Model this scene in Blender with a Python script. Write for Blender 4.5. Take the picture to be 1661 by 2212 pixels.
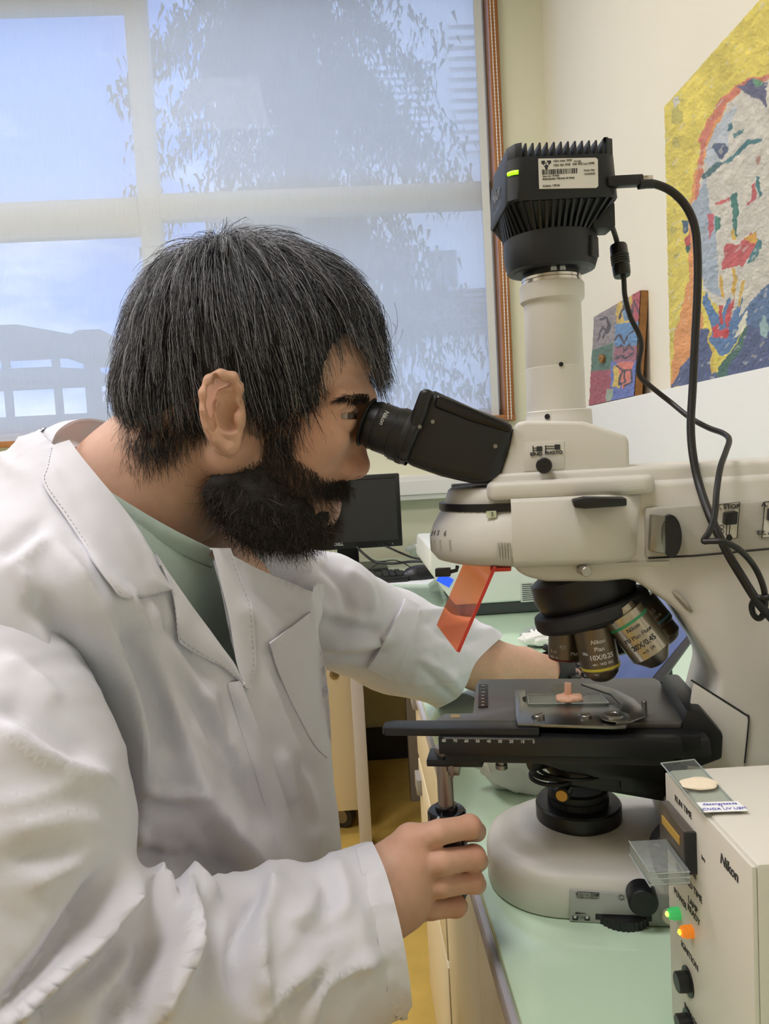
import bpy, bmesh, math, random
import numpy as np
from mathutils import Vector, Matrix

for o in list(bpy.data.objects):
    bpy.data.objects.remove(o, do_unlink=True)
scene = bpy.context.scene
COL = scene.collection
random.seed(7)
RNG = np.random.default_rng(11)

# ------------------------------------------------------------------ camera
F_PX, CX, CY = 1660.0, 830.5, 1106.0
CAM = np.array([0.0, 0.0, 1.12])
_roll, _a, _b = math.radians(3.15), 0.0, 0.0
_x, _y = 752 - CX, CY - 992                     # where the room's depth axis vanishes
_x1, _y1 = _x * math.cos(_roll) + _y * math.sin(_roll), -_x * math.sin(_roll) + _y * math.cos(_roll)
_d = np.array([_x1, _y1, F_PX]); _d /= np.linalg.norm(_d)
_a = math.asin(-_d[0]); _b = math.asin(_d[1] / math.cos(_a))
_r0 = np.array([math.cos(_a), -math.sin(_a), 0])
_u0 = np.array([math.sin(_a) * math.sin(_b), math.cos(_a) * math.sin(_b), math.cos(_b)])
FW = np.array([math.sin(_a) * math.cos(_b), math.cos(_a) * math.cos(_b), -math.sin(_b)])
UP = math.cos(_roll) * _u0 + math.sin(_roll) * _r0
RT = math.cos(_roll) * _r0 - math.sin(_roll) * _u0
cam_data = bpy.data.cameras.new('camera'); cam = bpy.data.objects.new('camera', cam_data); COL.objects.link(cam)
cam_data.sensor_fit = 'VERTICAL'; cam_data.sensor_height = 24.0; cam_data.lens = 24.0 * F_PX / 2212.0
cam_data.clip_start = 0.02; cam_data.clip_end = 200
_m = Matrix.Identity(4)
for i in range(3):
    _m[i][0], _m[i][1], _m[i][2], _m[i][3] = RT[i], UP[i], -FW[i], CAM[i]
cam.matrix_world = _m
scene.camera = cam

# ------------------------------------------------------------------ view, sky, light
scene.view_settings.view_transform = 'Standard'
scene.view_settings.look = 'None'
scene.view_settings.gamma = 1.0
scene.view_settings.use_curve_mapping = False
scene.view_settings.exposure = 0.36
scene.cycles.use_denoising = True
scene.cycles.max_bounces = 6
scene.cycles.diffuse_bounces = 3
scene.cycles.use_light_tree = False
scene.cycles.glossy_bounces = 3
scene.cycles.transparent_max_bounces = 16
scene.cycles.use_adaptive_sampling = True
scene.cycles.adaptive_threshold = 0.06
scene.cycles.adaptive_min_samples = 16
scene.cycles.sample_clamp_indirect = 4.0
scene.cycles.caustics_reflective = False
scene.cycles.caustics_refractive = False

def lin(c):
    return tuple(((v / 255) / 12.92 if v / 255 <= 0.04045 else ((v / 255 + 0.055) / 1.055) ** 2.4) for v in c[:3]) + (1.0,)

world = bpy.data.worlds.new('sky'); scene.world = world; world.use_nodes = True
nt = world.node_tree; nt.nodes.clear()
_o = nt.nodes.new('ShaderNodeOutputWorld'); _bg = nt.nodes.new('ShaderNodeBackground')
_tc = nt.nodes.new('ShaderNodeTexCoord'); _mp = nt.nodes.new('ShaderNodeMapping')
_mp.inputs['Scale'].default_value = (1.6, 1.6, 5.0); _mp.inputs['Location'].default_value = (0.35, 0.1, 0.55)
_n = nt.nodes.new('ShaderNodeTexNoise'); _n.inputs['Scale'].default_value = 1.7; _n.inputs['Detail'].default_value = 7; _n.inputs['Roughness'].default_value = 0.58
_r = nt.nodes.new('ShaderNodeValToRGB')
_r.color_ramp.elements[0].position = 0.44; _r.color_ramp.elements[0].color = (0.13, 0.27, 0.76, 1)
_r.color_ramp.elements[1].position = 0.70; _r.color_ramp.elements[1].color = (0.98, 1.0, 1.04, 1)
nt.links.new(_tc.outputs['Generated'], _mp.inputs['Vector']); nt.links.new(_mp.outputs['Vector'], _n.inputs['Vector'])
nt.links.new(_n.outputs['Fac'], _r.inputs['Fac']); nt.links.new(_r.outputs['Color'], _bg.inputs['Color'])
_bg.inputs['Strength'].default_value = 2.4
nt.links.new(_bg.outputs['Background'], _o.inputs['Surface'])
LAMP_W = 15.0          # strength of each ceiling panel

# ------------------------------------------------------------------ pixel <-> place helpers (reference frame 1661 x 2212)
def ray(px, py):
    return RT * ((px - CX) / F_PX) + UP * ((CY - py) / F_PX) + FW
def at(px, py, Y):
    d = ray(px, py); return CAM + d * (Y / d[1])
def atz(px, py, Z):
    d = ray(px, py); return CAM + d * ((Z - CAM[2]) / d[2])
def atx(px, py, X):
    d = ray(px, py); return CAM + d * (X / d[0])
def proj(P):
    v = np.asarray(P, float) - CAM; w = v @ FW
    return CX + F_PX * (v @ RT) / w, CY - F_PX * (v @ UP) / w

# ------------------------------------------------------------------ materials
MATS = {}
def mat(name, col=(200, 200, 200), rough=0.5, metal=0.0, noise=0.0, nscale=40.0, bump=0.0, bscale=200.0, spec=0.5,
        emit=None, estr=0.0, attr=None, sss=0.0, sheen=0.0, coat=0.0, stretch=None, detail=4.0):
    if name in MATS:
        return MATS[name]
    m = bpy.data.materials.new(name); m.use_nodes = True
    nt = m.node_tree; b = nt.nodes['Principled BSDF']
    c = lin(col)
    b.inputs['Base Color'].default_value = c
    b.inputs['Roughness'].default_value = rough; b.inputs['Metallic'].default_value = metal
    b.inputs['Specular IOR Level'].default_value = spec
    if coat: b.inputs['Coat Weight'].default_value = coat
    if sheen: b.inputs['Sheen Weight'].default_value = sheen
    if sss:
        b.inputs['Subsurface Weight'].default_value = sss
        b.inputs['Subsurface Radius'].default_value = (1.0, 0.35, 0.2); b.inputs['Subsurface Scale'].default_value = 0.006
    if emit:
        b.inputs['Emission Color'].default_value = lin(emit); b.inputs['Emission Strength'].default_value = estr
    tc = nt.nodes.new('ShaderNodeTexCoord'); vec = tc.outputs['Object']
    if stretch:
        mp = nt.nodes.new('ShaderNodeMapping'); mp.inputs['Scale'].default_value = stretch
        nt.links.new(vec, mp.inputs['Vector']); vec = mp.outputs['Vector']
    src = None
    if attr:
        a = nt.nodes.new('ShaderNodeAttribute'); a.attribute_name = attr; src = a.outputs['Color']
        nt.links.new(src, b.inputs['Base Color'])
    if noise:
        n = nt.nodes.new('ShaderNodeTexNoise'); n.inputs['Scale'].default_value = nscale; n.inputs['Detail'].default_value = detail
        nt.links.new(vec, n.inputs['Vector'])
        mr = nt.nodes.new('ShaderNodeMapRange'); mr.inputs['From Min'].default_value = 0.25; mr.inputs['From Max'].default_value = 0.75
        mr.inputs['To Min'].default_value = 1 - noise; mr.inputs['To Max'].default_value = 1 + noise
        nt.links.new(n.outputs['Fac'], mr.inputs['Value'])
        mx = nt.nodes.new('ShaderNodeMix'); mx.data_type = 'RGBA'; mx.blend_type = 'MULTIPLY'; mx.inputs[0].default_value = 1.0
        if src is not None: nt.links.new(src, mx.inputs[6])
        else: mx.inputs[6].default_value = c
        nt.links.new(mr.outputs['Result'], mx.inputs[7]); nt.links.new(mx.outputs[2], b.inputs['Base Color'])
    if bump:
        n2 = nt.nodes.new('ShaderNodeTexNoise'); n2.inputs['Scale'].default_value = bscale; n2.inputs['Detail'].default_value = 3
        nt.links.new(vec, n2.inputs['Vector'])
        bp = nt.nodes.new('ShaderNodeBump'); bp.inputs['Strength'].default_value = bump; bp.inputs['Distance'].default_value = 0.002
        nt.links.new(n2.outputs['Fac'], bp.inputs['Height']); nt.links.new(bp.outputs['Normal'], b.inputs['Normal'])
    MATS[name] = m
    return m

def glass(name, tint=(255, 255, 255), mixg=0.08, rough=0.02, diffuse=0.0, dcol=(255, 255, 255)):
    """thin clear sheet: transparent + a little mirror (+ a little diffuse)"""
    if name in MATS: return MATS[name]
    m = bpy.data.materials.new(name); m.use_nodes = True
    nt = m.node_tree; nt.nodes.clear()
    out = nt.nodes.new('ShaderNodeOutputMaterial'); t = nt.nodes.new('ShaderNodeBsdfTransparent'); g = nt.nodes.new('ShaderNodeBsdfGlossy')
    t.inputs['Color'].default_value = lin(tint); g.inputs['Roughness'].default_value = rough
    mx = nt.nodes.new('ShaderNodeMixShader'); mx.inputs[0].default_value = mixg
    nt.links.new(t.outputs[0], mx.inputs[1]); nt.links.new(g.outputs[0], mx.inputs[2]); last = mx.outputs[0]
    if diffuse:
        d = nt.nodes.new('ShaderNodeBsdfDiffuse'); d.inputs['Color'].default_value = lin(dcol)
        m2 = nt.nodes.new('ShaderNodeMixShader'); m2.inputs[0].default_value = diffuse
        nt.links.new(last, m2.inputs[1]); nt.links.new(d.outputs[0], m2.inputs[2]); last = m2.outputs[0]
    nt.links.new(last, out.inputs['Surface'])
    MATS[name] = m
    return m

# ------------------------------------------------------------------ objects
WM = {}          # object -> matrix of its root, so that world-space vertices can be given to children
def tag(o, label=None, cat=None, group=None, kind=None):
    if label: o['label'] = label
    if cat: o['category'] = cat
    if group: o['group'] = group
    if kind: o['kind'] = kind
    return o
def thing(name, label, cat, loc=(0, 0, 0), rz=0.0, group=None):
    o = bpy.data.objects.new(name, None); COL.objects.link(o)
    o.location = loc; o.rotation_euler = (0, 0, rz); o.empty_display_size = 0.05
    WM[o.name] = Matrix.Translation(Vector(loc)) @ Matrix.Rotation(rz, 4, 'Z')
    return tag(o, label, cat, group)
def link(name, me, m, parent=None, smooth=None):
    o = bpy.data.objects.new(name, me); COL.objects.link(o)
    if m is not None:
        me.materials.clear(); me.materials.append(m)
    if parent is not None:
        o.parent = parent; WM[o.name] = WM.get(parent.name, Matrix.Identity(4))
    else:
        WM[o.name] = Matrix.Identity(4)
    if smooth is not None:
        me.shade_smooth() if smooth else me.shade_flat()
        if smooth and smooth is not True:
            me.set_sharp_from_angle(angle=math.radians(smooth))
    return o
def mesh(name, V, Fc, m, parent=None, world=False, smooth=35, cols=None, label=None):
    V = np.asarray(V, float)
    if world and parent is not None:
        M = np.array(WM[parent.name].inverted()); V = V @ M[:3, :3].T + M[:3, 3]
    me = bpy.data.meshes.new(name)
    if isinstance(Fc, np.ndarray) and len(Fc):
        k = Fc.shape[1]; n = len(Fc)
        me.vertices.add(len(V)); me.vertices.foreach_set('co', V.astype(np.float32).ravel())
        me.loops.add(n * k); me.loops.foreach_set('vertex_index', Fc.astype(np.int32).ravel())
        me.polygons.add(n); me.polygons.foreach_set('loop_start', np.arange(0, n * k, k, dtype=np.int32))
        me.update(calc_edges=True); me.validate()
    else:
        me.from_pydata([tuple(v) for v in V], [], [tuple(int(i) for i in f) for f in Fc]); me.update()
    if cols is not None:
        a = me.color_attributes.new('col', 'FLOAT_COLOR', 'POINT')
        c = np.ones((len(V), 4), np.float32); c[:, :3] = cols
        a.data.foreach_set('color', c.ravel())
    o = link(name, me, m, parent, smooth)
    if label: o['label'] = label
    return o
def merge(*parts):
    Vs, Fs, n = [], [], 0
    for V, Fc in parts:
        Vs.append(np.asarray(V, float)); Fs += [tuple(int(i) + n for i in f) for f in Fc]; n += len(V)
    return np.vstack(Vs), Fs
def _bm_out(bm):
    bmesh.ops.recalc_face_normals(bm, faces=bm.faces)
    bm.verts.index_update()
    V = np.array([v.co[:] for v in bm.verts]); Fc = [tuple(v.index for v in f.verts) for f in bm.faces]
    bm.free(); return V, Fc
def box(x0, x1, y0, y1, z0, z1, bev=0.0, seg=2):
    V = [(x, y, z) for x in (x0, x1) for y in (y0, y1) for z in (z0, z1)]
    Fc = [(0, 1, 3, 2), (4, 6, 7, 5), (0, 4, 5, 1), (2, 3, 7, 6), (0, 2, 6, 4), (1, 5, 7, 3)]
    if not bev: return np.array(V), Fc
    bm = bmesh.new(); vs = [bm.verts.new(v) for v in V]
    for f in Fc: bm.faces.new([vs[i] for i in f])
    bmesh.ops.bevel(bm, geom=list(bm.edges), offset=bev, segments=seg, affect='EDGES', profile=0.5)
    return _bm_out(bm)
def prism(poly, a0, a1, axis='y', bev=0.0, seg=2, capbev=True):
    """polygon of (u,v) extruded along an axis: y -> (u=x, v=z), z -> (u=x, v=y), x -> (u=y, v=z)"""
    def P(u, v, t):
        return {'y': (u, t, v), 'z': (u, v, t), 'x': (t, u, v)}[axis]
    bm = bmesh.new(); n = len(poly)
    A = [bm.verts.new(P(u, v, a0)) for u, v in poly]; B = [bm.verts.new(P(u, v, a1)) for u, v in poly]
    bm.faces.new(A); bm.faces.new(B[::-1])
    for i in range(n): bm.faces.new([A[i], B[i], B[(i + 1) % n], A[(i + 1) % n]])
    bmesh.ops.recalc_face_normals(bm, faces=bm.faces)
    if bev:
        es = [e for e in bm.edges if (len(e.link_faces[0].verts) == n or len(e.link_faces[1].verts) == n) or e.calc_face_angle(0) > 0.5]
        bmesh.ops.bevel(bm, geom=es, offset=bev, segments=seg, affect='EDGES', profile=0.5, clamp_overlap=True)
    return _bm_out(bm)
def frame_of(d, up=(0, 0, 1)):
    d = np.asarray(d, float); d = d / np.linalg.norm(d); up = np.asarray(up, float)
    if abs(d @ up) > 0.98: up = np.array([1.0, 0, 0])
    s = np.cross(up, d); s /= np.linalg.norm(s); return s, np.cross(d, s), d
def lathe(prof, origin=(0, 0, 0), axis=(0, 0, 1), n=40, cap=True):
    """profile of (radius, height) spun round an axis"""
    s, u, d = frame_of(axis); o = np.asarray(origin, float)
    V, Fc = [], []; th = np.linspace(0, 2 * math.pi, n, endpoint=False)
    for r, h in prof:
        for t in th: V.append(o + d * h + (s * math.cos(t) + u * math.sin(t)) * r)
    k = len(prof)
    for i in range(k - 1):
        for j in range(n):
            j2 = (j + 1) % n
            Fc.append((i * n + j, i * n + j2, (i + 1) * n + j2, (i + 1) * n + j))
    if cap:
        Fc.append(tuple(range(n - 1, -1, -1))); Fc.append(tuple((k - 1) * n + j for j in range(n)))
    return np.array(V), Fc
def smooth_path(P, n=8):
    P = [np.asarray(p, float) for p in P]; out = []
    for i in range(len(P) - 1):
        p0, p1, p2, p3 = P[max(i - 1, 0)], P[i], P[i + 1], P[min(i + 2, len(P) - 1)]
        for k in range(n):
            t = k / n
            out.append(0.5 * (2 * p1 + (p2 - p0) * t + (2 * p0 - 5 * p1 + 4 * p2 - p3) * t * t + (3 * p1 - p0 - 3 * p2 + p3) * t ** 3))
    out.append(P[-1]); return np.array(out)
def tube(path, r, n=10, cap=True):
    P = np.asarray(path, float); k = len(P); R = np.full(k, r) if np.isscalar(r) else np.asarray(r, float)
    T = np.gradient(P, axis=0); T /= np.linalg.norm(T, axis=1)[:, None] + 1e-12
    s, u, _ = frame_of(T[0]); V = []
    th = np.linspace(0, 2 * math.pi, n, endpoint=False)
    for i in range(k):
        s = s - T[i] * (s @ T[i]); s /= np.linalg.norm(s); u = np.cross(T[i], s)
        for t in th: V.append(P[i] + (s * math.cos(t) + u * math.sin(t)) * R[i])
    Fc = [(i * n + j, i * n + (j + 1) % n, (i + 1) * n + (j + 1) % n, (i + 1) * n + j) for i in range(k - 1) for j in range(n)]
    if cap: Fc += [tuple(range(n - 1, -1, -1)), tuple((k - 1) * n + j for j in range(n))]
    return np.array(V), Fc
def loft(rings, cap=True, closed=True):
    """rings: list of equal-length point rings"""
    n = len(rings[0]); V = np.vstack([np.asarray(r, float) for r in rings]); Fc = []
    for i in range(len(rings) - 1):
        for j in range(n if closed else n - 1):
            j2 = (j + 1) % n
            Fc.append((i * n + j, i * n + j2, (i + 1) * n + j2, (i + 1) * n + j))
    if cap: Fc += [tuple(range(n - 1, -1, -1)), tuple((len(rings) - 1) * n + j for j in range(n))]
    return V, Fc
def xf(VF, R=None, t=(0, 0, 0)):
    V, Fc = VF; V = np.asarray(V, float)
    if R is not None: V = V @ np.asarray(R, float).T
    return V + np.asarray(t, float), Fc
def rot(axis, deg):
    return np.array(Matrix.Rotation(math.radians(deg), 3, axis))
def rrect(w, h, r, n=5):
    """rounded rectangle outline centred on the origin"""
    P = []
    for cx, cy, a in ((w / 2 - r, h / 2 - r, 0), (-w / 2 + r, h / 2 - r, 90), (-w / 2 + r, -h / 2 + r, 180), (w / 2 - r, -h / 2 + r, 270)):
        for k in range(n + 1):
            t = math.radians(a + 90 * k / n); P.append((cx + r * math.cos(t), cy + r * math.sin(t)))
    return P
def text_mesh(body, size, align='CENTER', bold=0.0, shear=0.0, depth=0.0003, spacing=1.0):
    cu = bpy.data.curves.new('t', 'FONT'); cu.body = body; cu.size = size; cu.align_x = align; cu.align_y = 'CENTER'
    cu.offset = bold * size; cu.shear = shear; cu.extrude = depth; cu.resolution_u = 3; cu.space_character = spacing
    ob = bpy.data.objects.new('t', cu); COL.objects.link(ob)
    dg = bpy.context.evaluated_depsgraph_get(); dg.update()
    me = bpy.data.meshes.new_from_object(ob.evaluated_get(dg))
    V = np.array([v.co[:] for v in me.vertices]); Fc = [tuple(p.vertices) for p in me.polygons]
    bpy.data.objects.remove(ob); bpy.data.curves.remove(cu); bpy.data.meshes.remove(me)
    return V, Fc
def text_on(body, size, origin, ux, uy, m, parent, world=False, name='lettering', **k):
    """flat lettering: ux = reading direction, uy = up of the letters"""
    V, Fc = text_mesh(body, size, **k)
    if len(V) == 0: return None
    ux = np.asarray(ux, float); ux /= np.linalg.norm(ux); uy = np.asarray(uy, float); uy = uy - ux * (uy @ ux); uy /= np.linalg.norm(uy)
    nn = np.cross(ux, uy)
    return mesh(name, np.asarray(origin, float) + V[:, :1] * ux + V[:, 1:2] * uy + V[:, 2:3] * nn, Fc, m, parent, world=world, smooth=False)
def text_round(body, size, base, axis, r, facing, up_along, m, parent, name='lettering', **k):
    """lettering bent round a cylinder; facing = outward direction of the text centre, base = axis point at text height"""
    V, Fc = text_mesh(body, size, depth=0.0002, **k)
    if len(V) == 0: return None
    d = np.asarray(axis, float); d /= np.linalg.norm(d); d = d * up_along
    f = np.asarray(facing, float); f = f - d * (f @ d); f /= np.linalg.norm(f); s = np.cross(d, f)
    th = V[:, 0] / r; rr = r + 0.00015 + V[:, 2]
    W = np.asarray(base, float) + d * V[:, 1:2] + (f * np.cos(th)[:, None] + s * np.sin(th)[:, None]) * rr[:, None]
    return mesh(name, W, Fc, m, parent, smooth=False)
def inside(poly, X, Y):
    """points in polygon, vectorised"""
    X = np.asarray(X, float); Y = np.asarray(Y, float); r = np.zeros(X.shape, bool); n = len(poly); j = n - 1
    for i in range(n):
        xi, yi = poly[i]; xj, yj = poly[j]
        c = ((yi > Y) != (yj > Y)) & (X < (xj - xi) * (Y - yi) / ((yj - yi) if yj != yi else 1e-9) + xi)
        r ^= c; j = i
    return r
def seg_dist(poly, X, Y, closed=False):
    """distance to a polyline; also returns the parameter along it (0..1) and the signed side"""
    best = np.full(np.shape(X), 1e9); par = np.zeros(np.shape(X)); sgn = np.ones(np.shape(X))
    P = [np.asarray(p, float) for p in poly]
    if closed: P.append(P[0])
    L = [np.linalg.norm(P[i + 1] - P[i]) for i in range(len(P) - 1)]; T = sum(L); acc = 0
    for i in range(len(P) - 1):
        dx, dy = P[i + 1] - P[i]; l2 = dx * dx + dy * dy + 1e-12
        t = np.clip(((X - P[i][0]) * dx + (Y - P[i][1]) * dy) / l2, 0, 1)
        ex, ey = X - P[i][0] - t * dx, Y - P[i][1] - t * dy; d = np.sqrt(ex * ex + ey * ey)
        mk = d < best; best = np.where(mk, d, best); par = np.where(mk, (acc + t * L[i]) / T, par)
        sgn = np.where(mk, np.sign(dx * ey - dy * ex), sgn); acc += L[i]
    return best, par, sgn
def vnoise(P, s, seed=0):
    """smooth value noise on points, roughly -1..1"""
    Q = np.asarray(P, float) * s + seed * 17.31; i = np.floor(Q).astype(np.int64); f = Q - i; f = f * f * (3 - 2 * f)
    def h(a, b, c):
        n = (a * 374761393 + b * 668265263 + c * 2147483647 + seed * 1274126177) & 0xffffffff
        n = ((n ^ (n >> 13)) * 1274126177) & 0xffffffff
        return ((n ^ (n >> 16)) & 0xffff) / 32767.5 - 1
    r = 0
    for a in (0, 1):
        for b in (0, 1):
            for c in (0, 1):
                w = (f[:, 0] if a else 1 - f[:, 0]) * (f[:, 1] if b else 1 - f[:, 1]) * (f[:, 2] if c else 1 - f[:, 2])
                r = r + w * h(i[:, 0] + a, i[:, 1] + b, i[:, 2] + c)
    return r

# ------------------------------------------------------------------ soft solids: distance fields meshed with surface nets
class Field:
    def __init__(s, lo, hi, h):
        s.lo = np.asarray(lo, float); s.h = h; s.n = np.ceil((np.asarray(hi, float) - s.lo) / h).astype(int) + 1
        s.D = np.full(s.n, 0.5, np.float32)
        s.ax = [(s.lo[i] + h * np.arange(s.n[i])).astype(np.float32) for i in range(3)]
    def _sl(s, c0, c1):
        a = np.clip(np.floor((np.asarray(c0) - s.lo) / s.h).astype(int), 0, s.n); b = np.clip(np.ceil((np.asarray(c1) - s.lo) / s.h).astype(int) + 1, 0, s.n)
        return tuple(slice(i, j) for i, j in zip(a, b))
    def _mix(s, sl, d, k, op):
        a = s.D[sl]
        if op == 'cut': a2, d2 = -a, d
        else: a2, d2 = a, d
        if k > 0:
            hh = np.clip(0.5 + 0.5 * (d2 - a2) / k, 0, 1); r = d2 + (a2 - d2) * hh - k * hh * (1 - hh)
        else: r = np.minimum(a2, d2)
        s.D[sl] = -r if op == 'cut' else r
    def ell(s, c, r, k=0.01, R=None, op='add'):
        c = np.asarray(c, float); r = np.asarray(r, float) * np.ones(3); m = r.max() + k * 1.5 + 3 * s.h
        sl = s._sl(c - m, c + m)
        X, Y, Z = [s.ax[i][sl[i]] - np.float32(c[i]) for i in range(3)]
        X, Y, Z = X[:, None, None], Y[None, :, None], Z[None, None, :]
        if R is not None:
            R = np.asarray(R, np.float32); X, Y, Z = [R[0, i] * X + R[1, i] * Y + R[2, i] * Z for i in range(3)]
        if 0 in [len(s.ax[i][sl[i]]) for i in range(3)]: return
        k0 = np.sqrt((X / r[0]) ** 2 + (Y / r[1]) ** 2 + (Z / r[2]) ** 2); k1 = np.sqrt((X / r[0] ** 2) ** 2 + (Y / r[1] ** 2) ** 2 + (Z / r[2] ** 2) ** 2) + 1e-6
        d = np.where(k0 < 1e-3, -r.min(), k0 * (k0 - 1) / k1).astype(np.float32)
        s._mix(sl, d, k, op)
    def cone(s, a, b, ra, rb, k=0.01, op='add', flat=None):
        """tapered capsule; flat=(axis, factor) squashes the section along a direction"""
        a = np.asarray(a, float); b = np.asarray(b, float); m = max(ra, rb) * (1 if flat is None else max(1, 1)) + k * 1.5 + 3 * s.h
        sl = s._sl(np.minimum(a, b) - m, np.maximum(a, b) + m)
        if 0 in [len(s.ax[i][sl[i]]) for i in range(3)]: return
        X, Y, Z = [s.ax[i][sl[i]] - np.float32(a[i]) for i in range(3)]
        X, Y, Z = X[:, None, None], Y[None, :, None], Z[None, None, :]
        v = b - a; l2 = v @ v + 1e-12
        t = np.clip((X * v[0] + Y * v[1] + Z * v[2]) / l2, 0, 1)
        ex, ey, ez = X - t * v[0], Y - t * v[1], Z - t * v[2]
        d2 = ex * ex + ey * ey + ez * ez
        if flat is not None:
            w = np.asarray(flat[0], float); w = w / np.linalg.norm(w); q = ex * w[0] + ey * w[1] + ez * w[2]
            d2 = d2 + q * q * (1 / flat[1] ** 2 - 1)
        d = (np.sqrt(d2) - (ra + (rb - ra) * t)).astype(np.float32)
        s._mix(sl, d, k, op)
    def chain(s, pts, radii, k=0.01, flat=None):
        for i in range(len(pts) - 1): s.cone(pts[i], pts[i + 1], radii[i], radii[i + 1], k, flat=flat)
    def mesh(s):
        D = s.D; S = D < 0
        c = [S[i:S.shape[0] - 1 + i, j:S.shape[1] - 1 + j, k:S.shape[2] - 1 + k] for i in (0, 1) for j in (0, 1) for k in (0, 1)]
        tot = sum(x.astype(np.int8) for x in c); act = (tot > 0) & (tot < 8)
        I = np.argwhere(act); idx = np.full(act.shape, -1, np.int64); idx[tuple(I.T)] = np.arange(len(I))
        val = np.stack([D[I[:, 0] + a, I[:, 1] + b, I[:, 2] + cc] for a in (0, 1) for b in (0, 1) for cc in (0, 1)], 1).astype(float)
        off = np.array([(a, b, cc) for a in (0, 1) for b in (0, 1) for cc in (0, 1)], float)
        acc = np.zeros((len(I), 3)); cnt = np.zeros(len(I))
        for p in range(8):
            for q in range(p + 1, 8):
                if abs(off[p] - off[q]).sum() == 1:
                    mk = (val[:, p] < 0) != (val[:, q] < 0); t = val[:, p] / (val[:, p] - val[:, q] + 1e-12)
                    acc += np.where(mk[:, None], off[p] + (off[q] - off[p]) * t[:, None], 0); cnt += mk
        V = s.lo + (I + acc / np.maximum(cnt, 1)[:, None]) * s.h
        Q = []
        for ax in range(3):
            o1, o2 = [(1, 2), (2, 0), (0, 1)][ax]
            sl0 = [slice(1, -1)] * 3; sl1 = [slice(1, -1)] * 3; sl0[ax] = slice(0, -1); sl1[ax] = slice(1, None)
            A, B = S[tuple(sl0)], S[tuple(sl1)]; E = np.argwhere(A != B)
            if not len(E): continue
            fl = A[tuple(E.T)]; base = E + np.array([1 if i != ax else 0 for i in range(3)])
            e1 = np.eye(3, dtype=int)[o1]; e2 = np.eye(3, dtype=int)[o2]
            q = [idx[tuple((base - d).T)] for d in (0 * e1, e1, e1 + e2, e2)]
            q = np.stack(q, 1); q[~fl] = q[~fl][:, ::-1]; Q.append(q)
        return V, np.vstack(Q)
def sdf_smooth(V, Fq, it=2):
    """relax a quad mesh a little"""
    V = V.copy(); E = np.vstack([Fq[:, [i, (i + 1) % 4]] for i in range(4)])
    for _ in range(it):
        acc = np.zeros_like(V); cnt = np.zeros(len(V))
        for a, b in ((0, 1), (1, 0)):
            np.add.at(acc, E[:, a], V[E[:, b]]); np.add.at(cnt, E[:, a], 1)
        V = V * 0.5 + 0.5 * acc / np.maximum(cnt, 1)[:, None]
    return V
def normals(V, Fq):
    n = np.cross(V[Fq[:, 2]] - V[Fq[:, 0]], V[Fq[:, 3]] - V[Fq[:, 1]]); N = np.zeros_like(V)
    for i in range(Fq.shape[1]): np.add.at(N, Fq[:, i], n)
    return N / (np.linalg.norm(N, axis=1)[:, None] + 1e-12)
# ================================================================== the room
BW, RW, LW, FWY, CEIL = 2.80, 0.773, -3.0, -2.4, 2.95          # back wall, right wall, left wall, wall behind the camera, ceiling
BENCH = 0.76
m_wall = mat('wall_paint', (234, 227, 208), 0.7, noise=0.02, nscale=3, bump=0.06, bscale=350)
m_wall_b = mat('wall_paint_back', (232, 230, 204), 0.7, noise=0.02, nscale=3, bump=0.06, bscale=350)
m_white = mat('white_paint', (236, 234, 228), 0.55, bump=0.03, bscale=300)
m_floor = mat('yellow_floor', (214, 180, 94), 0.28, noise=0.10, nscale=14, bump=0.02, bscale=60)
m_wood = mat('window_wood', (168, 112, 62), 0.45, noise=0.18, nscale=18, stretch=(8, 8, 0.6), bump=0.1, bscale=60)
m_frame = mat('window_frame_cream', (212, 214, 208), 0.5)
m_grey = mat('grey_metal', (150, 146, 140), 0.45)
m_cream = mat('cream_laminate', (232, 218, 184), 0.45, noise=0.015, nscale=8)
m_tan = mat('beige_laminate', (214, 196, 160), 0.5, noise=0.015, nscale=8)
m_black = mat('black_plastic', (26, 26, 28), 0.42, bump=0.05, bscale=900)
m_blackg = mat('black_gloss', (16, 16, 18), 0.16)
m_navy = mat('navy_skirting', (44, 46, 58), 0.5)

def struct(name, VF, m, parent=None, smooth=False):
    return tag(mesh(name, VF[0], VF[1], m, parent, smooth=smooth), kind='structure') if parent is None else mesh(name, VF[0], VF[1], m, parent, smooth=smooth)
def part(name, VF, m, parent, world=True, smooth=35, label=None):
    return mesh(name, VF[0], VF[1], m, parent, world=world, smooth=smooth, label=label)

tag(struct('floor', box(LW, RW + 0.1, FWY, BW + 0.1, -0.06, 0), m_floor), 'yellow resilient floor of the laboratory')
tag(struct('ceiling', box(LW, RW + 0.1, FWY, BW + 0.1, CEIL, CEIL + 0.06), m_white), 'white ceiling above the laboratory')
tag(struct('wall_left', box(LW - 0.1, LW, FWY, BW + 0.1, -0.06, CEIL + 0.06), m_wall), 'cream painted wall on the far left of the room')
tag(struct('wall_front', box(LW - 0.1, RW + 0.1, FWY - 0.1, FWY, -0.06, CEIL + 0.06), m_wall), 'cream painted wall behind the camera')
LEDGE_Z = float(atx(1452, 839, 0.735)[2])
LEDGE_X = 0.725
w = struct('wall_right', box(RW, RW + 0.1, FWY, BW + 0.1, -0.06, CEIL + 0.06), m_wall); tag(w, 'cream wall on the right carrying the paintings')
mesh('ledge', *box(LEDGE_X, RW, FWY, BW, 0, LEDGE_Z, 0.003), m_white, w, smooth=35, label='white half height ledge along the wall')
WX0, WX1, WZ0, WZ1 = -2.4, 0.613, float(at(600, 936, BW)[2]), 2.86      # window opening
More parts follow.
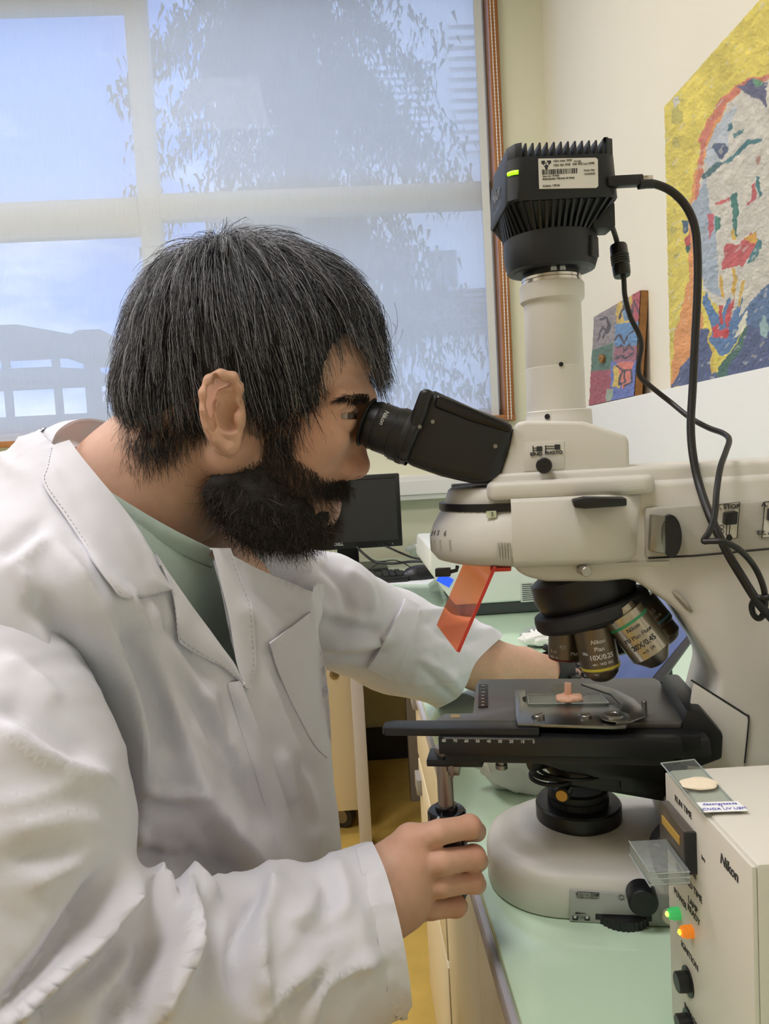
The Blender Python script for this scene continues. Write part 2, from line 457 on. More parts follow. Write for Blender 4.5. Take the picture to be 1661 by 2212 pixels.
bw = struct('wall_back', merge(box(WX1, RW, BW, BW + 0.12, -0.06, CEIL), box(LW, WX0, BW, BW + 0.12, -0.06, CEIL),
            box(WX0, WX1, BW, BW + 0.12, -0.06, WZ0), box(WX0, WX1, BW, BW + 0.12, WZ1, CEIL)), m_wall_b); tag(bw, 'pale cream wall around the large window')
tag(struct('baseboard_back', box(LW, RW, BW - 0.015, BW, 0, 0.12), m_navy), 'dark navy skirting board below the window wall')
tz0, tz1 = float(at(900, 1078, BW)[2]), float(at(900, 1026, BW)[2])
tag(struct('trim_1', merge(box(-2.6, LEDGE_X, BW - 0.055, BW, tz0, tz1, 0.004), box(-2.6, LEDGE_X, BW - 0.060, BW - 0.054, tz0 + 0.02, tz1 - 0.02)), m_white, smooth=35), 'white cable trunking on the wall below the window')

# window: wooden lining, cream sashes, glass
win = thing('window_1', 'large window with wooden lining and cream sash bars', 'window', (0, BW, WZ0)); win['kind'] = 'structure'; del win['category']
fw_ = 0.035
part('wood_lining', box(WX1 - fw_, WX1, BW - 0.02, BW + 0.12, WZ0, WZ1, 0.002), m_wood, win)
part('wood_lining', box(WX0, WX0 + fw_, BW - 0.02, BW + 0.12, WZ0, WZ1, 0.002), m_wood, win)
part('window_sill', box(WX0, WX1, BW - 0.03, BW + 0.12, WZ0 - 0.0, WZ0 + 0.022, 0.002), m_wood, win)
part('wood_lining', box(WX0 + fw_, WX1 - fw_, BW - 0.02, BW + 0.12, WZ1 - fw_, WZ1, 0.002), m_wood, win)
YS = BW + 0.05
def wz(px, py): return float(at(px, py, YS)[2])
def wx(px, py): return float(at(px, py, YS)[0])
mx0, mx1 = wx(297, 430), wx(343, 420)
bz0, bz1 = wz(340, 475), wz(340, 418)
part('sash_bar', box(mx0, mx1, YS, YS + 0.05, WZ0, WZ1, 0.004), m_frame, win)
part('sash_bar', box(mx1, WX1 - fw_, YS, YS + 0.05, bz0, bz1, 0.004), m_frame, win)
part('sash_bar', box(WX0 + fw_, mx0, YS, YS + 0.05, wz(295, 505), wz(295, 425), 0.004), m_frame, win)
part('sash_bar', box(WX0 + fw_, mx0, YS, YS + 0.05, wz(275, 16), wz(275, -60), 0.004), m_frame, win)
part('sash_bar', box(WX1 - fw_ - 0.03, WX1 - fw_, YS, YS + 0.05, WZ0, WZ1, 0.004), m_frame, win)
part('sash_bar', box(WX0 + fw_, WX1 - fw_, YS, YS + 0.05, WZ0 + 0.022, WZ0 + 0.05, 0.004), m_frame, win)
gl = glass('window_glass', (250, 253, 252), 0.04)
for (x0, x1, z0, z1) in ((mx1, WX1 - fw_, WZ0, bz0), (mx1, WX1 - fw_, bz1, WZ1), (WX0 + fw_, mx0, WZ0, wz(295, 505)), (WX0 + fw_, mx0, wz(295, 425), WZ1)):
    part('pane', box(x0, x1, YS + 0.022, YS + 0.026, z0, z1), gl, win)

# roller blind of see-through screen fabric
mb = bpy.data.materials.new('screen_fabric'); mb.use_nodes = True
nt = mb.node_tree; nt.nodes.clear()
o_ = nt.nodes.new('ShaderNodeOutputMaterial'); tr = nt.nodes.new('ShaderNodeBsdfTransparent'); tl = nt.nodes.new('ShaderNodeBsdfTranslucent'); df = nt.nodes.new('ShaderNodeBsdfDiffuse')
tr.inputs['Color'].default_value = (0.97, 0.98, 1.0, 1); tl.inputs['Color'].default_value = (0.90, 0.87, 0.78, 1); df.inputs['Color'].default_value = (0.75, 0.76, 0.74, 1)
m1 = nt.nodes.new('ShaderNodeMixShader'); m2 = nt.nodes.new('ShaderNodeMixShader'); m1.inputs[0].default_value = 0.45; m2.inputs[0].default_value = 0.62
wv = nt.nodes.new('ShaderNodeTexNoise'); wv.inputs['Scale'].default_value = 1.0; wv.inputs['Detail'].default_value = 2
tcn = nt.nodes.new('ShaderNodeTexCoord'); mpn = nt.nodes.new('ShaderNodeMapping'); mpn.inputs['Scale'].default_value = (500, 500, 12)
mrn = nt.nodes.new('ShaderNodeMapRange'); mrn.inputs['From Min'].default_value = 0.3; mrn.inputs['From Max'].default_value = 0.7; mrn.inputs['To Min'].default_value = 0.77; mrn.inputs['To Max'].default_value = 0.82
nt.links.new(tcn.outputs['Object'], mpn.inputs['Vector']); nt.links.new(mpn.outputs['Vector'], wv.inputs['Vector']); nt.links.new(wv.outputs['Fac'], mrn.inputs['Value']); nt.links.new(mrn.outputs['Result'], m2.inputs[0])
nt.links.new(tl.outputs[0], m1.inputs[1]); nt.links.new(df.outputs[0], m1.inputs[2]); nt.links.new(tr.outputs[0], m2.inputs[1]); nt.links.new(m1.outputs[0], m2.inputs[2]); nt.links.new(m2.outputs[0], o_.inputs['Surface'])
YB = BW - 0.006
bx0, bx1 = WX0 + 0.05, float(at(1062, 500, YB)[0]); bz = float(at(300, 938, YB)[2])
blind = thing('roller_blind', 'pale grey see-through roller blind drawn down over the window', 'blind', (0, YB, bz))
part('fabric', (np.array([(bx0, YB, bz), (bx1, YB, bz), (bx1, YB, 2.83), (bx0, YB, 2.83)]), [(0, 1, 2, 3)]), mb, blind, smooth=False)
part('bottom_bar', box(bx0, bx1, YB - 0.008, YB + 0.004, bz - 0.022, bz, 0.003), m_white, blind)
part('roller_tube', lathe([(0.024, bx0), (0.024, bx1)], (0, YB, 2.83), (1, 0, 0), 20), m_white, blind)
# a second narrow strip of fabric hem + bead chain at the right edge
part('side_channel', box(bx1 - 0.03, bx1 - 0.004, YB - 0.006, YB - 0.003, bz, 2.83), mat('blind_hem', (214, 216, 214), 0.8), blind)
xc = float(at(1080, 500, YB - 0.03)[0])
for dx in (0.0, 0.012):
    zc = np.arange(WZ0 + 0.005, 2.80, 0.006)
    P = np.array([(xc + dx + 0.004 * math.sin((z - 1.2) * 2.2), YB - 0.03, z) for z in zc])
    part('bead_chain', tube(P, np.where(np.arange(len(P)) % 2 == 0, 0.0024, 0.0009), 6), m_white, blind)

# outside -----------------------------------------------------------------
m_ext = mat('exterior_render', (232, 232, 228), 0.8); m_extd = mat('exterior_grey', (120, 124, 128), 0.8)  # pale facade, darker grey for its windows and lower louvres
tag(mesh('ground', *box(-60, 60, BW + 0.6, 90, -4.2, -4.0), mat('exterior_ground', (150, 150, 140), 0.9), smooth=False), 'pale paved ground outside the window', kind='structure')
bl = thing('exterior_building', 'pale building with horizontal louvres outside the right panes', 'building', (0, 15, -4))
X0 = float(at(455, 300, 15)[0]); X1 = 12.0
part('facade', box(X0, X1, 15, 18, -4, float(at(700, -250, 15)[2])), m_ext, bl, smooth=False)
for (pa, pb, ya, yb) in ((480, 600, 120, 330), (640, 760, 110, 330), (820, 930, 120, 330), (980, 1160, 30, 330)):
    a_, b_ = at(pa, yb, 14.95), at(pb, ya, 14.95); nsl = 13
    for i in range(nsl):
        z = a_[2] + (b_[2] - a_[2]) * i / nsl
        part('louvre', xf(box(0, b_[0] - a_[0], -0.12, 0, 0, (b_[2] - a_[2]) / nsl * 0.55), None, (a_[0], 15, z)), m_white, bl, smooth=False)
for (pa, pb, ya, yb) in ((500, 590, 480, 620), (660, 740, 480, 620), (800, 830, 540, 600), (855, 890, 530, 620), (930, 985, 540, 620)):
    a_, b_ = at(pa, yb, 14.97), at(pb, ya, 14.97)
    part('window', box(a_[0], b_[0], 14.96, 15.02, a_[2], b_[2]), m_extd, bl, smooth=False)
a_, b_ = at(830, 730, 14.9), at(1200, 610, 14.9)
for i in range(9):
    z = a_[2] + (b_[2] - a_[2]) * i / 9
    part('louvre', box(a_[0], b_[0], 14.86, 15, z, z + (b_[2] - a_[2]) / 9 * 0.5), m_extd, bl, smooth=False)
pv = thing('roofed_pavilion', 'grey low pavilion with pitched roofs on posts outside', 'pavilion', (-14, 30, -4))
def gable(pa, pe, ya, yr, Yp, depth):
    a_ = at(pa, ya, Yp); b_ = at(pe, ya, Yp); r_ = at((pa + pe) / 2, yr, Yp)
    return prism([(a_[0], a_[2]), (b_[0], a_[2]), (b_[0], a_[2] + 0.25), (r_[0] + (b_[0] - a_[0]) * 0.18, r_[2]), (r_[0] - (b_[0] - a_[0]) * 0.18, r_[2]), (a_[0], a_[2] + 0.25)], Yp, Yp + depth, 'y')
m_pv = mat('pavilion_grey', (96, 98, 100), 0.8)
for ar in ((-260, 175, 760, 704, 30, 4), (120, 262, 765, 712, 27, 4), (-120, 205, 830, 795, 26, 3)):
    part('roof', gable(*ar), m_pv, pv, smooth=False)
for px in (128, 196, 214, 20):
    a_ = at(px, 900, 30); b_ = at(px, 750, 30)
    part('post', box(a_[0] - 0.12, a_[0] + 0.12, 30, 30.25, -4, b_[2]), m_pv, pv, smooth=False)
a_ = at(-200, 900, 29); b_ = at(262, 835, 29)
part('parapet', box(a_[0], b_[0], 29, 29.3, -4, b_[2] - 0.9), m_pv, pv, smooth=False)
# tree with hanging sprays in front of the building
tr_ = thing('conifer_tree', 'drooping conifer growing outside the upper window panes', 'tree', (float(at(640, 300, 8)[0]), 8, -4))
tx = float(at(640, 300, 8)[0])
part('trunk', tube(smooth_path([(tx, 8, -4), (tx + 0.05, 8, 0), (tx - 0.05, 8, 3), (tx, 8, 6.5)], 6), np.linspace(0.22, 0.05, 19), 10), mat('bark', (86, 78, 70), 0.9), tr_)
LV = []
for i in range(150):
    z0 = RNG.uniform(2.2, 6.3); ang = RNG.uniform(0, 6.283); L = RNG.uniform(0.8, 2.0) * (1.25 - (z0 - 2) / 9)
    d = np.array([math.cos(ang), math.sin(ang) * 0.8, 0]); t = np.linspace(0, 1, 26)
    br = np.array([tx, 8, z0]) + d * L * t[:, None]; br[:, 2] += 0.25 * t - 1.1 * t * t
    for k in range(26):
        for q in range(9):
            c = br[k] + RNG.normal(0, 0.07, 3); n1 = RNG.normal(0, 1, 3); n1 /= np.linalg.norm(n1); e = np.cross(n1, (0, 0, 1)) + 1e-6
            dn = np.array([RNG.normal(0, 0.3), RNG.normal(0, 0.3), -1]); dn /= np.linalg.norm(dn)
            e = np.cross(dn, n1); e /= np.linalg.norm(e) + 1e-9; s_ = RNG.uniform(0.06, 0.16)
            LV.append((c - e * s_ * 0.16, c + e * s_ * 0.16, c + dn * s_))
LV = np.array(LV).reshape(-1, 3)
fo = mesh('foliage', LV, np.arange(len(LV)).reshape(-1, 3), mat('needles', (70, 84, 70), 0.7, noise=0.3, nscale=1.5), tr_, world=True, smooth=False)
fo['kind'] = 'stuff'

# ceiling light panels
m_panel = mat('lamp_diffuser', (255, 250, 240), 0.4, emit=(252, 250, 254), estr=1.0)
_pb = m_panel.node_tree.nodes['Principled BSDF']; _pb.inputs['Emission Strength'].default_value = LAMP_W
for i, (x, y) in enumerate(((-1.9, 1.7), (-0.6, 1.7), (-1.9, 0.1), (-0.5, 0.0))):
    t_ = thing('ceiling_light', ['square ceiling light panel nearest the window on the left', 'square ceiling light panel nearest the window on the right', 'square ceiling light panel in the middle row on the left', 'square ceiling light panel above the microscope bench'][i], 'ceiling light', (x, y, CEIL), 0, 'ceiling light panels')
    part('housing', box(x - 0.31, x + 0.31, y - 0.31, y + 0.31, CEIL - 0.012, CEIL, 0.002), m_white, t_)
    part('diffuser', box(x - 0.28, x + 0.28, y - 0.28, y + 0.28, CEIL - 0.016, CEIL - 0.012), m_panel, t_, smooth=False)

# benches -----------------------------------------------------------------
m_glass_top = mat('green_glass_top', (206, 232, 202), 0.10, coat=0.4, noise=0.01, nscale=4)
m_edge = mat('bench_edge_grey', (196, 192, 200), 0.4)
BX = 0.0845
rb = thing('laboratory_bench', 'long pale green glass topped bench along the right wall', 'bench', (0.4, 1.2, 0))
part('worktop', box(BX + 0.004, LEDGE_X - 0.002, -0.8, BW - 0.062, BENCH - 0.012, BENCH, 0.002), m_glass_top, rb)
part('edge_strip', box(BX, BX + 0.02, -0.8, BW - 0.062, BENCH - 0.030, BENCH - 0.012, 0.002), m_edge, rb)
part('frame_rail', box(BX + 0.02, LEDGE_X - 0.01, -0.78, BW - 0.065, BENCH - 0.06, BENCH - 0.0125), m_tan, rb)
part('support_panel', box(0.14, 0.20, 2.42, 2.47, 0.0, BENCH - 0.06, 0.002), m_grey, rb)
part('support_panel', box(0.14, LEDGE_X - 0.02, -0.7, -0.66, 0.0, BENCH - 0.06, 0.002), m_grey, rb)
bb = thing('window_bench', 'pale green glass topped bench under the window', 'bench', (-1.0, 2.5, 0))
part('worktop', box(-2.6, BX + 0.003, 2.10, BW - 0.062, BENCH - 0.012, BENCH, 0.002), m_glass_top, bb)
part('edge_strip', box(-2.6, BX - 0.001, 2.095, 2.115, BENCH - 0.030, BENCH - 0.012, 0.002), m_edge, bb)
part('frame_rail', box(-2.59, BX - 0.001, 2.116, BW - 0.065, BENCH - 0.06, BENCH - 0.0125), m_tan, bb)
lx = float(at(784, 1700, 2.16)[0])
for x in (lx, -1.2, -2.5):
    part('leg', box(x - 0.018, x + 0.018, 2.14, 2.18, 0, BENCH - 0.06, 0.003), mat('leg_lilac_grey', (206, 202, 200), 0.4), bb)
# cabinets under the right bench
def cabinet(name, label, y0, y1, doors, m_door, z0=0.09, ztop=BENCH - 0.062):
    c = thing(name, label, 'cabinet', (0.35, (y0 + y1) / 2, 0))
    part('body', box(BX + 0.035, LEDGE_X - 0.03, y0, y1, z0, ztop, 0.002), m_tan, c)
    part('plinth', box(BX + 0.08, LEDGE_X - 0.03, y0 + 0.01, y1 - 0.01, 0, z0), m_navy, c)
    for (a, b, za, zb) in doors:
        d = part('door' if zb - za > 0.3 else 'drawer', box(BX + 0.015, BX + 0.034, a + 0.002, b - 0.002, za, zb, 0.002), m_door, c)
        if name == 'drawer_unit': part('handle', box(BX + 0.006, BX + 0.016, b - 0.06, b - 0.012, zb - 0.05, zb - 0.02, 0.002), m_grey, d)
    return c
cabinet('base_cabinet', 'beige base cabinet with plain door nearest the camera under the bench', -0.3, 0.55, [(-0.3, 0.12, 0.1, 0.71), (0.12, 0.55, 0.1, 0.71)], m_tan)
cabinet('base_cabinet', 'cream base cabinet under the bench below the microscope', 0.56, 1.02, [(0.56, 0.72, 0.1, 0.71), (0.72, 1.02, 0.1, 0.71)], m_cream)
cabinet('drawer_unit', 'cream drawer unit with grey corner handles under the bench', 1.04, 1.42, [(1.04, 1.42, 0.56, 0.71), (1.04, 1.42, 0.40, 0.55), (1.04, 1.42, 0.1, 0.39)], m_cream)
# pedestal on castors under the window bench
px1 = float(at(768, 1600, 2.22)[0]); zt = 0.70; zb = 0.075
pd = thing('drawer_pedestal', 'cream mobile pedestal with round lock on castors under the window bench', 'cabinet', (px1 - 0.2, 2.4, 0))
part('body', box(px1 - 0.42, px1, 2.235, 2.68, zb, zt, 0.004), m_cream, pd)
dr = part('front_panel', box(px1 - 0.42, px1 - 0.002, 2.218, 2.234, zb + 0.005, zt - 0.005, 0.003), m_cream, pd)
lk = at(722, 1457, 2.217)
part('lock', lathe([(0.014, 0), (0.013, 0.004), (0.005, 0.005), (0.0045, 0.002)], (lk[0], 2.2175, lk[2]), (0, -1, 0), 20), mat('brushed_brass', (150, 140, 120), 0.3, 0.9), dr)
for x, y in ((px1 - 0.05, 2.29), (px1 - 0.37, 2.29), (px1 - 0.05, 2.62), (px1 - 0.37, 2.62)):
    cz = zb / 2
    ct = part('castor', lathe([(0.012, -0.016), (zb / 2 - 0.002, -0.014), (zb / 2, -0.008), (zb / 2, 0.008), (zb / 2 - 0.002, 0.014), (0.012, 0.016)], (x, y, cz), (0.5, 0.87, 0), 24), mat('castor_rubber', (44, 44, 46), 0.5), pd)
    part('hub', lathe([(zb / 2 - 0.016, -0.0175), (zb / 2 - 0.016, 0.0175)], (x, y, cz), (0.5, 0.87, 0), 20), mat('castor_hub', (150, 140, 128), 0.5), ct)
# ================================================================== the microscope
MA = math.radians(-13.0)
_ax = at(1240, 1500, 0.62)
MO = np.array([_ax[0], _ax[1], BENCH])
MEX, MEY = np.array([math.cos(MA), math.sin(MA), 0]), np.array([-math.sin(MA), math.cos(MA), 0])
def mp(px, py, yl=0.0, O=None, ex=None, ey=None):
    """photo point on the plane y = yl of a turned object's own frame -> (x, z) there"""
    O = MO if O is None else O; ex = MEX if ex is None else ex; ey = MEY if ey is None else ey
    d = ray(px, py); c = CAM - O; t = (yl - c @ ey) / (d @ ey); p = c + d * t
    return float(p @ ex), float(p[2])
def mz(px, py, z):
    d = ray(px, py); t = (z + BENCH - CAM[2]) / d[2]; p = CAM + d * t - MO
    return float(p @ MEX), float(p @ MEY)
def m3(px, py, yl=0.0):
    x, z = mp(px, py, yl); return np.array([x, yl, z])
def mpoly(pts, yl=0.0): return [mp(a, b, yl) for a, b in pts]
def mzpoly(pts, z): return [mz(a, b, z) for a, b in pts]
def dshape(xf_, xb, hw, r=None, n=14, p=2.6):
    """plan outline, rounded at the front (-x), square at the back"""
    r = hw if r is None else r; P = []
    for k in range(n + 1):
        t = math.pi / 2 * k / n
        P.append((xf_ + r - r * abs(math.sin(t)) ** (2 / p), -hw + 0 * t if False else -hw * abs(math.cos(t)) ** (2 / p)))
    Q = [(xb, -hw)] + P + [(x, -y) for x, y in P[-2::-1]] + [(xb, hw)]
    return Q
def ring3(outl, z, tilt=0.0):
    return [(x, y, z + tilt * x) for x, y in outl]

m_mw = mat('microscope_white', (222, 218, 208), 0.42, bump=0.08, bscale=1400, noise=0.01, nscale=10)
m_mg = mat('microscope_grey_panel', (186, 182, 170), 0.45, bump=0.05, bscale=1200)
m_plate = mat('control_plate', (170, 172, 166), 0.4)
m_mb = mat('microscope_black', (24, 25, 27), 0.38, bump=0.06, bscale=1500)
m_mbm = mat('microscope_black_matt', (33, 34, 36), 0.6, bump=0.06, bscale=1500)
m_chrome = mat('chrome', (210, 208, 204), 0.18, 1.0)
m_steel = mat('brushed_steel', (150, 150, 146), 0.32, 1.0, noise=0.06, nscale=120)
m_bronze = mat('objective_bronze', (120, 108, 92), 0.34, 0.85)
m_obj = mat('objective_satin', (182, 176, 160), 0.28, 0.95)
m_ink = mat('printed_ink', (52, 52, 54), 0.6); m_inkw = mat('printed_white', (226, 226, 220), 0.6)
m_brass = mat('brass', (196, 160, 92), 0.35, 0.8)
m_post = mat('post_steel', (186, 176, 164), 0.36, 0.9)

sc_ = thing('microscope', 'white and black upright trinocular microscope standing on the green bench', 'microscope', tuple(MO), MA)
def mpart(name, VF, m, parent=None, smooth=35, label=None):
    return mesh(name, VF[0], VF[1], m, sc_ if parent is None else parent, smooth=smooth, label=label)
def mtext(body, size_px, px, py, yl, m=None, parent=None, **k):
    s = size_px * 1.38 * (0.62 + yl) / F_PX
    o = m3(px, py, yl - 0.0005); return text_on(body, s, o, (1, 0, 0), (0, 0, 1), m or m_ink, parent or sc_, **k)

# base ------------------------------------------------------------
HWB = 0.068
rings = []
for ins, z in ((0.002, 0), (0, 0.002), (0, 0.026), (0.0015, 0.031), (0.005, 0.0345), (0.011, 0.0365), (0.0145, 0.039), (0.019, 0.044), (0.026, 0.0485), (0.036, 0.0505)):
    rings.append(ring3(dshape(-0.078 + ins, 0.26, HWB - ins, 0.062 - ins * 0.7, n=16, p=2.2), z))
base = mpart('base', loft(rings), m_mw, smooth=50)
# grey control plate on the near side of the base
YP = -HWB - 0.001
pl = prism(mpoly([(1230, 1921), (1462, 1938), (1462, 2001), (1230, 1989)], YP), YP - 0.0012, YP + 0.001, 'y', 0.0006)
cp = mpart('control_plate', pl, m_plate)
kx, kz = mp(1391, 1955, -0.085)
kb = mpart('light_knob', lathe([(0.011, 0), (0.0108, 0.002), (0.0108, 0.013), (0.0095, 0.015), (0.0, 0.015)], (kx, YP, kz), (0, -1, 0), 36, cap=False), m_mb, cp)
wxx, wzz = mp(1348, 1985, -0.069)
wh = []
for k in range(72):
    a = 2 * math.pi * k / 72; r = 0.0215 if k % 2 else 0.0205; wh.append((r * math.cos(a) + wxx, r * math.sin(a) - 0.058))
V, Fc = prism(wh, wzz - 0.004, wzz + 0.003, 'z'); mpart('aperture_wheel', (V, Fc), m_mb, cp)
sl = prism(mpoly([(1286, 1974), (1408, 1978), (1408, 1990), (1286, 1986)], YP - 0.0013), YP - 0.0016, YP - 0.0008, 'y'); mpart('wheel_slot', sl, m_mbm, cp)
bx_, bz_ = mp(1446, 1976, YP); mpart('push_button', lathe([(0.006, 0), (0.006, 0.003), (0.005, 0.004), (0, 0.004)], (bx_, YP, bz_), (0, -1, 0), 24, cap=False), mat('ivory_button', (226, 216, 190), 0.4), cp)
mtext('POWER', 10, 1266, 1934, YP - 0.0012, mat('faded_ink', (120, 122, 118), 0.6), cp)
mpart('marking', prism(mpoly([(1280, 1930), (1294, 1931), (1288, 1938)], YP - 0.0012), YP - 0.0016, YP - 0.001), m_ink, cp)
mpart('marking', merge(*[tube([m3(a, b, YP - 0.0013), m3(c, d, YP - 0.0013)], 0.00018, 4) for a, b, c, d in ((1247, 1926, 1294, 1928), (1294, 1928, 1293, 1941), (1293, 1941, 1247, 1939), (1247, 1939, 1247, 1926))]), m_ink, cp, smooth=False)
c_ = m3(1342, 1938, YP - 0.0012)
mpart('marking', merge(lathe([(0.0014, 0), (0.0017, 0), (0.0017, 0.0003), (0.0014, 0.0003)], c_, (0, -1, 0), 20, cap=False), *[tube([c_ + 0.0022 * np.array([math.cos(t), 0, math.sin(t)]), c_ + 0.0032 * np.array([math.cos(t), 0, math.sin(t)])], 0.00015, 4) for t in np.arange(8) * math.pi / 4]), m_ink, cp, smooth=False)
mpart('marking', prism(mpoly([(1243, 1970), (1266, 1973), (1243, 1974)], YP - 0.0012), YP - 0.0016, YP - 0.001), m_ink, cp)
for p_ in ((1242, 1981), (1268, 1982)):
    mpart('marking', prism([(m3(*p_, YP)[0] + u, m3(*p_, YP)[2] + v) for u, v in rrect(0.0042, 0.0032, 0.0008)], YP - 0.0016, YP - 0.001), m_ink, cp, smooth=False)
    mpart('marking', lathe([(0.0011, 0), (0, 0)], m3(*p_, YP - 0.0017), (0, -1, 0), 16, cap=False), m_inkw, cp, smooth=False)
mtext('F/A', 8, 1255, 1982, YP - 0.0012, mat('faded_ink'), cp)

# field lens on the base --------------------------------------------
def axz(py, yl=0.0, px=1247): return mp(px, py, yl)[1]
fz = 0.0495
mpart('field_lens_ring', lathe([(0.0350, 0), (0.0352, 0.001), (0.0352, 0.0125), (0.0338, 0.0140), (0.0250, 0.0140), (0.0250, 0.0142)], (0, 0, fz), n=56), m_mb)
nr = []
for k in range(80):
    a = 2 * math.pi * k / 80; r = 0.0252 if k % 2 else 0.0246; nr.append((r * math.cos(a), r * math.sin(a)))
mpart('diaphragm_ring', merge(prism(nr, fz + 0.0145, fz + 0.0195, 'z'), lathe([(0.0235, fz + 0.0195), (0.0235, fz + 0.0215), (0.0248, fz + 0.022), (0.0248, fz + 0.0255), (0.0215, fz + 0.0265), (0.02, fz + 0.0255), (0, fz + 0.025)], n=56, cap=False)), m_mbm)
# substage condenser ------------------------------------------------
STZ = mp(1240, 1500, 0)[1]            # height of the stage plate
def ann(r0, r1, z0, z1, c=(0, 0), n=48):
    return lathe([(r0, z0), (r1, z0), (r1, z1), (r0, z1), (r0, z0)], (c[0], c[1], 0), n=n, cap=False)
cond = mpart('condenser', merge(lathe([(0.010, 0.084), (0.021, 0.084), (0.0225, 0.086), (0.0225, 0.091), (0.026, 0.0925), (0.026, 0.098), (0.0245, 0.099), (0.0245, 0.107), (0.033, 0.109), (0.034, 0.111), (0.034, 0.124), (0.030, 0.126), (0.030, STZ - 0.012)], n=56)), m_mb)
mpart('condenser_ring', merge(ann(0.0275, 0.030, 0.0945, 0.0965, (-0.004, -0.004))), m_mb)
mpart('swing_out_lens', merge(ann(0.012, 0.0165, 0.092, 0.0945, (-0.022, -0.012), 40), ann(0.0175, 0.020, 0.0885, 0.091, (-0.020, -0.012), 40)), m_mbm)
mpart('condenser_arm', prism([(-0.008, 0.0875), (0.07, 0.075), (0.075, 0.103), (0.03, 0.106), (-0.008, 0.1045)], -0.026, 0.03, 'y', 0.002), m_mb)
mpart('carrier_block', prism(mpoly([(1440, 1622), (1440, 1690), (1425, 1724), (1340, 1712), (1340, 1690), (1230, 1672), (1180, 1655), (1146, 1648), (1146, 1622)], -0.03), -0.030, 0.035, 'y', 0.002), m_mb)
mpart('carrier_block', prism(mpoly([(1436, 1622), (1500, 1622), (1505, 1700), (1436, 1712)], -0.03), -0.026, 0.03, 'y', 0.002), m_mbm)
gk = m3(1214, 1719, -0.030)
mpart('centring_screw', lathe([(0.0055, 0), (0.0062, 0.0005), (0.0062, 0.012), (0.0055, 0.0125), (0.0, 0.0125)], gk + np.array([0.003, 0.0125, 0]), (-0.25, -1, 0), 28, cap=False), m_mb)
mpart('screw_cap', lathe([(0.0048, 0), (0.0045, 0.0006), (0, 0.0006)], gk + np.array([-0.0002, -0.0001, 0]), (-0.25, -1, 0), 28, cap=False), m_brass)
pbk = m3(1152, 1642, -0.02); mpart('condenser_knob', lathe([(0.008, -0.004), (0.0085, -0.003), (0.0085, 0.003), (0.008, 0.004)], pbk, (-1, -0.4, 0), 28), m_mbm)
mtext('1.4  0.2', 10, 1194, 1616, -0.0345, m_inkw, cond, align='CENTER'); mtext('JAPAN', 5, 1200, 1607, -0.0345, m_inkw, cond)
mpart('maker_tag', prism(mpoly([(1207, 1624), (1240, 1626), (1240, 1632), (1207, 1630)], -0.031), -0.0315, -0.0305), m_inkw)
mtext('MADE IN JAPAN', 3.6, 1223.5, 1628, -0.0312, m_ink)

# stage --------------------------------------------------------------
SB = STZ - 0.0155
body_px = [(1034, 1470), (1418, 1466), (1478, 1556), (1546, 1566), (1540, 1590), (1300, 1592), (925, 1590), (935, 1562), (1000, 1548), (1022, 1545)]
yfr = -0.098
front = mz(940, 1578, STZ - 0.003)[1]
mpart('stage_body', prism([(-0.066, 0.030), (0.062, 0.030), (0.075, -0.02), (0.083, front + 0.012), (0.083, front), (-0.1, front), (-0.104, front + 0.006), (-0.1, front + 0.03), (-0.076, front + 0.04)], STZ - 0.016, STZ - 0.0045, 'z', 0.0012), m_mb)
plate = mpart('stage_plate', prism(mzpoly([(1036, 1467), (1412, 1464), (1424, 1470), (1478, 1557), (1470, 1561), (1240, 1560), (1030, 1556), (940, 1556), (960, 1541), (1022, 1540), (1028, 1478)], STZ), STZ - 0.0045, STZ, 'z', 0.0008), mat('stage_satin_black', (100, 98, 92), 0.36, 0.3, bump=0.03, bscale=1500))
ap = mz(1228, 1492, STZ); hole = []
mpart('stage_opening', xf(prism(rrect(0.026, 0.038, 0.0125, 8), -0.0005, 0.0002, 'z'), rot('Z', 14), (ap[0], ap[1], STZ)), m_blackg)
mpart('front_rail', prism([(-0.104, front - 0.012), (0.068, front - 0.012), (0.07, front), (-0.104, front)], STZ - 0.017, STZ - 0.0035, 'z', 0.0012), m_mb)
mpart('lower_rail', prism([(-0.10, front - 0.009), (0.062, front - 0.009), (0.062, front + 0.02), (-0.10, front + 0.02)], STZ - 0.024, STZ - 0.017, 'z', 0.001), m_mbm)
sx0 = mp(826, 1575, front - 0.004)[0]; sx1 = mp(1165, 1575, front)[0]
slide = mpart('slide_bar', prism([(sx0, front - 0.006), (sx0 + 0.003, front - 0.009), (sx1, front - 0.009), (sx1, front + 0.012), (sx0 + 0.008, front + 0.010), (sx0, front + 0.006)], STZ - 0.0045, STZ + 0.0015, 'z', 0.0012), m_mb)
for i in range(9):                                  # scale along the front rail
    x = mp(958 + 24.2 * i, 1577, front - 0.012)[0]
    text_on(str(80 - 10 * i), 0.0030, (x, front - 0.01225, STZ - 0.0062), (1, 0, 0), (0, 0, 1), m_inkw, slide)
x0s, x1s = mp(958, 1577, front - 0.012)[0], mp(1152, 1577, front - 0.012)[0]
mpart('scale_ticks', merge(*[box(x - 0.00008, x + 0.00008, front - 0.0123, front - 0.0119, STZ - 0.0048, STZ - 0.0036) for x in np.linspace(x0s, x1s, 81)]), m_inkw, slide, smooth=False)
mpart('maker_badge', prism(mzpoly([(974, 1543), (993, 1543), (993, 1550), (973, 1550)], STZ + 0.0002), STZ - 0.0001, STZ + 0.0003, 'z'), m_brass)
scp = mzpoly([(1034, 1480), (1053, 1480), (1054, 1528), (1033, 1529)], STZ); sca = mpart('cross_scale', prism(scp, STZ - 0.0001, STZ + 0.0010, 'z', 0.0003), m_mbm)
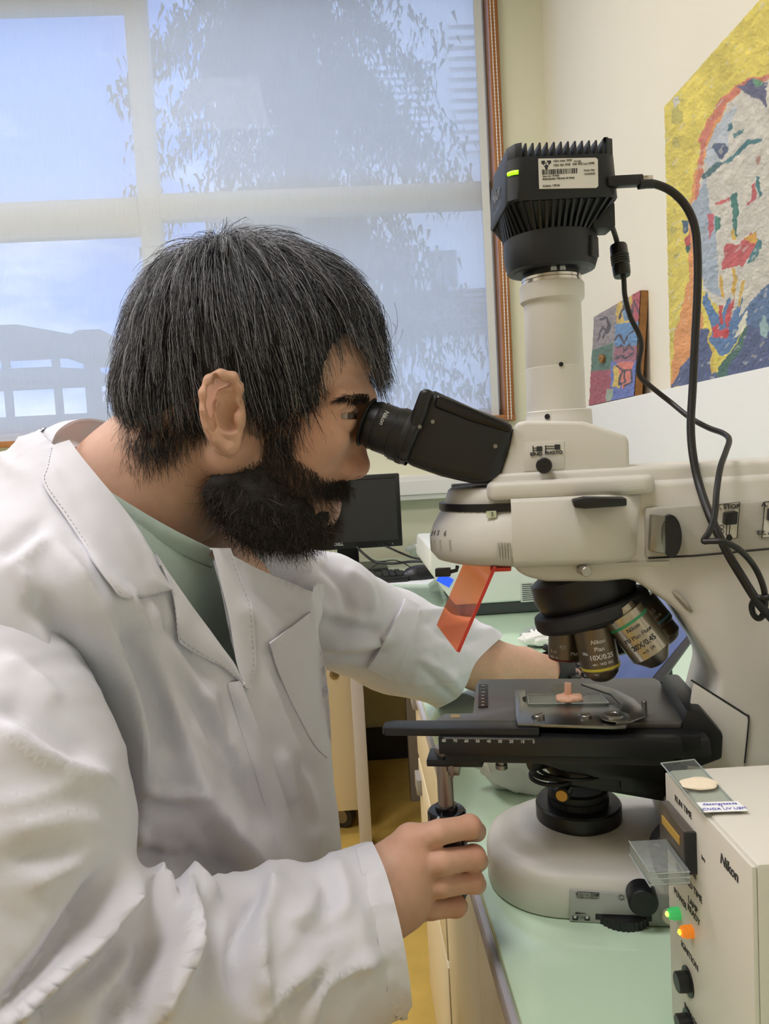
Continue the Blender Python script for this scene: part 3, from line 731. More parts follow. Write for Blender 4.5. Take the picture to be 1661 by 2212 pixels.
for i in range(7):
    q = mz(1043, 1484 + 7 * i, STZ); text_on(str(120 - 10 * i), 0.0026, (q[0], q[1], STZ + 0.0011), (1, 0, 0), (0, 1, 0), m_inkw, sca)
# rear and right brackets of the stage
mpart('stage_bracket', prism(mpoly([(1474, 1520), (1508, 1520), (1548, 1566), (1551, 1575), (1549, 1622), (1500, 1640), (1460, 1636), (1462, 1560)], -0.05), -0.066, 0.028, 'y', 0.002), m_mb)
mpart('stage_bracket', prism(mpoly([(1380, 1592), (1532, 1592), (1536, 1634), (1380, 1640)], -0.075), -0.078, -0.02, 'y', 0.002), m_mbm)
# specimen holder
def zsheet(pts, z0, z1, bev=0.0004): return prism(mzpoly(pts, z1), z0, z1, 'z', bev)
HZ = STZ + 0.0016
hold = mpart('specimen_holder', zsheet([(1112, 1490), (1134, 1489), (1136, 1503), (1128, 1506), (1130, 1514), (1140, 1519), (1225, 1521), (1330, 1522), (1346, 1536), (1362, 1552), (1352, 1568), (1325, 1569), (1118, 1563), (1114, 1545)], STZ + 0.0016, STZ + 0.0040), m_steel)
mpart('spring_arm', zsheet([(1254, 1476), (1290, 1477), (1330, 1489), (1368, 1508), (1392, 1532), (1394, 1546), (1362, 1558), (1330, 1560), (1334, 1544), (1340, 1520), (1318, 1498), (1276, 1484)], STZ + 0.0042, STZ + 0.0060), m_steel)
for p_ in ((1162, 1551), (1264, 1551)):
    q = mz(*p_, STZ + 0.004); sw = mpart('thumb_screw', lathe([(0.0048, 0), (0.0048, 0.0025), (0.0042, 0.003), (0, 0.003)], (q[0], q[1], STZ + 0.004), n=24, cap=False), m_steel)
    mpart('screw_slot', xf(box(-0.0040, 0.0040, -0.0005, 0.0005, 0, 0.0002), rot('Z', 35), (q[0], q[1], STZ + 0.0070)), m_blackg, sw, smooth=False)
q = mz(1327, 1549, STZ + 0.006)
mpart('pivot', lathe([(0.011, 0), (0.011, 0.001), (0.0075, 0.0012), (0.0072, 0.0028), (0.0030, 0.003), (0.0025, 0.0024), (0, 0.0024)], (q[0], q[1], STZ + 0.006), n=32, cap=False), m_steel)
q = mz(1392, 1540, STZ + 0.003); mpart('pin', lathe([(0.002, 0), (0.002, 0.012), (0.0014, 0.0125), (0, 0.0125)], (q[0], q[1], STZ), n=16, cap=False), m_steel)
# coaxial stage control: post and knob
KY = front + 0.006
kpx = mp(960, 1660, KY)[0]
mpart('control_mount', prism([(kpx - 0.012, KY - 0.012), (kpx + 0.030, KY - 0.012), (kpx + 0.032, KY + 0.012), (kpx - 0.012, KY + 0.012)], STZ - 0.029, STZ - 0.0235, 'z', 0.001), m_mb)
mpart('control_bracket', merge(box(kpx + 0.004, kpx + 0.0125, KY - 0.011, KY + 0.002, STZ - 0.036, STZ - 0.028, 0.0008), box(kpx + 0.0055, kpx + 0.008, KY - 0.012, KY, STZ - 0.037, STZ - 0.028)), m_steel)
mpart('stop_screw', lathe([(0.003, 0), (0.003, 0.004), (0.0045, 0.004), (0.0045, 0.007), (0, 0.007)], (mp(1082, 1625, front)[0], front - 0.002, STZ - 0.0235), (0, 0, -1), 20, cap=False), m_steel)
zp0, zp1 = mp(962, 1640, KY)[1], mp(968, 1752, KY)[1]
mpart('control_post', lathe([(0.0062, zp1 - 0.002), (0.0062, zp0 + 0.01)], (kpx, KY, 0), n=28), m_post)
zk = mp(970, 1752, KY)[1]
kk = []
for k in range(60):
    a = 2 * math.pi * k / 60; r = 0.0148 if k % 5 < 3 else 0.0142; kk.append((kpx + r * math.cos(a), KY + r * math.sin(a)))
mpart('stage_knob', merge(prism(kk, zk - 0.030, zk, 'z'), lathe([(0.0148, 0), (0.0135, 0.0015), (0.0088, 0.002), (0.0085, 0.005), (0.0064, 0.0055)], (kpx, KY, zk), n=40, cap=False)), m_blackg)
kk2 = [(kpx + (x - kpx) * 0.86, KY + (y - KY) * 0.86) for x, y in kk]
mpart('stage_knob', prism(kk2, zk - 0.068, zk - 0.031, 'z', 0.001), m_blackg)
KNOB_W = MO + MEX * kpx + MEY * KY + np.array([0, 0, zk])

# arm ------------------------------------------------------------------
YA = 0.048
arm_px = [(1110, 1180), (1365, 1110), (1380, 1040), (1661, 1024), (2050, 1010), (2050, 2010), (1520, 1960), (1455, 1880), (1436, 1790), (1448, 1740), (1462, 1690), (1470, 1650), (1470, 1560), (1478, 1480), (1492, 1425), (1497, 1400), (1480, 1366), (1448, 1318), (1425, 1280), (1400, 1258), (1366, 1252), (1300, 1258), (1180, 1258), (1130, 1246), (1108, 1226)]
arm = mpart('arm', prism([(x, max(z, 0.003)) for x, z in [mp(a, b, YA - 0.004 if (a < 1500 and 1245 < b < 1700 and a > 1380) else -YA) for a, b in arm_px]], -YA, YA, 'y', 0.007, 3), m_mw, smooth=50)
mpart('side_cover', prism(mpoly([(1497, 1472), (1612, 1546), (1616, 1552), (1606, 1648), (1600, 1900), (1480, 1900), (1486, 1560)], -YA), -YA - 0.0022, -YA + 0.002, 'y', 0.001), m_mw, label='slightly raised white cover at the foot of the arm')
mpart('cover_groove', tube(smooth_path([m3(a, b, -YA - 0.0016) for a, b in ((1493, 1469), (1560, 1511), (1610, 1543), (1617, 1550), (1613, 1600), (1608, 1648))], 4), 0.0007, 6), m_mbm)
YG = -YA - 0.006
gp = mpart('grey_side_panel', prism(mpoly([(1395, 1098), (1661, 1082), (2000, 1070), (2000, 1165), (1661, 1186), (1500, 1201), (1395, 1206)], YG), YG, -YA + 0.004, 'y', 0.0015), m_mg)
mpart('panel_edge', tube([m3(a, b, YG - 0.0002) for a, b in ((1400, 1206), (1500, 1201), (1661, 1186), (1990, 1166))], 0.0007, 6), m_mbm, gp)
def plate_text(x0, x1, y0, y1, yl, parent):
    pts = [(x0, y0), (x1, y0 - 6), (x1 - 6, y1 - 6), (x0 - 6, y1)]
    p_ = mpart('marking_plate', prism(mpoly(pts, yl), yl - 0.0006, yl + 0.0002, 'y'), mat('plate_ivory', (226, 222, 208), 0.5), parent, smooth=False)
    q = [m3(a, b, yl - 0.0007) for a, b in pts + pts[:1]]
    return p_, q
p_, q = plate_text(1551, 1598, 1090, 1168, YG, gp); mpart('plate_border', tube(q, 0.0003, 4), m_ink, p_, smooth=False)
mtext('F. STOP', 10, 1573, 1095, YG - 0.0007, None, p_, bold=0.012)
mpart('lever_knob', prism(mpoly([(1561, 1106), (1587, 1102), (1585, 1130), (1559, 1132)], YG), YG - 0.010, YG, 'y', 0.001), m_mb, p_)
mpart('slot', lathe([(0.0022, 0), (0.0, 0)], m3(1575, 1162, YG - 0.001), (0, -1, 0), 18, cap=False), m_mb, p_)
mpart('diagram', merge(*[tube([m3(a, b, YG - 0.0008), m3(c, d, YG - 0.0008)], 0.00025, 4) for a, b, c, d in ((1570, 1134, 1568, 1156), (1577, 1133, 1575, 1155), (1568, 1156, 1579, 1155))]), m_ink, p_, smooth=False)
for yy in (1138, 1148): mpart('diagram', lathe([(0.0012, 0), (0.0016, 0), (0.0016, 0.0003), (0.0012, 0.0003)], m3(1559, yy, YG - 0.0007), (0, -1, 0), 18, cap=False), m_ink, p_, smooth=False)
p_, q = plate_text(1652, 1715, 1084, 1162, YG, gp); mpart('plate_border', tube(q, 0.0003, 4), m_ink, p_, smooth=False)
mtext('A. STOP', 10, 1672, 1089, YG - 0.0007, None, p_, bold=0.012); mtext('EX. ADJ.', 9, 1660, 1151, YG - 0.0007, None, p_, bold=0.012)
mpart('lever_knob', prism(mpoly([(1656, 1098), (1682, 1094), (1680, 1122), (1654, 1124)], YG), YG - 0.010, YG, 'y', 0.001), m_mb, p_)
# round cap under the bend of the arm
cc = m3(1462, 1296, -0.036); cap_ = mpart('round_cap', xf(lathe([(0.0165, 0), (0.016, 0.002), (0.013, 0.003), (0, 0.003)], (0, 0, 0), (-0.78, -0.25, -0.62), 36, cap=False), None, cc), mat('cap_grey', (176, 168, 152), 0.5))

# epi-illuminator head: body, turret nose, black filter ring
YI = 0.060
def lev(py, px=1105, yl=-YI): return mp(px, py, yl)[1]
zt_, zb_ = lev(1078), lev(1229)
xj = mp(1106, 1150, -YI)[0]; xr = mp(1385, 1150, -YI)[0]
def body_out(hw, xb): return [(xj, -hw), (xb - 0.03, -hw), (xb - 0.012, -hw + 0.004), (xb, -hw + 0.014), (xb + 0.05, -hw + 0.016), (xb + 0.05, hw - 0.016), (xb, hw - 0.014), (xb - 0.012, hw - 0.004), (xb - 0.03, hw), (xj, hw)]
ib = mpart('illuminator_body', loft([ring3(body_out(h_, xr + dx), z) for h_, dx, z in ((YI - 0.007, -0.012, zb_), (YI - 0.002, -0.003, zb_ + 0.002), (YI, 0, zb_ + 0.006), (YI, 0.004, zt_ - 0.003), (YI - 0.003, 0.004, zt_))]), m_mw, smooth=50)
xs = [mp(p, y, 0)[0] for p, y in ((975, 1205), (926, 1175), (928, 1150), (951, 1118), (950, 1102), (962, 1098), (966, 1072))]
zs = [mp(1000, 1226, 0)[1], mp(935, 1200, 0)[1], mp(928, 1152, 0)[1], mp(950, 1120, 0)[1], mp(950, 1101, 0)[1], mp(962, 1098, 0)[1], mp(970, 1068, 0)[1]]
x0, x1 = -0.1165, xj
lv = [(-0.098, 0.050, zb_), (-0.108, 0.0565, zb_ + 0.003), (-0.1135, YI - 0.0005, zb_ + 0.010), (-0.1135, YI - 0.0005, zb_ + 0.022), (-0.110, 0.057, zb_ + 0.032), (-0.1035, 0.0515, zb_ + 0.0425), (-0.1025, 0.0505, zb_ + 0.0435)]
tur = mpart('turret_housing', loft([ring3(dshape(a, xj, h_, 0.075 + a + 0.1135 if False else 0.07, p=2.1), z) for a, h_, z in lv]), m_mw, smooth=50)
zr0 = zb_ + 0.0435
rg = dshape(-0.1040, xj - 0.014, 0.0520, 0.07, n=36, p=2.1)
rg2 = [(x - (0.0006 if i % 2 else 0), y * (1.012 if i % 2 else 1)) for i, (x, y) in enumerate(rg)]
mpart('filter_ring', prism(rg2, zr0, zr0 + 0.0055, 'z'), m_mb)
mpart('ring_window', xf(box(-0.004, 0.0035, -0.0006, 0.0004, -0.0026, 0.0026), None, m3(1062, 1111, -0.0525)), mat('pale_window', (214, 220, 186), 0.5), tur); mtext('3', 10, 1063, 1111, -0.0535, None, tur)
lv = [(-0.1005, 0.0490, zr0 + 0.0055), (-0.1000, 0.0495, zr0 + 0.008), (-0.0965, 0.0485, zr0 + 0.0175), (-0.0945, 0.0465, zr0 + 0.0190), (-0.088, 0.043, zr0 + 0.0195)]
mpart('turret_top', loft([ring3(dshape(a, xj + 0.02, h_, 0.065, p=2.1), z, 0.02) for a, h_, z in lv]), m_mw, smooth=50)
mpart('top_deck', prism([(xj - 0.014, -0.0575), (xr + 0.006, -0.0575), (xr + 0.012, -0.050), (xr + 0.012, 0.050), (xr + 0.006, 0.0575), (xj - 0.014, 0.0575), (xj - 0.018, 0.05), (xj - 0.018, -0.05)], zt_ - 0.001, zt_ + 0.013, 'z', 0.004, 3), m_mw, smooth=50)
mpart('top_deck', prism([(-0.06, -0.043), (0.12, -0.043), (0.3, -0.043), (0.3, 0.043), (-0.06, 0.043)], zt_ - 0.002, zt_ + 0.0195, 'z', 0.004, 3), m_mw, smooth=50)
for i in range(5):
    px = 1076 + 6 * i; mpart('grip_rib', tube([m3(px, 1172, -YI - 0.0001), m3(px + 2, 1210, -YI - 0.0001)], 0.0006, 6), m_mg, tur)
from mathutils.bvhtree import BVHTree
def hit(o, px, py):
    """where the line of sight meets an object: point and normal in its own frame"""
    me = o.data; bv = BVHTree.FromPolygons([v.co[:] for v in me.vertices], [tuple(p.vertices) for p in me.polygons])
    Mi = WM[o.name].inverted(); a = Mi @ Vector(CAM); d = (Mi.to_3x3() @ Vector(ray(px, py))).normalized()
    r = bv.ray_cast(a, d)
    if r[0] is None: return None, None
    n = np.array(r[1]); return np.array(r[0]), (-n if n @ np.array(d) > 0 else n)
for px, py, s_ in ((934, 1153, '3'), (939, 1152, '4'), (947, 1152, '5'), (962, 1153, '6')):
    h_, n_ = hit(tur, px, py)
    if h_ is not None:
        u_ = np.cross((0, 0, 1), n_); text_on(s_, 0.0062, h_ + n_ * 0.0003, u_, np.cross(n_, u_), mat('faded_ink'), tur)
for px in (932, 939, 951, 972):
    a, na = hit(tur, px, 1166); b, nb = hit(tur, px + 2, 1190)
    if a is not None and b is not None: mpart('window_slot', tube([a, b], 0.0011, 6), m_mg, tur)
mpart('dark_lever', prism(mpoly([(1235, 1080), (1262, 1074), (1352, 1075), (1352, 1092), (1262, 1098), (1240, 1096)], -YI - 0.010), -YI - 0.016, -YI + 0.01, 'y', 0.0012), m_mb, label='flat black filter slider')
sl_ = mpart('analyser_slider', prism(mpoly([(1406, 1112), (1440, 1116), (1440, 1196), (1402, 1190)], YG - 0.006), YG - 0.008, YG + 0.004, 'y', 0.001), m_steel, label='grey slider plate with a black wheel')
ww = m3(1448, 1157, YG - 0.004); mpart('slider_wheel', merge(prism([(ww[0] + 0.008 * math.cos(a) * 0.9, ww[2] + 0.0155 * math.sin(a) + 0.0) for a in np.arange(40) * math.pi / 20], YG - 0.008, YG + 0.002, 'y')), m_mb, sl_)
mpart('slider_edge', prism(mpoly([(1438, 1116), (1446, 1118), (1446, 1198), (1438, 1197)], YG - 0.008), YG - 0.0085, YG + 0.004, 'y'), m_mb, sl_)
lk_ = m3(1266, 1232, -YI); mpart('lock_screw', lathe([(0.004, 0), (0.004, 0.010), (0.0036, 0.0105), (0, 0.0105)], lk_ + np.array([-0.003, 0.008, 0]), (0.35, -1, -0.1), 22, cap=False), mat('satin_aluminium', (176, 170, 158), 0.35, 0.8))
# lower round housing below the head
mpart('nosepiece_mount', loft([ring3(dshape(-0.04 + i_ * 0.6, 0.07, 0.05 - i_, 0.05, p=2.0), z) for i_, z in ((0.020, zb_ - 0.0135), (0.010, zb_ - 0.012), (0.004, zb_ - 0.007), (0, zb_ + 0.001))]), m_mw, smooth=50)

# nosepiece ------------------------------------------------------------
nt_ = math.radians(15)                           # the turret leans back
NA = np.array([-math.sin(nt_), 0, -math.cos(nt_)]) ; NA = np.array([0.27, -0.03, -0.96]); NA /= np.linalg.norm(NA)
NC = m3(1276, 1312, 0.0)
mpart('nosepiece', lathe([(0.034, -0.034), (0.0415, -0.030), (0.0425, -0.016), (0.0385, -0.004), (0.036, 0.0)], NC, NA, 60), m_mb)
kn = []
s_, u_, d_ = frame_of(NA)
pr = []
for r0, h0 in ((0.043, -0.005), (0.0465, -0.004), (0.0475, 0.0), (0.0475, 0.005), (0.045, 0.0085)): pr.append((r0, h0))
Vn, Fn = lathe(pr, NC, NA, 120)
mpart('knurled_ring', (Vn, Fn), m_mbm)
mpart('turret_disc', lathe([(0.040, 0.0085), (0.037, 0.011), (0.0, 0.0115)], NC, NA, 48, cap=False), m_mbm)
def objective(base, tip, prof, m_, name, label, bands=(), texts=()):
    """prof: (radius, fraction along) from the seat to the tip"""
    b, t = np.asarray(base, float), np.asarray(tip, float); L = np.linalg.norm(t - b); d = (t - b) / L
    o = mpart('objective', lathe([(r, f * L) for r, f in prof], b, d, 44), m_, label=label)
    for r, f0, f1, mm in bands: mpart('colour_band', lathe([(r - 0.0006, f0 * L), (r, f0 * L), (r, f1 * L), (r - 0.0006, f1 * L)], b, d, 44, cap=False), mm, o)
    for body, size, f, r, face, kw in texts: text_round(body, size * 0.78, b + d * (f * L), d, r, face, -1, kw.pop('ink', m_ink), o, **kw)
    return o
vface = np.array([-0.18, -1.0, 0.0])
m_band = {'y': mat('band_yellow', (206, 190, 60), 0.4), 'g': mat('band_green', (58, 150, 100), 0.4), 'r': mat('band_red', (150, 52, 44), 0.4), 'b': mat('band_blue', (110, 170, 190), 0.4)}
objective(m3(1276, 1338, -0.026), m3(1304, 1468, -0.026), [(0.0125, -0.05), (0.0125, 0.10), (0.0152, 0.105), (0.0152, 0.62), (0.0150, 0.80), (0.0140, 0.81), (0.0130, 0.88), (0.0090, 0.97), (0.006, 1.0)], m_bronze, 'o10', 'bronze ten times objective with a yellow band',
          [(0.0154, 0.735, 0.775, m_band['y'])],
          [('Nikon', 0.0058, 0.30, 0.0152, vface + np.array([0.25, 0, 0]), dict(ink=m_inkw, shear=0.2, bold=0.01)), ('Plan', 0.0062, 0.42, 0.0152, vface + np.array([0.25, 0, 0]), dict(ink=m_inkw)), ('10X/0.25', 0.0068, 0.55, 0.0152, vface + np.array([0.30, 0, 0]), dict(ink=m_inkw, bold=0.01)), ('\u221e/-  WD 10.5', 0.0036, 0.66, 0.0152, vface + np.array([0.3, 0, 0]), dict(ink=m_inkw)), ('10x', 0.0045, 0.48, 0.0152, vface + np.array([-0.75, 0, 0]), dict(ink=m_inkw))])
objective(m3(1222, 1340, 0.002), m3(1220, 1426, 0.002), [(0.011, -0.1), (0.011, 0.08), (0.0138, 0.09), (0.0138, 0.90), (0.0132, 0.92), (0.0125, 0.96), (0.008, 1.0)], m_bronze, 'o4', 'short bronze four times objective with a red band',
          [(0.0134, 0.925, 0.945, m_band['r'])],
          [('4X', 0.0062, 0.58, 0.0138, vface, dict(ink=m_inkw)), ('Plan', 0.0055, 0.74, 0.0138, vface + np.array([0.75, 0, 0]), dict(ink=m_inkw)), ('0.10', 0.0048, 0.72, 0.0138, vface + np.array([-0.8, 0, 0]), dict(ink=m_inkw)), ('WD 30', 0.0034, 0.86, 0.0138, vface + np.array([-0.75, 0, 0]), dict(ink=m_inkw))])
v20 = np.array([-0.1, -1.0, 0.12])
objective(m3(1340, 1318, -0.030), m3(1425, 1432, -0.034), [(0.0128, -0.05), (0.0128, 0.04), (0.0165, 0.05), (0.0165, 0.78), (0.0155, 0.80), (0.0085, 0.98), (0.006, 1.0)], m_obj, 'o20', 'silver twenty times objective with a green band',
          [(0.0167, 0.17, 0.215, m_band['g'])],
          [('Nikon', 0.0058, 0.28, 0.0165, v20, dict(shear=0.2, bold=0.014)), ('TU Plan Fluor', 0.0058, 0.42, 0.0165, v20, dict()), ('20X/0.45', 0.0074, 0.56, 0.0165, v20, dict(bold=0.02)), ('\u221e/0  EPI', 0.0040, 0.68, 0.0165, v20, dict())])
objective(m3(1372, 1296, 0.020), m3(1446, 1388, 0.016), [(0.012, -0.05), (0.012, 0.05), (0.0158, 0.06), (0.0158, 0.62), (0.0140, 0.66), (0.0140, 0.86), (0.010, 0.97), (0.007, 1.0)], m_bronze, 'o65', 'bronze objective with a pale blue band behind',
          [(0.0160, 0.52, 0.56, m_band['b'])],
          [('0.65', 0.0062, 0.30, 0.0158, v20 + np.array([0.3, 0, 0]), dict(ink=m_inkw)), ('WD 0.56', 0.0044, 0.43, 0.0158, v20 + np.array([0.3, 0, 0]), dict(ink=m_inkw))])
objective(m3(1318, 1330, 0.028), m3(1348, 1408, 0.028), [(0.012, -0.05), (0.015, 0.05), (0.015, 0.7), (0.0125, 0.72), (0.012, 0.92), (0.008, 1.0)], m_mb, 'ob', 'black objective on the far side of the turret')

# trinocular head ---------------------------------------------------------
YT = 0.041
th_px = [(1071, 1050), (1362, 1042), (1359, 948), (1352, 941), (1262, 910), (1140, 908), (1116, 912), (1106, 930), (1094, 985)]
thd = mpart('trinocular_head', prism(mpoly(th_px, -YT), -YT, YT, 'y', 0.006, 3), m_mw, smooth=50)
mpart('head_lip', prism(mpoly([(1064, 1052), (1366, 1045), (1366, 1040), (1072, 1043)], -YT), -YT - 0.0015, YT + 0.0015, 'y', 0.0008), m_mw)
lp = mpart('sign_plate', prism(mpoly([(1132, 957), (1218, 951), (1219, 1012), (1132, 1018)], -YT), -YT - 0.0006, -YT + 0.001, 'y', 0.0003), m_mw, thd)
mtext('BINO', 8, 1158, 981, -YT - 0.0006, None, lp, bold=0.012); mtext('PHOTO', 8, 1196, 978, -YT - 0.0006, None, lp, bold=0.012)
for (a, b, c_x, d_) in ((1151, 963, 1156, 979), (1178, 962, 1183, 978)): mpart('diagram', tube([m3(a, b, -YT - 0.0008), m3(a + 1, d_, -YT - 0.0008)], 0.0004, 4), m_ink, lp, smooth=False)
for (a, b, w_) in ((1164, 969, 10), (1203, 965, 10)): mpart('diagram', prism(mpoly([(a - w_ / 2, b - 5), (a + w_ / 2 + 2, b - 5), (a + w_ / 2 + 2, b + 6), (a - w_ / 2, b + 6)], -YT - 0.0006), -YT - 0.0011, -YT - 0.0005, 'y'), m_ink, lp, smooth=False)
for (a, b, e) in ((1151, 968, 1160), (1151, 973, 1160), (1178, 964, 1200), (1178, 969, 1200)): mpart('diagram', tube([m3(a, b, -YT - 0.0008), m3(e, b - 0.5, -YT - 0.0008)], 0.0003, 4), m_ink, lp, smooth=False)
mpart('selector_knob', lathe([(0.005, 0), (0.005, 0.006), (0.0060, 0.0065), (0.0060, 0.013), (0.0052, 0.014), (0, 0.014)], m3(1176, 1005, -YT), (-0.05, -1, 0.0), 32, cap=False), m_mb)
# binocular body
def zax(py, r=0.0255): return mp(1195 + (py - 700) * 0.06, py, -r)[1]
bino_px = [(912, 841), (938, 843), (1020, 880), (1112, 914), (1104, 960), (1076, 1046), (1020, 1046), (950, 1030), (888, 1008), (860, 992), (872, 950), (893, 888)]
bi = mpart('binocular_body', prism(mpoly(bino_px, -0.046), -0.046, 0.046, 'y', 0.009, 4), m_mb, smooth=60)
mpart('prism_cover', prism(mpoly([(908, 838), (936, 842), (922, 895), (876, 1002), (852, 990), (872, 948), (890, 886)], -0.050), -0.050, 0.050, 'y', 0.004, 3), m_mb, smooth=50)
mpart('top_pad', prism(mpoly([(942, 850), (1020, 882), (1108, 918), (1104, 936), (1020, 912), (936, 880)], -0.047), -0.0475, 0.0475, 'y', 0.003, 3), m_blackg)
for p_ in ((935, 911), (1070, 964)): mpart('screw', lathe([(0.0016, 0), (0.0016, 0.001), (0, 0.001)], m3(*p_, -0.0462), (0, -1, 0), 14, cap=False), m_steel)
mpart('screw', lathe([(0.0016, 0), (0.0016, 0.001), (0, 0.001)], m3(907, 922, -0.0502), (0, -1, 0), 14, cap=False), m_steel)
for ye, nm in ((-0.031, 'near'), (0.031, 'far')):
    b_ = m3(896, 951, -0.031); t_ = m3(790, 911, -0.031); b_[1] = t_[1] = ye; d = t_ - b_; L = np.linalg.norm(d)
    ep = mpart('eyepiece', lathe([(0.0218, 0), (0.0218, 0.36 * L), (0.0208, 0.37 * L), (0.0208, 0.42 * L), (0.0200, 0.43 * L), (0.0200, 0.72 * L), (0.0193, 0.73 * L), (0.0193, 0.76 * L), (0.0200, 0.77 * L), (0.0196, 0.84 * L), (0.0184, 0.90 * L), (0.0172, 1.0 * L), (0.0160, 1.0 * L), (0.0135, 0.97 * L), (0.0, 0.96 * L)], b_, d, 48, cap=False), m_mb)
    nr_ = []
    mpart('dioptre_ring', lathe([(0.0222, 0.10 * L), (0.0224, 0.11 * L), (0.0224, 0.20 * L), (0.0222, 0.21 * L)], b_, d, 60), m_mbm, ep)
    mpart('eye_cup', lathe([(0.0186, 0.955 * L), (0.0204, 0.965 * L), (0.0204, 0.985 * L), (0.0190, 1.01 * L), (0.0160, 1.015 * L)], b_, d, 40, cap=False), mat('eyecup_rubber', (20, 20, 21), 0.65), ep)
    if nm == 'near': text_round('Nikon', 0.0052, b_ + d * 0.62, d, 0.0200, (0.0, -1.0, 0.55), -1, m_inkw, ep, shear=0.2)
# photo tube
def rad(px_half, py): return abs(mp(1195 + px_half, py, 0)[0] - mp(1195, py, 0)[0])
cxx = mp(1205, 880, 0)[0]
cxx = -0.0055
mpart('tube_collar', lathe([(rad(72, 900), zax(918) - 0.012), (rad(72, 900), zax(900)), (rad(71.5, 900), zax(899)), (rad(71.5, 900), zax(886)), (rad(69, 890), zax(884)), (rad(60, 890), zax(884))], (cxx + 0.0018, 0, 0), n=64), m_mw)
mpart('photo_tube', lathe([(rad(64.5, 860), zax(886)), (rad(63.5, 800), zax(788)), (rad(63, 800), zax(787.4)), (rad(63, 790), zax(786.6)), (rad(63.5, 700), zax(786)), (rad(62.5, 650), zax(640))], (cxx, 0, 0), n=64), m_mw)
mpart('tube_flange', lathe([(rad(62, 640), zax(646)), (rad(70, 640), zax(638)), (rad(71, 620), zax(628)), (rad(71, 610), zax(604)), (rad(69, 600), zax(601)), (rad(62, 600), zax(600))], (cxx, 0, 0), n=64), m_mw)
mpart('chrome_ring', lathe([(rad(66, 595), zax(602)), (rad(66, 595), zax(597)), (rad(64, 595), zax(596.5)), (rad(64, 595), zax(593)), (rad(65.5, 590), zax(592)), (rad(65, 590), zax(586))], (cxx, 0, 0), n=64), m_chrome)
for p_, yl, r_ in ((1212, 787, 0.0018), (1182, 900, 0.0022)):
    rr = rad(63.5 if p_ == 1212 else 72, 790); q = m3(p_, yl, -rr * 0.97); q[1] = -math.sqrt(max(rr ** 2 - (q[0] - cxx) ** 2, 0)) - 0.0003
    mpart('set_screw', lathe([(r_, 0), (r_ * 0.9, 0.0006), (0, 0.0006)], q, (q[0] - cxx, q[1], 0), 18, cap=False), m_mb)
# coarse focus wheel on the near side
fo_ = m3(1476, 1832, -0.075)
mpart('focus_knob', lathe([(0.012, 0.03), (0.012, 0.0), (0.0235, 0.0), (0.0245, -0.001), (0.0245, -0.016), (0.023, -0.0175), (0.014, -0.0175), (0.013, -0.026), (0, -0.026)], fo_, (0, 1, 0), 60, cap=False), m_mb)
# orange shield
m_or = bpy.data.materials.new('orange_acrylic'); m_or.use_nodes = True
nt = m_or.node_tree; nt.nodes.clear(); o_ = nt.nodes.new('ShaderNodeOutputMaterial')
t_ = nt.nodes.new('ShaderNodeBsdfTransparent'); g_ = nt.nodes.new('ShaderNodeBsdfGlossy'); d_ = nt.nodes.new('ShaderNodeBsdfDiffuse'); a1 = nt.nodes.new('ShaderNodeMixShader'); a2 = nt.nodes.new('ShaderNodeMixShader')
t_.inputs['Color'].default_value = lin((255, 196, 164)); g_.inputs['Roughness'].default_value = 0.05; d_.inputs['Color'].default_value = lin((246, 110, 66)); a1.inputs[0].default_value = 0.10; a2.inputs[0].default_value = 0.13
nt.links.new(t_.outputs[0], a1.inputs[1]); nt.links.new(g_.outputs[0], a1.inputs[2]); nt.links.new(a1.outputs[0], a2.inputs[1]); nt.links.new(d_.outputs[0], a2.inputs[2]); nt.links.new(a2.outputs[0], o_.inputs['Surface'])
A_, B_, C_, D_ = m3(1066, 1222, -0.052), m3(986, 1407, -0.052), m3(943, 1350, 0.022), m3(1003, 1212, 0.022)
n_ = np.cross(B_ - A_, C_ - B_); n_ /= np.linalg.norm(n_)
if n_[1] > 0: n_ = -n_
n_ = n_ * 0.0026
SV = [A_, B_, C_, D_, A_ - n_, B_ - n_, C_ - n_, D_ - n_]
shd = mpart('orange_shield', (np.array(SV), [(0, 1, 2, 3), (7, 6, 5, 4), (1, 2, 6, 5), (2, 3, 7, 6), (0, 3, 7, 4)]), m_or, smooth=False, label='translucent orange eye shield')
w_ = (B_ - C_) / np.linalg.norm(B_ - C_) * 0.0006
EV = [A_, B_, B_ - n_, A_ - n_]; EV = np.array(EV + [v + w_ for v in EV])
mpart('shield_edge', (EV, [(0, 1, 2, 3), (7, 6, 5, 4), (0, 1, 5, 4), (1, 2, 6, 5), (2, 3, 7, 6), (3, 0, 4, 7)]), mat('shield_edge_red', (226, 62, 44), 0.3), shd, smooth=False)
mpart('shield_bracket', prism(mpoly([(1058, 1226), (1104, 1226), (1104, 1234), (1060, 1236)], -0.05), -0.05, 0.02, 'y', 0.0006), mat('shield_edge_red'), shd)

lv0 = m3(957, 1236, -0.035); mpart('shield_lever', merge(xf(box(-0.0060, 0.0060, -0.004, 0.004, -0.0032, 0.0032, 0.0006), None, lv0), tube([lv0 + np.array([0.005, 0, 0]), m3(986, 1232, -0.035), m3(988, 1222, -0.035)], 0.0016, 8)), m_mb, shd)
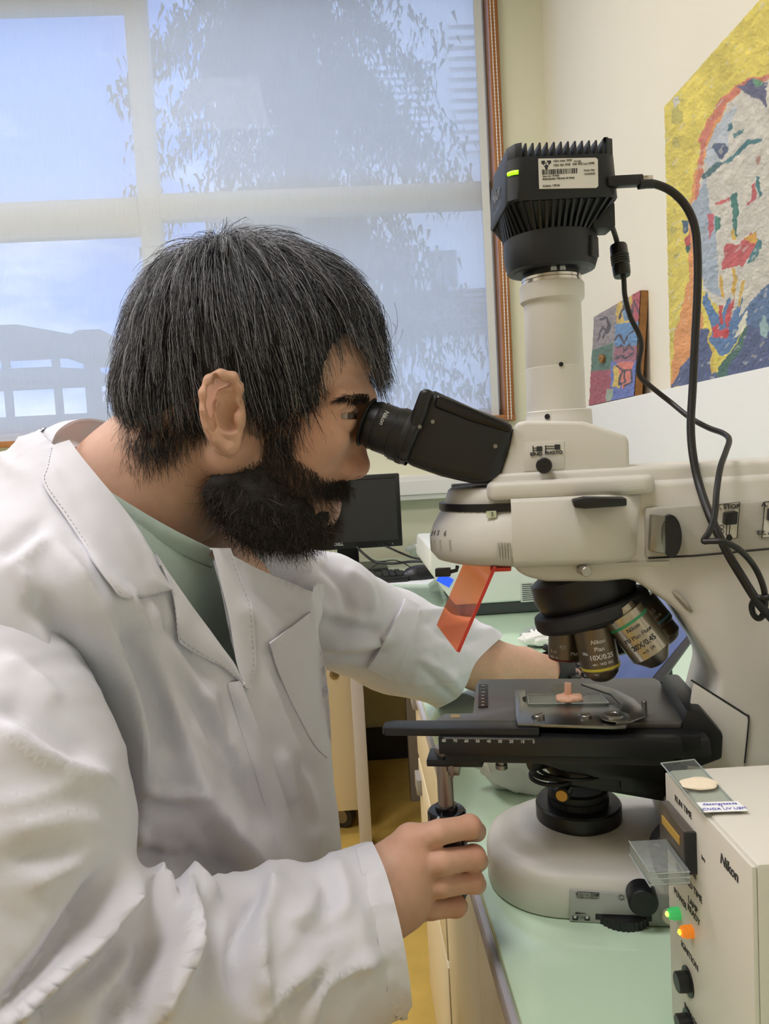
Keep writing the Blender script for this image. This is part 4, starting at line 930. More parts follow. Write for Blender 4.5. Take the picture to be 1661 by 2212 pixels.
# ================================================================== camera on the photo tube
CO_ = MO + MEX * cxx; CYW = math.radians(-1.0)
cz0 = float(at(1187, 585, CO_[1] - 0.0255)[2])
cm = thing('microscope_camera', 'black finned digital camera with white inventory label on top of the microscope', 'camera', (CO_[0], CO_[1], cz0), CYW)
CEX, CEY = np.array([math.cos(CYW), math.sin(CYW), 0]), np.array([-math.sin(CYW), math.cos(CYW), 0]); CORG = np.array([CO_[0], CO_[1], cz0])
def c2(px, py, yl): return mp(px, py, yl, CORG, CEX, CEY)
def c3(px, py, yl): x, z = c2(px, py, yl); return np.array([x, yl, z])
def cpart(name, VF, m, parent=None, smooth=35, label=None): return mesh(name, VF[0], VF[1], m, cm if parent is None else parent, smooth=smooth, label=label)
m_cam = mat('camera_black', (24, 28, 33), 0.45, bump=0.12, bscale=2500)
HD = 0.044
zA, zB, zC = c2(1217, 428, -HD)[1], c2(1217, 333, -HD)[1], c2(1217, 297, -HD)[1]      # lower edge, foot of fins, top
xl, xr_ = c2(1095, 390, -HD)[0], c2(1343, 390, -HD)[0]; cxm, cw = (xl + xr_) / 2, xr_ - xl
def crect(w, d, r): return [(x + cxm, y) for x, y in rrect(w, d, r, 6)]
cb = cpart('housing', loft([[(x, y, z) for x, y in crect(w_, 2 * HD + dd, 0.013)] for w_, dd, z in ((cw - 0.002, -0.002, zA), (cw, 0, zA + 0.0015), (cw - 0.003, -0.003, zB))]), m_cam, smooth=40)
x0f, x1f = c2(1129, 310, -HD)[0], c2(1316, 310, -HD)[0]
yfn = HD - 0.003
cpart('end_block', prism([(xl + 0.0035, -yfn + 0.010), (xl + 0.008, -yfn + 0.002), (xl + 0.0125, -yfn), (x0f, -yfn), (x0f, yfn), (xl + 0.0125, yfn), (xl + 0.0035, yfn - 0.010)], zB - 0.0005, zC - 0.001, 'z', 0.0012), m_cam)
cpart('end_block', prism([(x1f, -yfn), (xr_ - 0.010, -yfn), (xr_ - 0.004, -yfn + 0.003), (xr_ - 0.003, -yfn + 0.010), (xr_ - 0.003, yfn - 0.01), (xr_ - 0.010, yfn), (x1f, yfn)], zB - 0.0005, zC, 'z', 0.002), m_cam)
fin = None
for i in range(12):
    x = x0f + (x1f - x0f) * (i + 0.55) / 12.2
    if fin is None:
        fin = cpart('cooling_fin', prism([(-0.0014, 0), (0.0014, 0), (0.0007, zC - zB - 0.001), (-0.0007, zC - zB - 0.001)], -yfn, yfn, 'y', 0.0004), m_cam); fin.location = (x, 0, zB - 0.0005)
    else:
        f2 = fin.copy(); COL.objects.link(f2); f2.parent = cm; f2.location = (x, 0, zB - 0.0005)
# tapering ribbed skirt from the square body to the round foot
R0 = abs(c2(1187 + 99, 520, 0)[0] - c2(1187, 520, 0)[0]); zD = c2(1187, 505, 0)[1] - 0.004; zE = c2(1187, 492, 0)[1]
sq = crect(cw - 0.008, 2 * HD - 0.008, 0.013); nS = len(sq)
ci = []
for x, y in sq:
    a = math.atan2(y, x - cxm); ci.append((0.93 * R0 * math.cos(a), 0.93 * R0 * math.sin(a)))
cpart('skirt', loft([[(x, y, zD) for x, y in ci], [(x, y, zA) for x, y in sq]]), m_cam)
for k in range(52):
    a = 2 * math.pi * (k + 0.5) / 52; ca, sa_ = math.cos(a), math.sin(a)
    t_ = min((cw / 2 - 0.002) / max(abs(ca), 1e-6), (HD - 0.002) / max(abs(sa_), 1e-6)); t_ = min(t_, 0.0545)
    o_ = np.array([ca, sa_, 0]); s_ = np.array([-sa_, ca, 0]) * 0.0011
    P0, P1, P2, P3 = o_ * 0.9 * R0 + (0, 0, zD - 0.001), o_ * 1.0 * R0 + (0, 0, zD - 0.001), o_ * t_ + (cxm, 0, zA + 0.0004), o_ * (t_ - 0.008) + (cxm, 0, zA + 0.0004)
    Vr = np.array([p + q for q in (s_, -s_) for p in (P0, P1, P2, P3)]); Fr = [(0, 1, 2, 3), (7, 6, 5, 4), (0, 4, 5, 1), (1, 5, 6, 2), (2, 6, 7, 3), (3, 7, 4, 0)]
    cpart('rib', (Vr, Fr), m_cam, smooth=False)
z1 = c2(1187, 545, -R0)[1]; z2, z3 = c2(1187, 566, -R0 * 0.93)[1], c2(1187, 571, -R0 * 0.80)[1]; zch = MO[2] + zax(585) - cz0
ft = cpart('foot', lathe([(R0 * 0.62, z3), (R0 * 0.80, z3), (R0 * 0.82, z2), (R0 * 0.93, z2 + 0.0005), (R0 * 0.985, z1), (R0, zD - 0.010), (R0 * 0.99, zD - 0.001), (R0 * 0.93, zD + 0.001), (R0 * 0.5, zD + 0.002)], n=64), m_cam)
cpart('mount_ring', lathe([(R0 * 0.60, z3 + 0.002), (R0 * 0.60, zch + 0.0004), (R0 * 0.55, zch + 0.0003)], n=56), m_mb)
cpart('grip', xf(box(-0.006, 0.006, -0.0015, 0.0015, z1 - 0.002, zD - 0.006, 0.001), rot('Z', 48), (R0 * 0.75, -R0 * 0.67, 0)), m_mbm, ft)
for dx in (-0.0035, 0.0035):
    cpart('index_mark', prism([(dx - 0.0024, zch + 0.0008), (dx + 0.0024, zch + 0.0008), (dx + 0.0018, zch + 0.0055), (dx - 0.0018, zch + 0.0055)], -R0 * 0.60 - 0.0006, -R0 * 0.58, 'y'), mat('index_grey', (196, 200, 206), 0.4), ft)
cpart('cable_boss', box(0.026, 0.0435, -0.030, -0.006, c2(1300, 514, 0)[1], zA, 0.0015), m_cam)
# led and lettering
a, na = hit(cb, 1098, 377); b, nb = hit(cb, 1120, 372)
if a is not None and b is not None:
    cpart('status_led', tube(smooth_path([a, (a + b) / 2 + (na + nb) * 0.0006, b], 6), 0.0016, 10), mat('led_lime', (160, 220, 40), 0.4, emit=(150, 235, 30), estr=1.2), cb)
fl, nl = hit(cb, 1073, 424)
if fl is not None:
    text_on("Nikon", 0.013, fl + nl * 0.0003, (0, -1, 0), (0, 0, 1), mat('logo_grey', (120, 124, 130), 0.5), cb, shear=0.2, bold=0.01)
    text_on('Digital Sight 10', 0.0058, fl + nl * 0.0003 + np.array([0, 0, -0.0105]), (0, -1, 0), (0, 0, 1), mat('logo_grey'), cb)
YLB = -HD - 0.0003
def lab(px, py): return c3(px, py, YLB)
lb_ = cpart('inventory_label', prism([tuple(c2(a, b, YLB)) for a, b in ((1163, 343), (1287, 341), (1291, 345), (1292, 402), (1288, 406), (1165, 408))], YLB - 0.0004, YLB + 0.001, 'y'), mat('label_paper', (226, 222, 212), 0.6), smooth=False, label='white printed inventory label')
def ltext(s, size, px, py, **k): text_on(s, size * 0.78, c3(px, py, YLB - 0.0006), (1, 0, 0.012), (0, 0, 1), m_ink, lb_, align='LEFT', depth=0.0001, **k)
ltext('UGA Adm: 3520', 0.0026, 1195, 348); ltext('A.Log:', 0.0026, 1240, 348); ltext('UGA Apl: 3928   Edif: B20 Loc: 0A08', 0.0026, 1195, 357)
ltext('Num. Inv:  814544', 0.0021, 1172, 381, bold=0.01); ltext('Descripci\u00f3n: C\u00e1mera de fotos', 0.0025, 1172, 387, bold=0.01); ltext('N.Serie: 110126', 0.0025, 1172, 402, bold=0.01)
ltext('Fecha Alta:', 0.0024, 1261, 368); ltext('14/10/2022', 0.0024, 1261, 376)
bars, xx = [], 0.0
p0 = c3(1171, 372, YLB - 0.0005)
while xx < 0.0255:
    w_ = random.choice((0.0003, 0.0003, 0.0006, 0.0009)); bars.append(box(p0[0] + xx, p0[0] + xx + w_, p0[1] - 0.0001, p0[1] + 0.0001, p0[2] - 0.0018, p0[2] + 0.0018)); xx += w_ + random.choice((0.0003, 0.0005, 0.0007))
cpart('barcode', merge(*bars), m_ink, lb_, smooth=False)
em = []
for pts in (((-4, 3), (-1, 3), (-1.2, 0.5), (-2.4, -0.8), (-3.2, 0.6), (-4, 0.4)), ((0.6, 3), (4, 3), (4, 0.4), (3.1, 0.7), (2.2, -0.8), (1.2, 0.4), (2.2, 1.2), (0.6, 1.6)), ((-2.0, -1.2), (-0.8, -0.6), (0, 0.3), (0.8, -0.6), (2.0, -1.2), (1.0, -3.0), (0.9, -4.2), (-0.9, -4.2), (-1.0, -3.0)), ((-0.9, 1.6), (0.2, 1.2), (0.3, 0.6), (-0.7, 0.4))):
    o_ = c3(1180, 355, YLB - 0.0004); em.append(prism([(o_[0] + u * 0.0009, o_[2] + v * 0.0009) for u, v in pts], o_[1] - 0.0001, o_[1] + 0.0001, 'y'))
cpart('tree_emblem', merge(*em), m_ink, lb_, smooth=False)
# cables
m_cable = mat('cable_black', (26, 25, 25), 0.42)
def W3(px, py, Y): return at(px, py, Y)
uc = thing('usb_cable', 'thick black cable arching from the camera down past the painting', 'cable', tuple(W3(1350, 394, 0.60)))
part('plug', xf(box(-0.012, 0.014, -0.004, 0.004, -0.0036, 0.0040, 0.001), rot('Z', -2), tuple(W3(1346, 393, 0.578))), m_mb, uc)
part('plug_shell', xf(box(0, 0.0075, -0.0025, 0.0025, -0.0016, 0.0016, 0.0005), rot('Z', -2), tuple(W3(1387, 386, 0.576))), m_chrome, uc)
P = [(1384, 397, .577), (1412, 397, .577), (1450, 413, .576), (1482, 446, .575), (1501, 492, .574), (1507, 560, .573), (1506, 640, .572), (1501, 740, .57), (1496, 840, .567), (1492, 920, .562), (1497, 985, .555), (1511, 1050, .545), (1536, 1120, .525), (1572, 1195, .512), (1606, 1252, .508), (1640, 1305, .506), (1700, 1385, .51), (1800, 1600, .53), (1850, 1900, .56)]
part('lead', tube(smooth_path([W3(*p) for p in P], 8), 0.0030, 12), m_cable, uc)
part('strain_relief', tube([W3(1380, 397, .577), W3(1400, 396.5, .577), W3(1412, 398, .577)], [0.0042, 0.0036, 0.0031], 12), m_mb, uc)
pc = thing('power_cable', 'thin black power lead with ferrite bead hanging from the camera', 'cable', tuple(W3(1322, 482, 0.62)))
P = [(1314, 472, .60), (1323, 492, .61), (1332, 520, .62), (1340, 560, .62), (1347, 600, .618), (1350, 640, .617), (1362, 685, .615), (1380, 722, .612), (1385, 750, .61), (1379, 790, .61), (1384, 815, .61), (1412, 840, .605), (1450, 870, .60), (1490, 902, .585), (1530, 924, .57), (1562, 936, .558), (1575, 950, .548), (1568, 975, .535), (1556, 1010, .522), (1548, 1060, .512), (1544, 1110, .506), (1534, 1145, .503), (1520, 1168, .503), (1535, 1169, .500), (1565, 1171, .496), (1600, 1190, .497), (1630, 1225, .508), (1648, 1265, .506), (1653, 1300, .506), (1648, 1328, .508), (1638, 1336, .512), (1627, 1326, .514), (1624, 1308, .512), (1632, 1294, .506), (1650, 1292, .503), (1700, 1310, .50), (1800, 1500, .52), (1850, 1900, .57)]
part('lead', tube(smooth_path([W3(*p) for p in P], 6), 0.0021, 10), m_cable, pc)
f0, f1 = W3(1335, 528, .623), W3(1344, 597, .618); fd = f1 - f0; FL = np.linalg.norm(fd)
part('ferrite_bead', lathe([(0.003, 0), (0.0062, 0.0005), (0.0068, 0.08 * FL), (0.0070, 0.33 * FL)] + [((0.0066 if k % 2 else 0.0074), (0.36 + 0.04 * k) * FL) for k in range(8)] + [(0.0070, 0.70 * FL), (0.0068, 0.92 * FL), (0.0062, FL), (0.003, FL)], f0, fd, 28), m_mb, pc)

# ================================================================== lamp power supply on the bench, right foreground
PT = at(1435, 1662, 0.44); PZ = float(PT[2]); P1 = atz(1625, 1868, PZ); P0 = PT
pe = (P1 - P0); plen = np.linalg.norm(pe); pe /= plen; pn = np.array([pe[1], -pe[0], 0])          # pn: outward of the front panel
PRZ = math.atan2(pe[1], pe[0])
ps = thing('lamp_power_supply', 'pale grey lamp power supply box with lit green and orange lamps in the foreground', 'power supply', (P0[0], P0[1], BENCH), PRZ)
def s2w(u, n, z): return P0 * np.array([1, 1, 0]) + pe * u + pn * n + np.array([0, 0, z])
def sl_(u, n, z): return np.array([u, -n, z - BENCH])             # same point in the box's own frame (local x along panel, local -y outward)
m_ps = mat('supply_grey_white', (216, 211, 198), 0.45, bump=0.05, bscale=1500)
def spart(name, VF, m, parent=None, smooth=35, label=None): return mesh(name, VF[0], VF[1], m, ps if parent is None else parent, smooth=smooth, label=label)
H_ = PZ - BENCH
shell = spart('case', box(0, plen, 0.002, 0.30, 0.006, H_, 0.0025), m_ps)
spart('front_panel', box(0.0006, plen - 0.0006, 0, 0.0025, 0.008, H_ - 0.0015, 0.0008), m_ps)
for u in (0.015, plen - 0.015):
    for y in (0.03, 0.27): spart('foot', lathe([(0.007, 0), (0.008, 0.006), (0.007, 0.0061)], (u, y, 0), n=20), m_mb)
def sp(px, py, off=0.0):
    """photo point on the front panel -> own frame"""
    d = ray(px, py); n = pn; t = ((P0 - CAM) @ n + off) / (d @ n); p = CAM + d * t - P0
    return np.array([p @ pe, -off, p[2] + H_])
def stext(s, size, px, py, parent=None, **k): return text_on(s, size, sp(px, py, 0.0002), (1, 0, 0), (0, 0, 1), m_ink, parent or ps, depth=0.0001, **k)
stext('RUN TIME', 0.0053, 1475, 1743, bold=0.0); stext('hrs', 0.0034, 1519, 1855)
stext('USE THE', 0.0053, 1486, 1872, spacing=1.1); stext('SPECIFIED TIME', 0.0053, 1487, 1907); stext('POWER', 0.0053, 1469, 1941); stext('LAMP', 0.0053, 1496, 1955); stext('READY', 0.0053, 1498, 1976); stext('IGNITION', 0.0053, 1489, 2065); stext('POWER', 0.0053, 1492, 2195)
stext('Nikon', 0.0077, 1574, 1874, shear=0.22, bold=0.02)
a, b = sp(1444, 1727), sp(1507, 1885); u0, u1 = sp(1445, 1760)[0], sp(1503, 1840)[0]; z1_, z0_ = sp(1444, 1728)[2], sp(1443, 1806)[2]
me_ = spart('hour_meter', box(u0, u1, -0.006, 0, z0_, z1_, 0.0008), mat('meter_bezel', (104, 96, 88), 0.3, 0.4))
mz1, mz0 = z1_ - 0.010, z0_ + 0.012
spart('meter_dial', box(u0 + 0.006, u1 - 0.006, -0.0066, -0.0058, (z0_ + z1_) / 2 + 0.001, z1_ - 0.006), mat('meter_dial', (196, 156, 70), 0.35), me_)
spart('bezel_edge', box(u1 - 0.0004, u1 + 0.0016, -0.0064, -0.0001, z0_, z1_), m_mbm, me_)
for (px, py, c_, nm, r_) in ((1467, 1973, (70, 200, 110), 'green', 0.0042), (1495, 2012, (250, 140, 40), 'orange', 0.0042)):
    o_ = sp(px, py)
    lens = spart('indicator_lamp', lathe([(0.0036, 0), (0.0036, 0.004), (0.0029, 0.0062), (0.0, 0.0070)], o_, (0, -1, 0), 20, cap=False), mat('lens_' + nm, c_, 0.25, emit=c_, estr=0.25), label=nm + ' glowing indicator')
    spart('lamp_core', lathe([(0.0014, 0.0066), (0.0016, 0.0074), (0.0, 0.0084)], o_, (0, -1, 0), 12, cap=False), mat('core_' + nm, (235, 255, 120) if nm == 'green' else (255, 220, 90), 0.3, emit=(200, 255, 90) if nm == 'green' else (255, 200, 50), estr=1.6), lens)
for (px, py, nm) in ((1487, 2120, 'ignition_button'), (1489, 2212, 'power_switch')):
    o_ = sp(px, py)
    bt = spart(nm, lathe([(0.0082, 0), (0.0082, 0.0008), (0.0058, 0.001), (0.0056, 0.0065), (0.005, 0.007), (0.0, 0.007)], o_, (0, -1, 0), 30, cap=False), m_mb)
sc2 = sp(1640, 1975); 
spart('side_screw', lathe([(0.0015, 0), (0.0015, 0.0006), (0, 0.0008)], (plen, 0.012, sp(1625, 1980)[2] + 0.01), (1, 0, 0), 16, cap=False), m_steel)

# glass slides
m_slide = glass('slide_glass', (246, 250, 248), 0.10, 0.03, 0.05, (226, 230, 228)); m_slide_e = glass('slide_edge', (196, 214, 206), 0.25, 0.1, 0.35, (224, 232, 228))
m_dough = mat('cream_paste', (244, 226, 198), 0.7, bump=0.3, bscale=700, sss=0.1)
def blob(cx, cy, rx, ry, h, seed, n=36, lob=0.09):
    rg = np.random.default_rng(seed); ph = rg.uniform(0, 6.28, 6); am = rg.uniform(0.3, 1, 6) * lob / 2
    rings = []
    for f, z in ((1.0, 0), (1.03, 0.3), (0.97, 0.7), (0.80, 0.95), (0.45, 1.05), (0.05, 1.0)):
        rings.append([(cx + rx * f * math.cos(t) * (1 + sum(am[k] * math.sin((k + 2) * t + ph[k]) for k in range(6))), cy + ry * f * math.sin(t) * (1 + sum(am[k] * math.sin((k + 2) * t + ph[k]) for k in range(6))), h * z * (1 + 0.12 * math.sin(5 * t + ph[0]))) for t in np.linspace(0, 6.283, n, endpoint=False)])
    return loft(rings)
def slide_thing(px4, z, label, stuff_px, dough_r, note, group='loose glass slides'):
    q = [atz(a, b, z)[:2] for a, b in px4]; c = np.mean(q, axis=0)
    t_ = thing('glass_slide', label, 'glass slide', (c[0], c[1], z), 0, group)
    part('glass', prism([tuple(p) for p in q], z, z + 0.0012, 'z'), m_slide, t_, smooth=False)
    part('glass_edge', merge(*[tube([(q[i][0], q[i][1], z + 0.0006), (q[(i + 1) % 4][0], q[(i + 1) % 4][1], z + 0.0006)], 0.0005, 4) for i in range(4)]), m_slide_e, t_, smooth=False)
    if stuff_px:
        p_ = atz(*stuff_px, z + 0.0013); part('sample', xf(blob(0, 0, dough_r, dough_r * 0.72, 0.0014, 5), None, (p_[0], p_[1], z + 0.0013)), m_dough, t_)
    if note:
        nq = [atz(a, b, z + 0.0014)[:2] for a, b in note]; lb = part('paper_label', prism([tuple(p) for p in nq], z + 0.0013, z + 0.0016, 'z'), mat('label_white', (240, 240, 240), 0.7), t_, smooth=False)
        ux = np.array([*(nq[2] - nq[3]), 0]); uy = np.array([*(nq[0] - nq[3]), 0]); cc_ = np.array([*np.mean(nq, axis=0), z + 0.0018])
        for s_, f in (('desengrasada', 0.26), ('?', 0.0), ('CNDA UV UEM', -0.27)):
            text_on(s_, 0.0034, cc_ + uy * f * 0.95, ux, uy, mat('biro_blue', (96, 96, 190), 0.6), lb, world=True, depth=0.00005, shear=0.2)
    return t_
slide_thing([(1428, 1651), (1500, 1643), (1600, 1752), (1516, 1757)], PZ + 0.0004, 'glass slide with cream smear and handwritten paper label on the power supply', (1510, 1694), 0.0105, [(1504, 1734), (1594, 1731), (1615, 1752), (1522, 1755)])
# clear stopper box stuck on the panel in front of the meter
o_ = sp(1470, 1830); cb_ = thing('clear_slide_box', 'small clear plastic box sticking out before the hour meter', 'box', tuple(s2w(o_[0], 0.012, PZ - H_ + o_[2] - 0.0)), PRZ)
m_clear = glass('clear_plastic', (225, 232, 230), 0.14, 0.08, 0.18, (226, 230, 228))
qv = sp(1420, 1812, 0.022); zc_ = sp(1445, 1830)[2]
VFb = box(0, 0.034, -0.028, -0.0065, -0.004, 0.004, 0.0006)
mesh('tray', *VFb, m_clear, cb_); cb_.location = tuple(s2w(sp(1441, 1826, 0.006)[0], 0.0, BENCH + sp(1441, 1826, 0.006)[2])); WM[cb_.name] = Matrix.Translation(cb_.location) @ Matrix.Rotation(PRZ, 4, 'Z')
for k in range(3): mesh('lid_rim', *tube([(0.034, -0.028, -0.003 + 0.003 * k), (0.034, -0.0065, -0.003 + 0.003 * k)], 0.0004, 4), m_slide_e, cb_, smooth=False)
mesh('lid_rim', *merge(*[tube([(0, -0.028, z), (0.034, -0.028, z)], 0.0004, 4) for z in (-0.004, 0.004)]), m_slide_e, cb_, smooth=False)

# specimen on the stage
sgz = BENCH + STZ + 0.0042
q4 = [mz(*p, STZ + 0.0042) for p in ((1140, 1502), (1296, 1500), (1315, 1520), (1142, 1522))]
sg = thing('specimen_slide', 'glass slide holding a pink clay lump under the objectives', 'glass slide', tuple(MO + np.array([0, 0, STZ + 0.0042])), MA, 'loose glass slides')
mesh('glass', *prism([(p[0], p[1]) for p in q4], 0, 0.0012, 'z'), m_slide, sg, smooth=False)
mesh('glass_edge', *merge(*[tube([(q4[i][0], q4[i][1], 0.0006), (q4[(i + 1) % 4][0], q4[(i + 1) % 4][1], 0.0006)], 0.0005, 4) for i in range(4)]), m_slide_e, sg, smooth=False)
c4 = mz(1229, 1509, STZ + 0.006); m_clay = mat('pink_clay', (236, 186, 156), 0.65, bump=0.2, bscale=600, sss=0.15)
mesh('clay_lump', *xf(blob(0, 0, 0.0110, 0.0085, 0.0035, 9, lob=0.12), None, (c4[0], c4[1], 0.0013)), m_clay, sg)
mesh('upright_chip', *xf(box(-0.0026, 0.0026, -0.0015, 0.0015, 0.0, 0.0105, 0.0006), rot('Y', 3), (c4[0] - 0.0008, c4[1] + 0.001, 0.004)), m_clay, sg)
# ================================================================== things on the far benches and on the wall
def face_at(px, py, Y): return at(px, py, Y)
MY = 2.46
mo = thing('computer_monitor', 'black flat monitor standing on the window bench with its screen off', 'monitor', (float(at(770, 1225, MY)[0]), MY, BENCH))
mx1_, mz1_ = float(at(862, 1024, MY)[0]), float(at(862, 1022, MY)[2]); mz0_ = float(at(856, 1180, MY)[2]); mx0_ = mx1_ - 0.44
m_mon = mat('monitor_black', (30, 30, 30), 0.4)
part('bezel', box(mx0_, mx1_, MY, MY + 0.035, mz0_, mz1_, 0.004), m_mon, mo)
scr = part('screen', box(mx0_ + 0.012, mx1_ - 0.014, MY - 0.0015, MY + 0.001, mz0_ + 0.022, mz1_ - 0.014), mat('screen_off', (44, 44, 44), 0.35), mo, smooth=False)
part('screen_rim', box(mx0_ + 0.012, mx1_ - 0.014, MY - 0.002, MY - 0.001, mz1_ - 0.0150, mz1_ - 0.0125), m_blackg, scr, smooth=False)
text_on('DELL', 0.013, at(732, 1176, MY - 0.002), (1, 0, 0), (0, 0, 1), m_inkw, mo, world=True, bold=0.02)
for k in range(5): part('button', box(float(at(808 + 10 * k, 1173, MY)[0]) - 0.002, float(at(808 + 10 * k, 1173, MY)[0]) + 0.002, MY - 0.0012, MY, mz0_ + 0.007, mz0_ + 0.011), m_grey if k == 4 else m_blackg, mo, smooth=False)
sxm = float(at(752, 1200, MY + 0.06)[0])
part('stand_neck', prism([(sxm - 0.036, BENCH + 0.01), (sxm + 0.036, BENCH + 0.01), (sxm + 0.032, mz0_ + 0.12), (sxm - 0.032, mz0_ + 0.12)], MY + 0.045, MY + 0.075, 'y', 0.003), m_mon, mo)
part('stand_foot', prism(rrect(0.25, 0.19, 0.01), 0, 0.012, 'z', 0.003)[0:2] if False else xf(prism(rrect(0.25, 0.19, 0.01), 0, 0.012, 'z', 0.003), None, (sxm, MY + 0.03, BENCH)), m_mon, mo)
kb_ = thing('keyboard', 'black desktop keyboard lying below the dark monitor', 'keyboard', (float(atz(790, 1243, BENCH)[0]), 2.2, BENCH), math.radians(2))
kr = atz(882, 1248, BENCH + 0.012); kw, kd = 0.44, 0.13
mesh('case', *box(-kw, 0, 0, kd, 0, 0.016, 0.003), m_mon, kb_); kb_.location = (kr[0], kr[1], BENCH); WM[kb_.name] = Matrix.Translation(kb_.location) @ Matrix.Rotation(math.radians(2), 4, 'Z')
key0 = None
for r in range(6):
    for c in range(22):
        if c in (14, 18) or (r == 5 and 3 < c < 9 and c != 6): continue
        x = -kw + 0.014 + c * 0.0188 + 0.008; y = 0.014 + r * 0.0185 + 0.006
        if key0 is None: key0 = mesh('key', *prism(rrect(0.0155, 0.0155, 0.002, 1), 0, 0.006, 'z'), mat('key_black', (46, 46, 46), 0.45), kb_, smooth=False); k_ = key0
        else: k_ = key0.copy(); COL.objects.link(k_); k_.parent = kb_
        k_.location = (x, y, 0.0158)
mu = thing('computer_mouse', 'black computer mouse on a sheet of paper by the keyboard', 'mouse', tuple(atz(907, 1250, BENCH + 0.001)))
mc = atz(907, 1247, BENCH + 0.004)
fld = Field((-0.07, -0.05, -0.01), (0.07, 0.05, 0.06), 0.004); fld.ell((0, 0, 0.006), (0.058, 0.032, 0.034), 0); fld.D = np.maximum(fld.D, -(fld.ax[2][None, None, :] + 0 * fld.D)); Vm, Fm = fld.mesh()
mesh('shell', Vm @ rot('Z', 12).T + (mc[0], mc[1], BENCH + 0.0012), Fm, mat('mouse_black', (34, 34, 36), 0.35), mu, world=True, smooth=True)
part('wheel', lathe([(0.009, -0.003), (0.009, 0.003)], (mc[0] + 0.036, mc[1] + 0.006, BENCH + 0.026), (0.2, 1, 0), 14), m_blackg, mu)
part('mouse_lead', tube(smooth_path([(mc[0] + 0.056, mc[1] + 0.01, BENCH + 0.012), atz(948, 1238, BENCH + 0.01), atz(980, 1225, BENCH + 0.003), atz(1010, 1222, BENCH + 0.003)], 6), 0.0018, 6), m_cable, mu)
pa = thing('paper_sheet', 'white printed paper lying under the mouse', 'paper', tuple(atz(880, 1262, BENCH)))
part('sheet', prism([tuple(atz(*p, BENCH)[:2]) for p in ((800, 1262), (925, 1262), (965, 1232), (880, 1228))], BENCH, BENCH + 0.0006, 'z'), mat('paper_white', (238, 240, 240), 0.8), pa, smooth=False)
for k, (P, r, lab_) in enumerate((
    ([(770, 1181, 2.44), (790, 1200, 2.42), (812, 1214, 2.38), (850, 1217, 2.36), (890, 1213, 2.36), (935, 1212, 2.34), (1000, 1206, 2.4)], 0.0042, 'thick black cable looping from the monitor stand along the bench'),
    ([(832, 1179, 2.46), (860, 1192, 2.44), (890, 1204, 2.44), (912, 1207, 2.42), (940, 1203, 2.42), (1000, 1190, 2.45)], 0.0036, 'black cable sagging from the lower right of the monitor'),
    ([(805, 1225, 2.33), (825, 1214, 2.38), (850, 1210, 2.38), (870, 1216, 2.34), (895, 1230, 2.24), (905, 1238, 2.18)], 0.0017, 'thin black lead running from the keyboard to the mouse'))):
    pts = []
    for a, b, Y in P:
        p_ = at(a, b, Y); p_[2] = max(p_[2], BENCH + r + 0.001); pts.append(p_)
    tag(mesh('desk_cable', *tube(smooth_path(pts, 6), r, 8), m_cable), lab_, 'cable')
# clear plastic bags at the back of the bench
m_film = glass('plastic_film', (240, 244, 242), 0.16, 0.12, 0.25, (236, 240, 238))
def crumple(c, r, seed, m_, name, label, cat, amp=0.25, n=9):
    fl = Field(np.array((-1, -1, -1)) * 1.5, np.array((1, 1, 1)) * 1.5, 0.11); fl.ell((0, 0, 0), (1, 1, 1), 0); V, Fq = fl.mesh()
    d = V / np.linalg.norm(V, axis=1)[:, None]; k = 1 + amp * np.abs(vnoise(d, 2.2, seed)) * 1.6 - amp * 0.6 + amp * 0.45 * vnoise(d, 5.0, seed + 1)
    V = d * k[:, None] * np.asarray(r); V[:, 2] = np.maximum(V[:, 2], -r[2] * 0.92)
    o = mesh(name, V + np.asarray(c), Fq, m_, smooth=50); return tag(o, label, cat)
c = atz(925, 1205, BENCH); crumple((c[0] + 0.02, c[1], BENCH + 0.034), (0.09, 0.05, 0.035), 3, m_film, 'plastic_bag', 'clear crumpled plastic bag at the back of the bench beside the monitor', 'plastic bag')
c = atz(1115, 1700, BENCH); 
m_tissue = mat('tissue_white', (238, 236, 230), 0.85, bump=0.1, bscale=300)
fl = Field((-1.4,) * 3, (1.4,) * 3, 0.045); fl.ell((0, 0, 0), (1, 1, 1), 0); V, Fq = fl.mesh(); d = V / np.linalg.norm(V, axis=1)[:, None]
kf = 0.92 + 0.34 * (1 - np.abs(vnoise(d, 1.7, 21))) ** 2 - 0.10 * np.abs(vnoise(d, 3.4, 22)) + 0.05 * vnoise(d, 7.0, 23)
V = d * kf[:, None] * np.array((0.052, 0.045, 0.046)); zc0 = BENCH + 0.043; V[:, 2] = np.maximum(V[:, 2], -0.0425)
cb2 = at(1142, 1668, 0.80); tag(mesh('crumpled_bag', V + (cb2[0], 0.81, zc0), Fq, m_tissue, smooth=True), 'crumpled white paper bag on the bench behind the microscope base', 'paper bag')
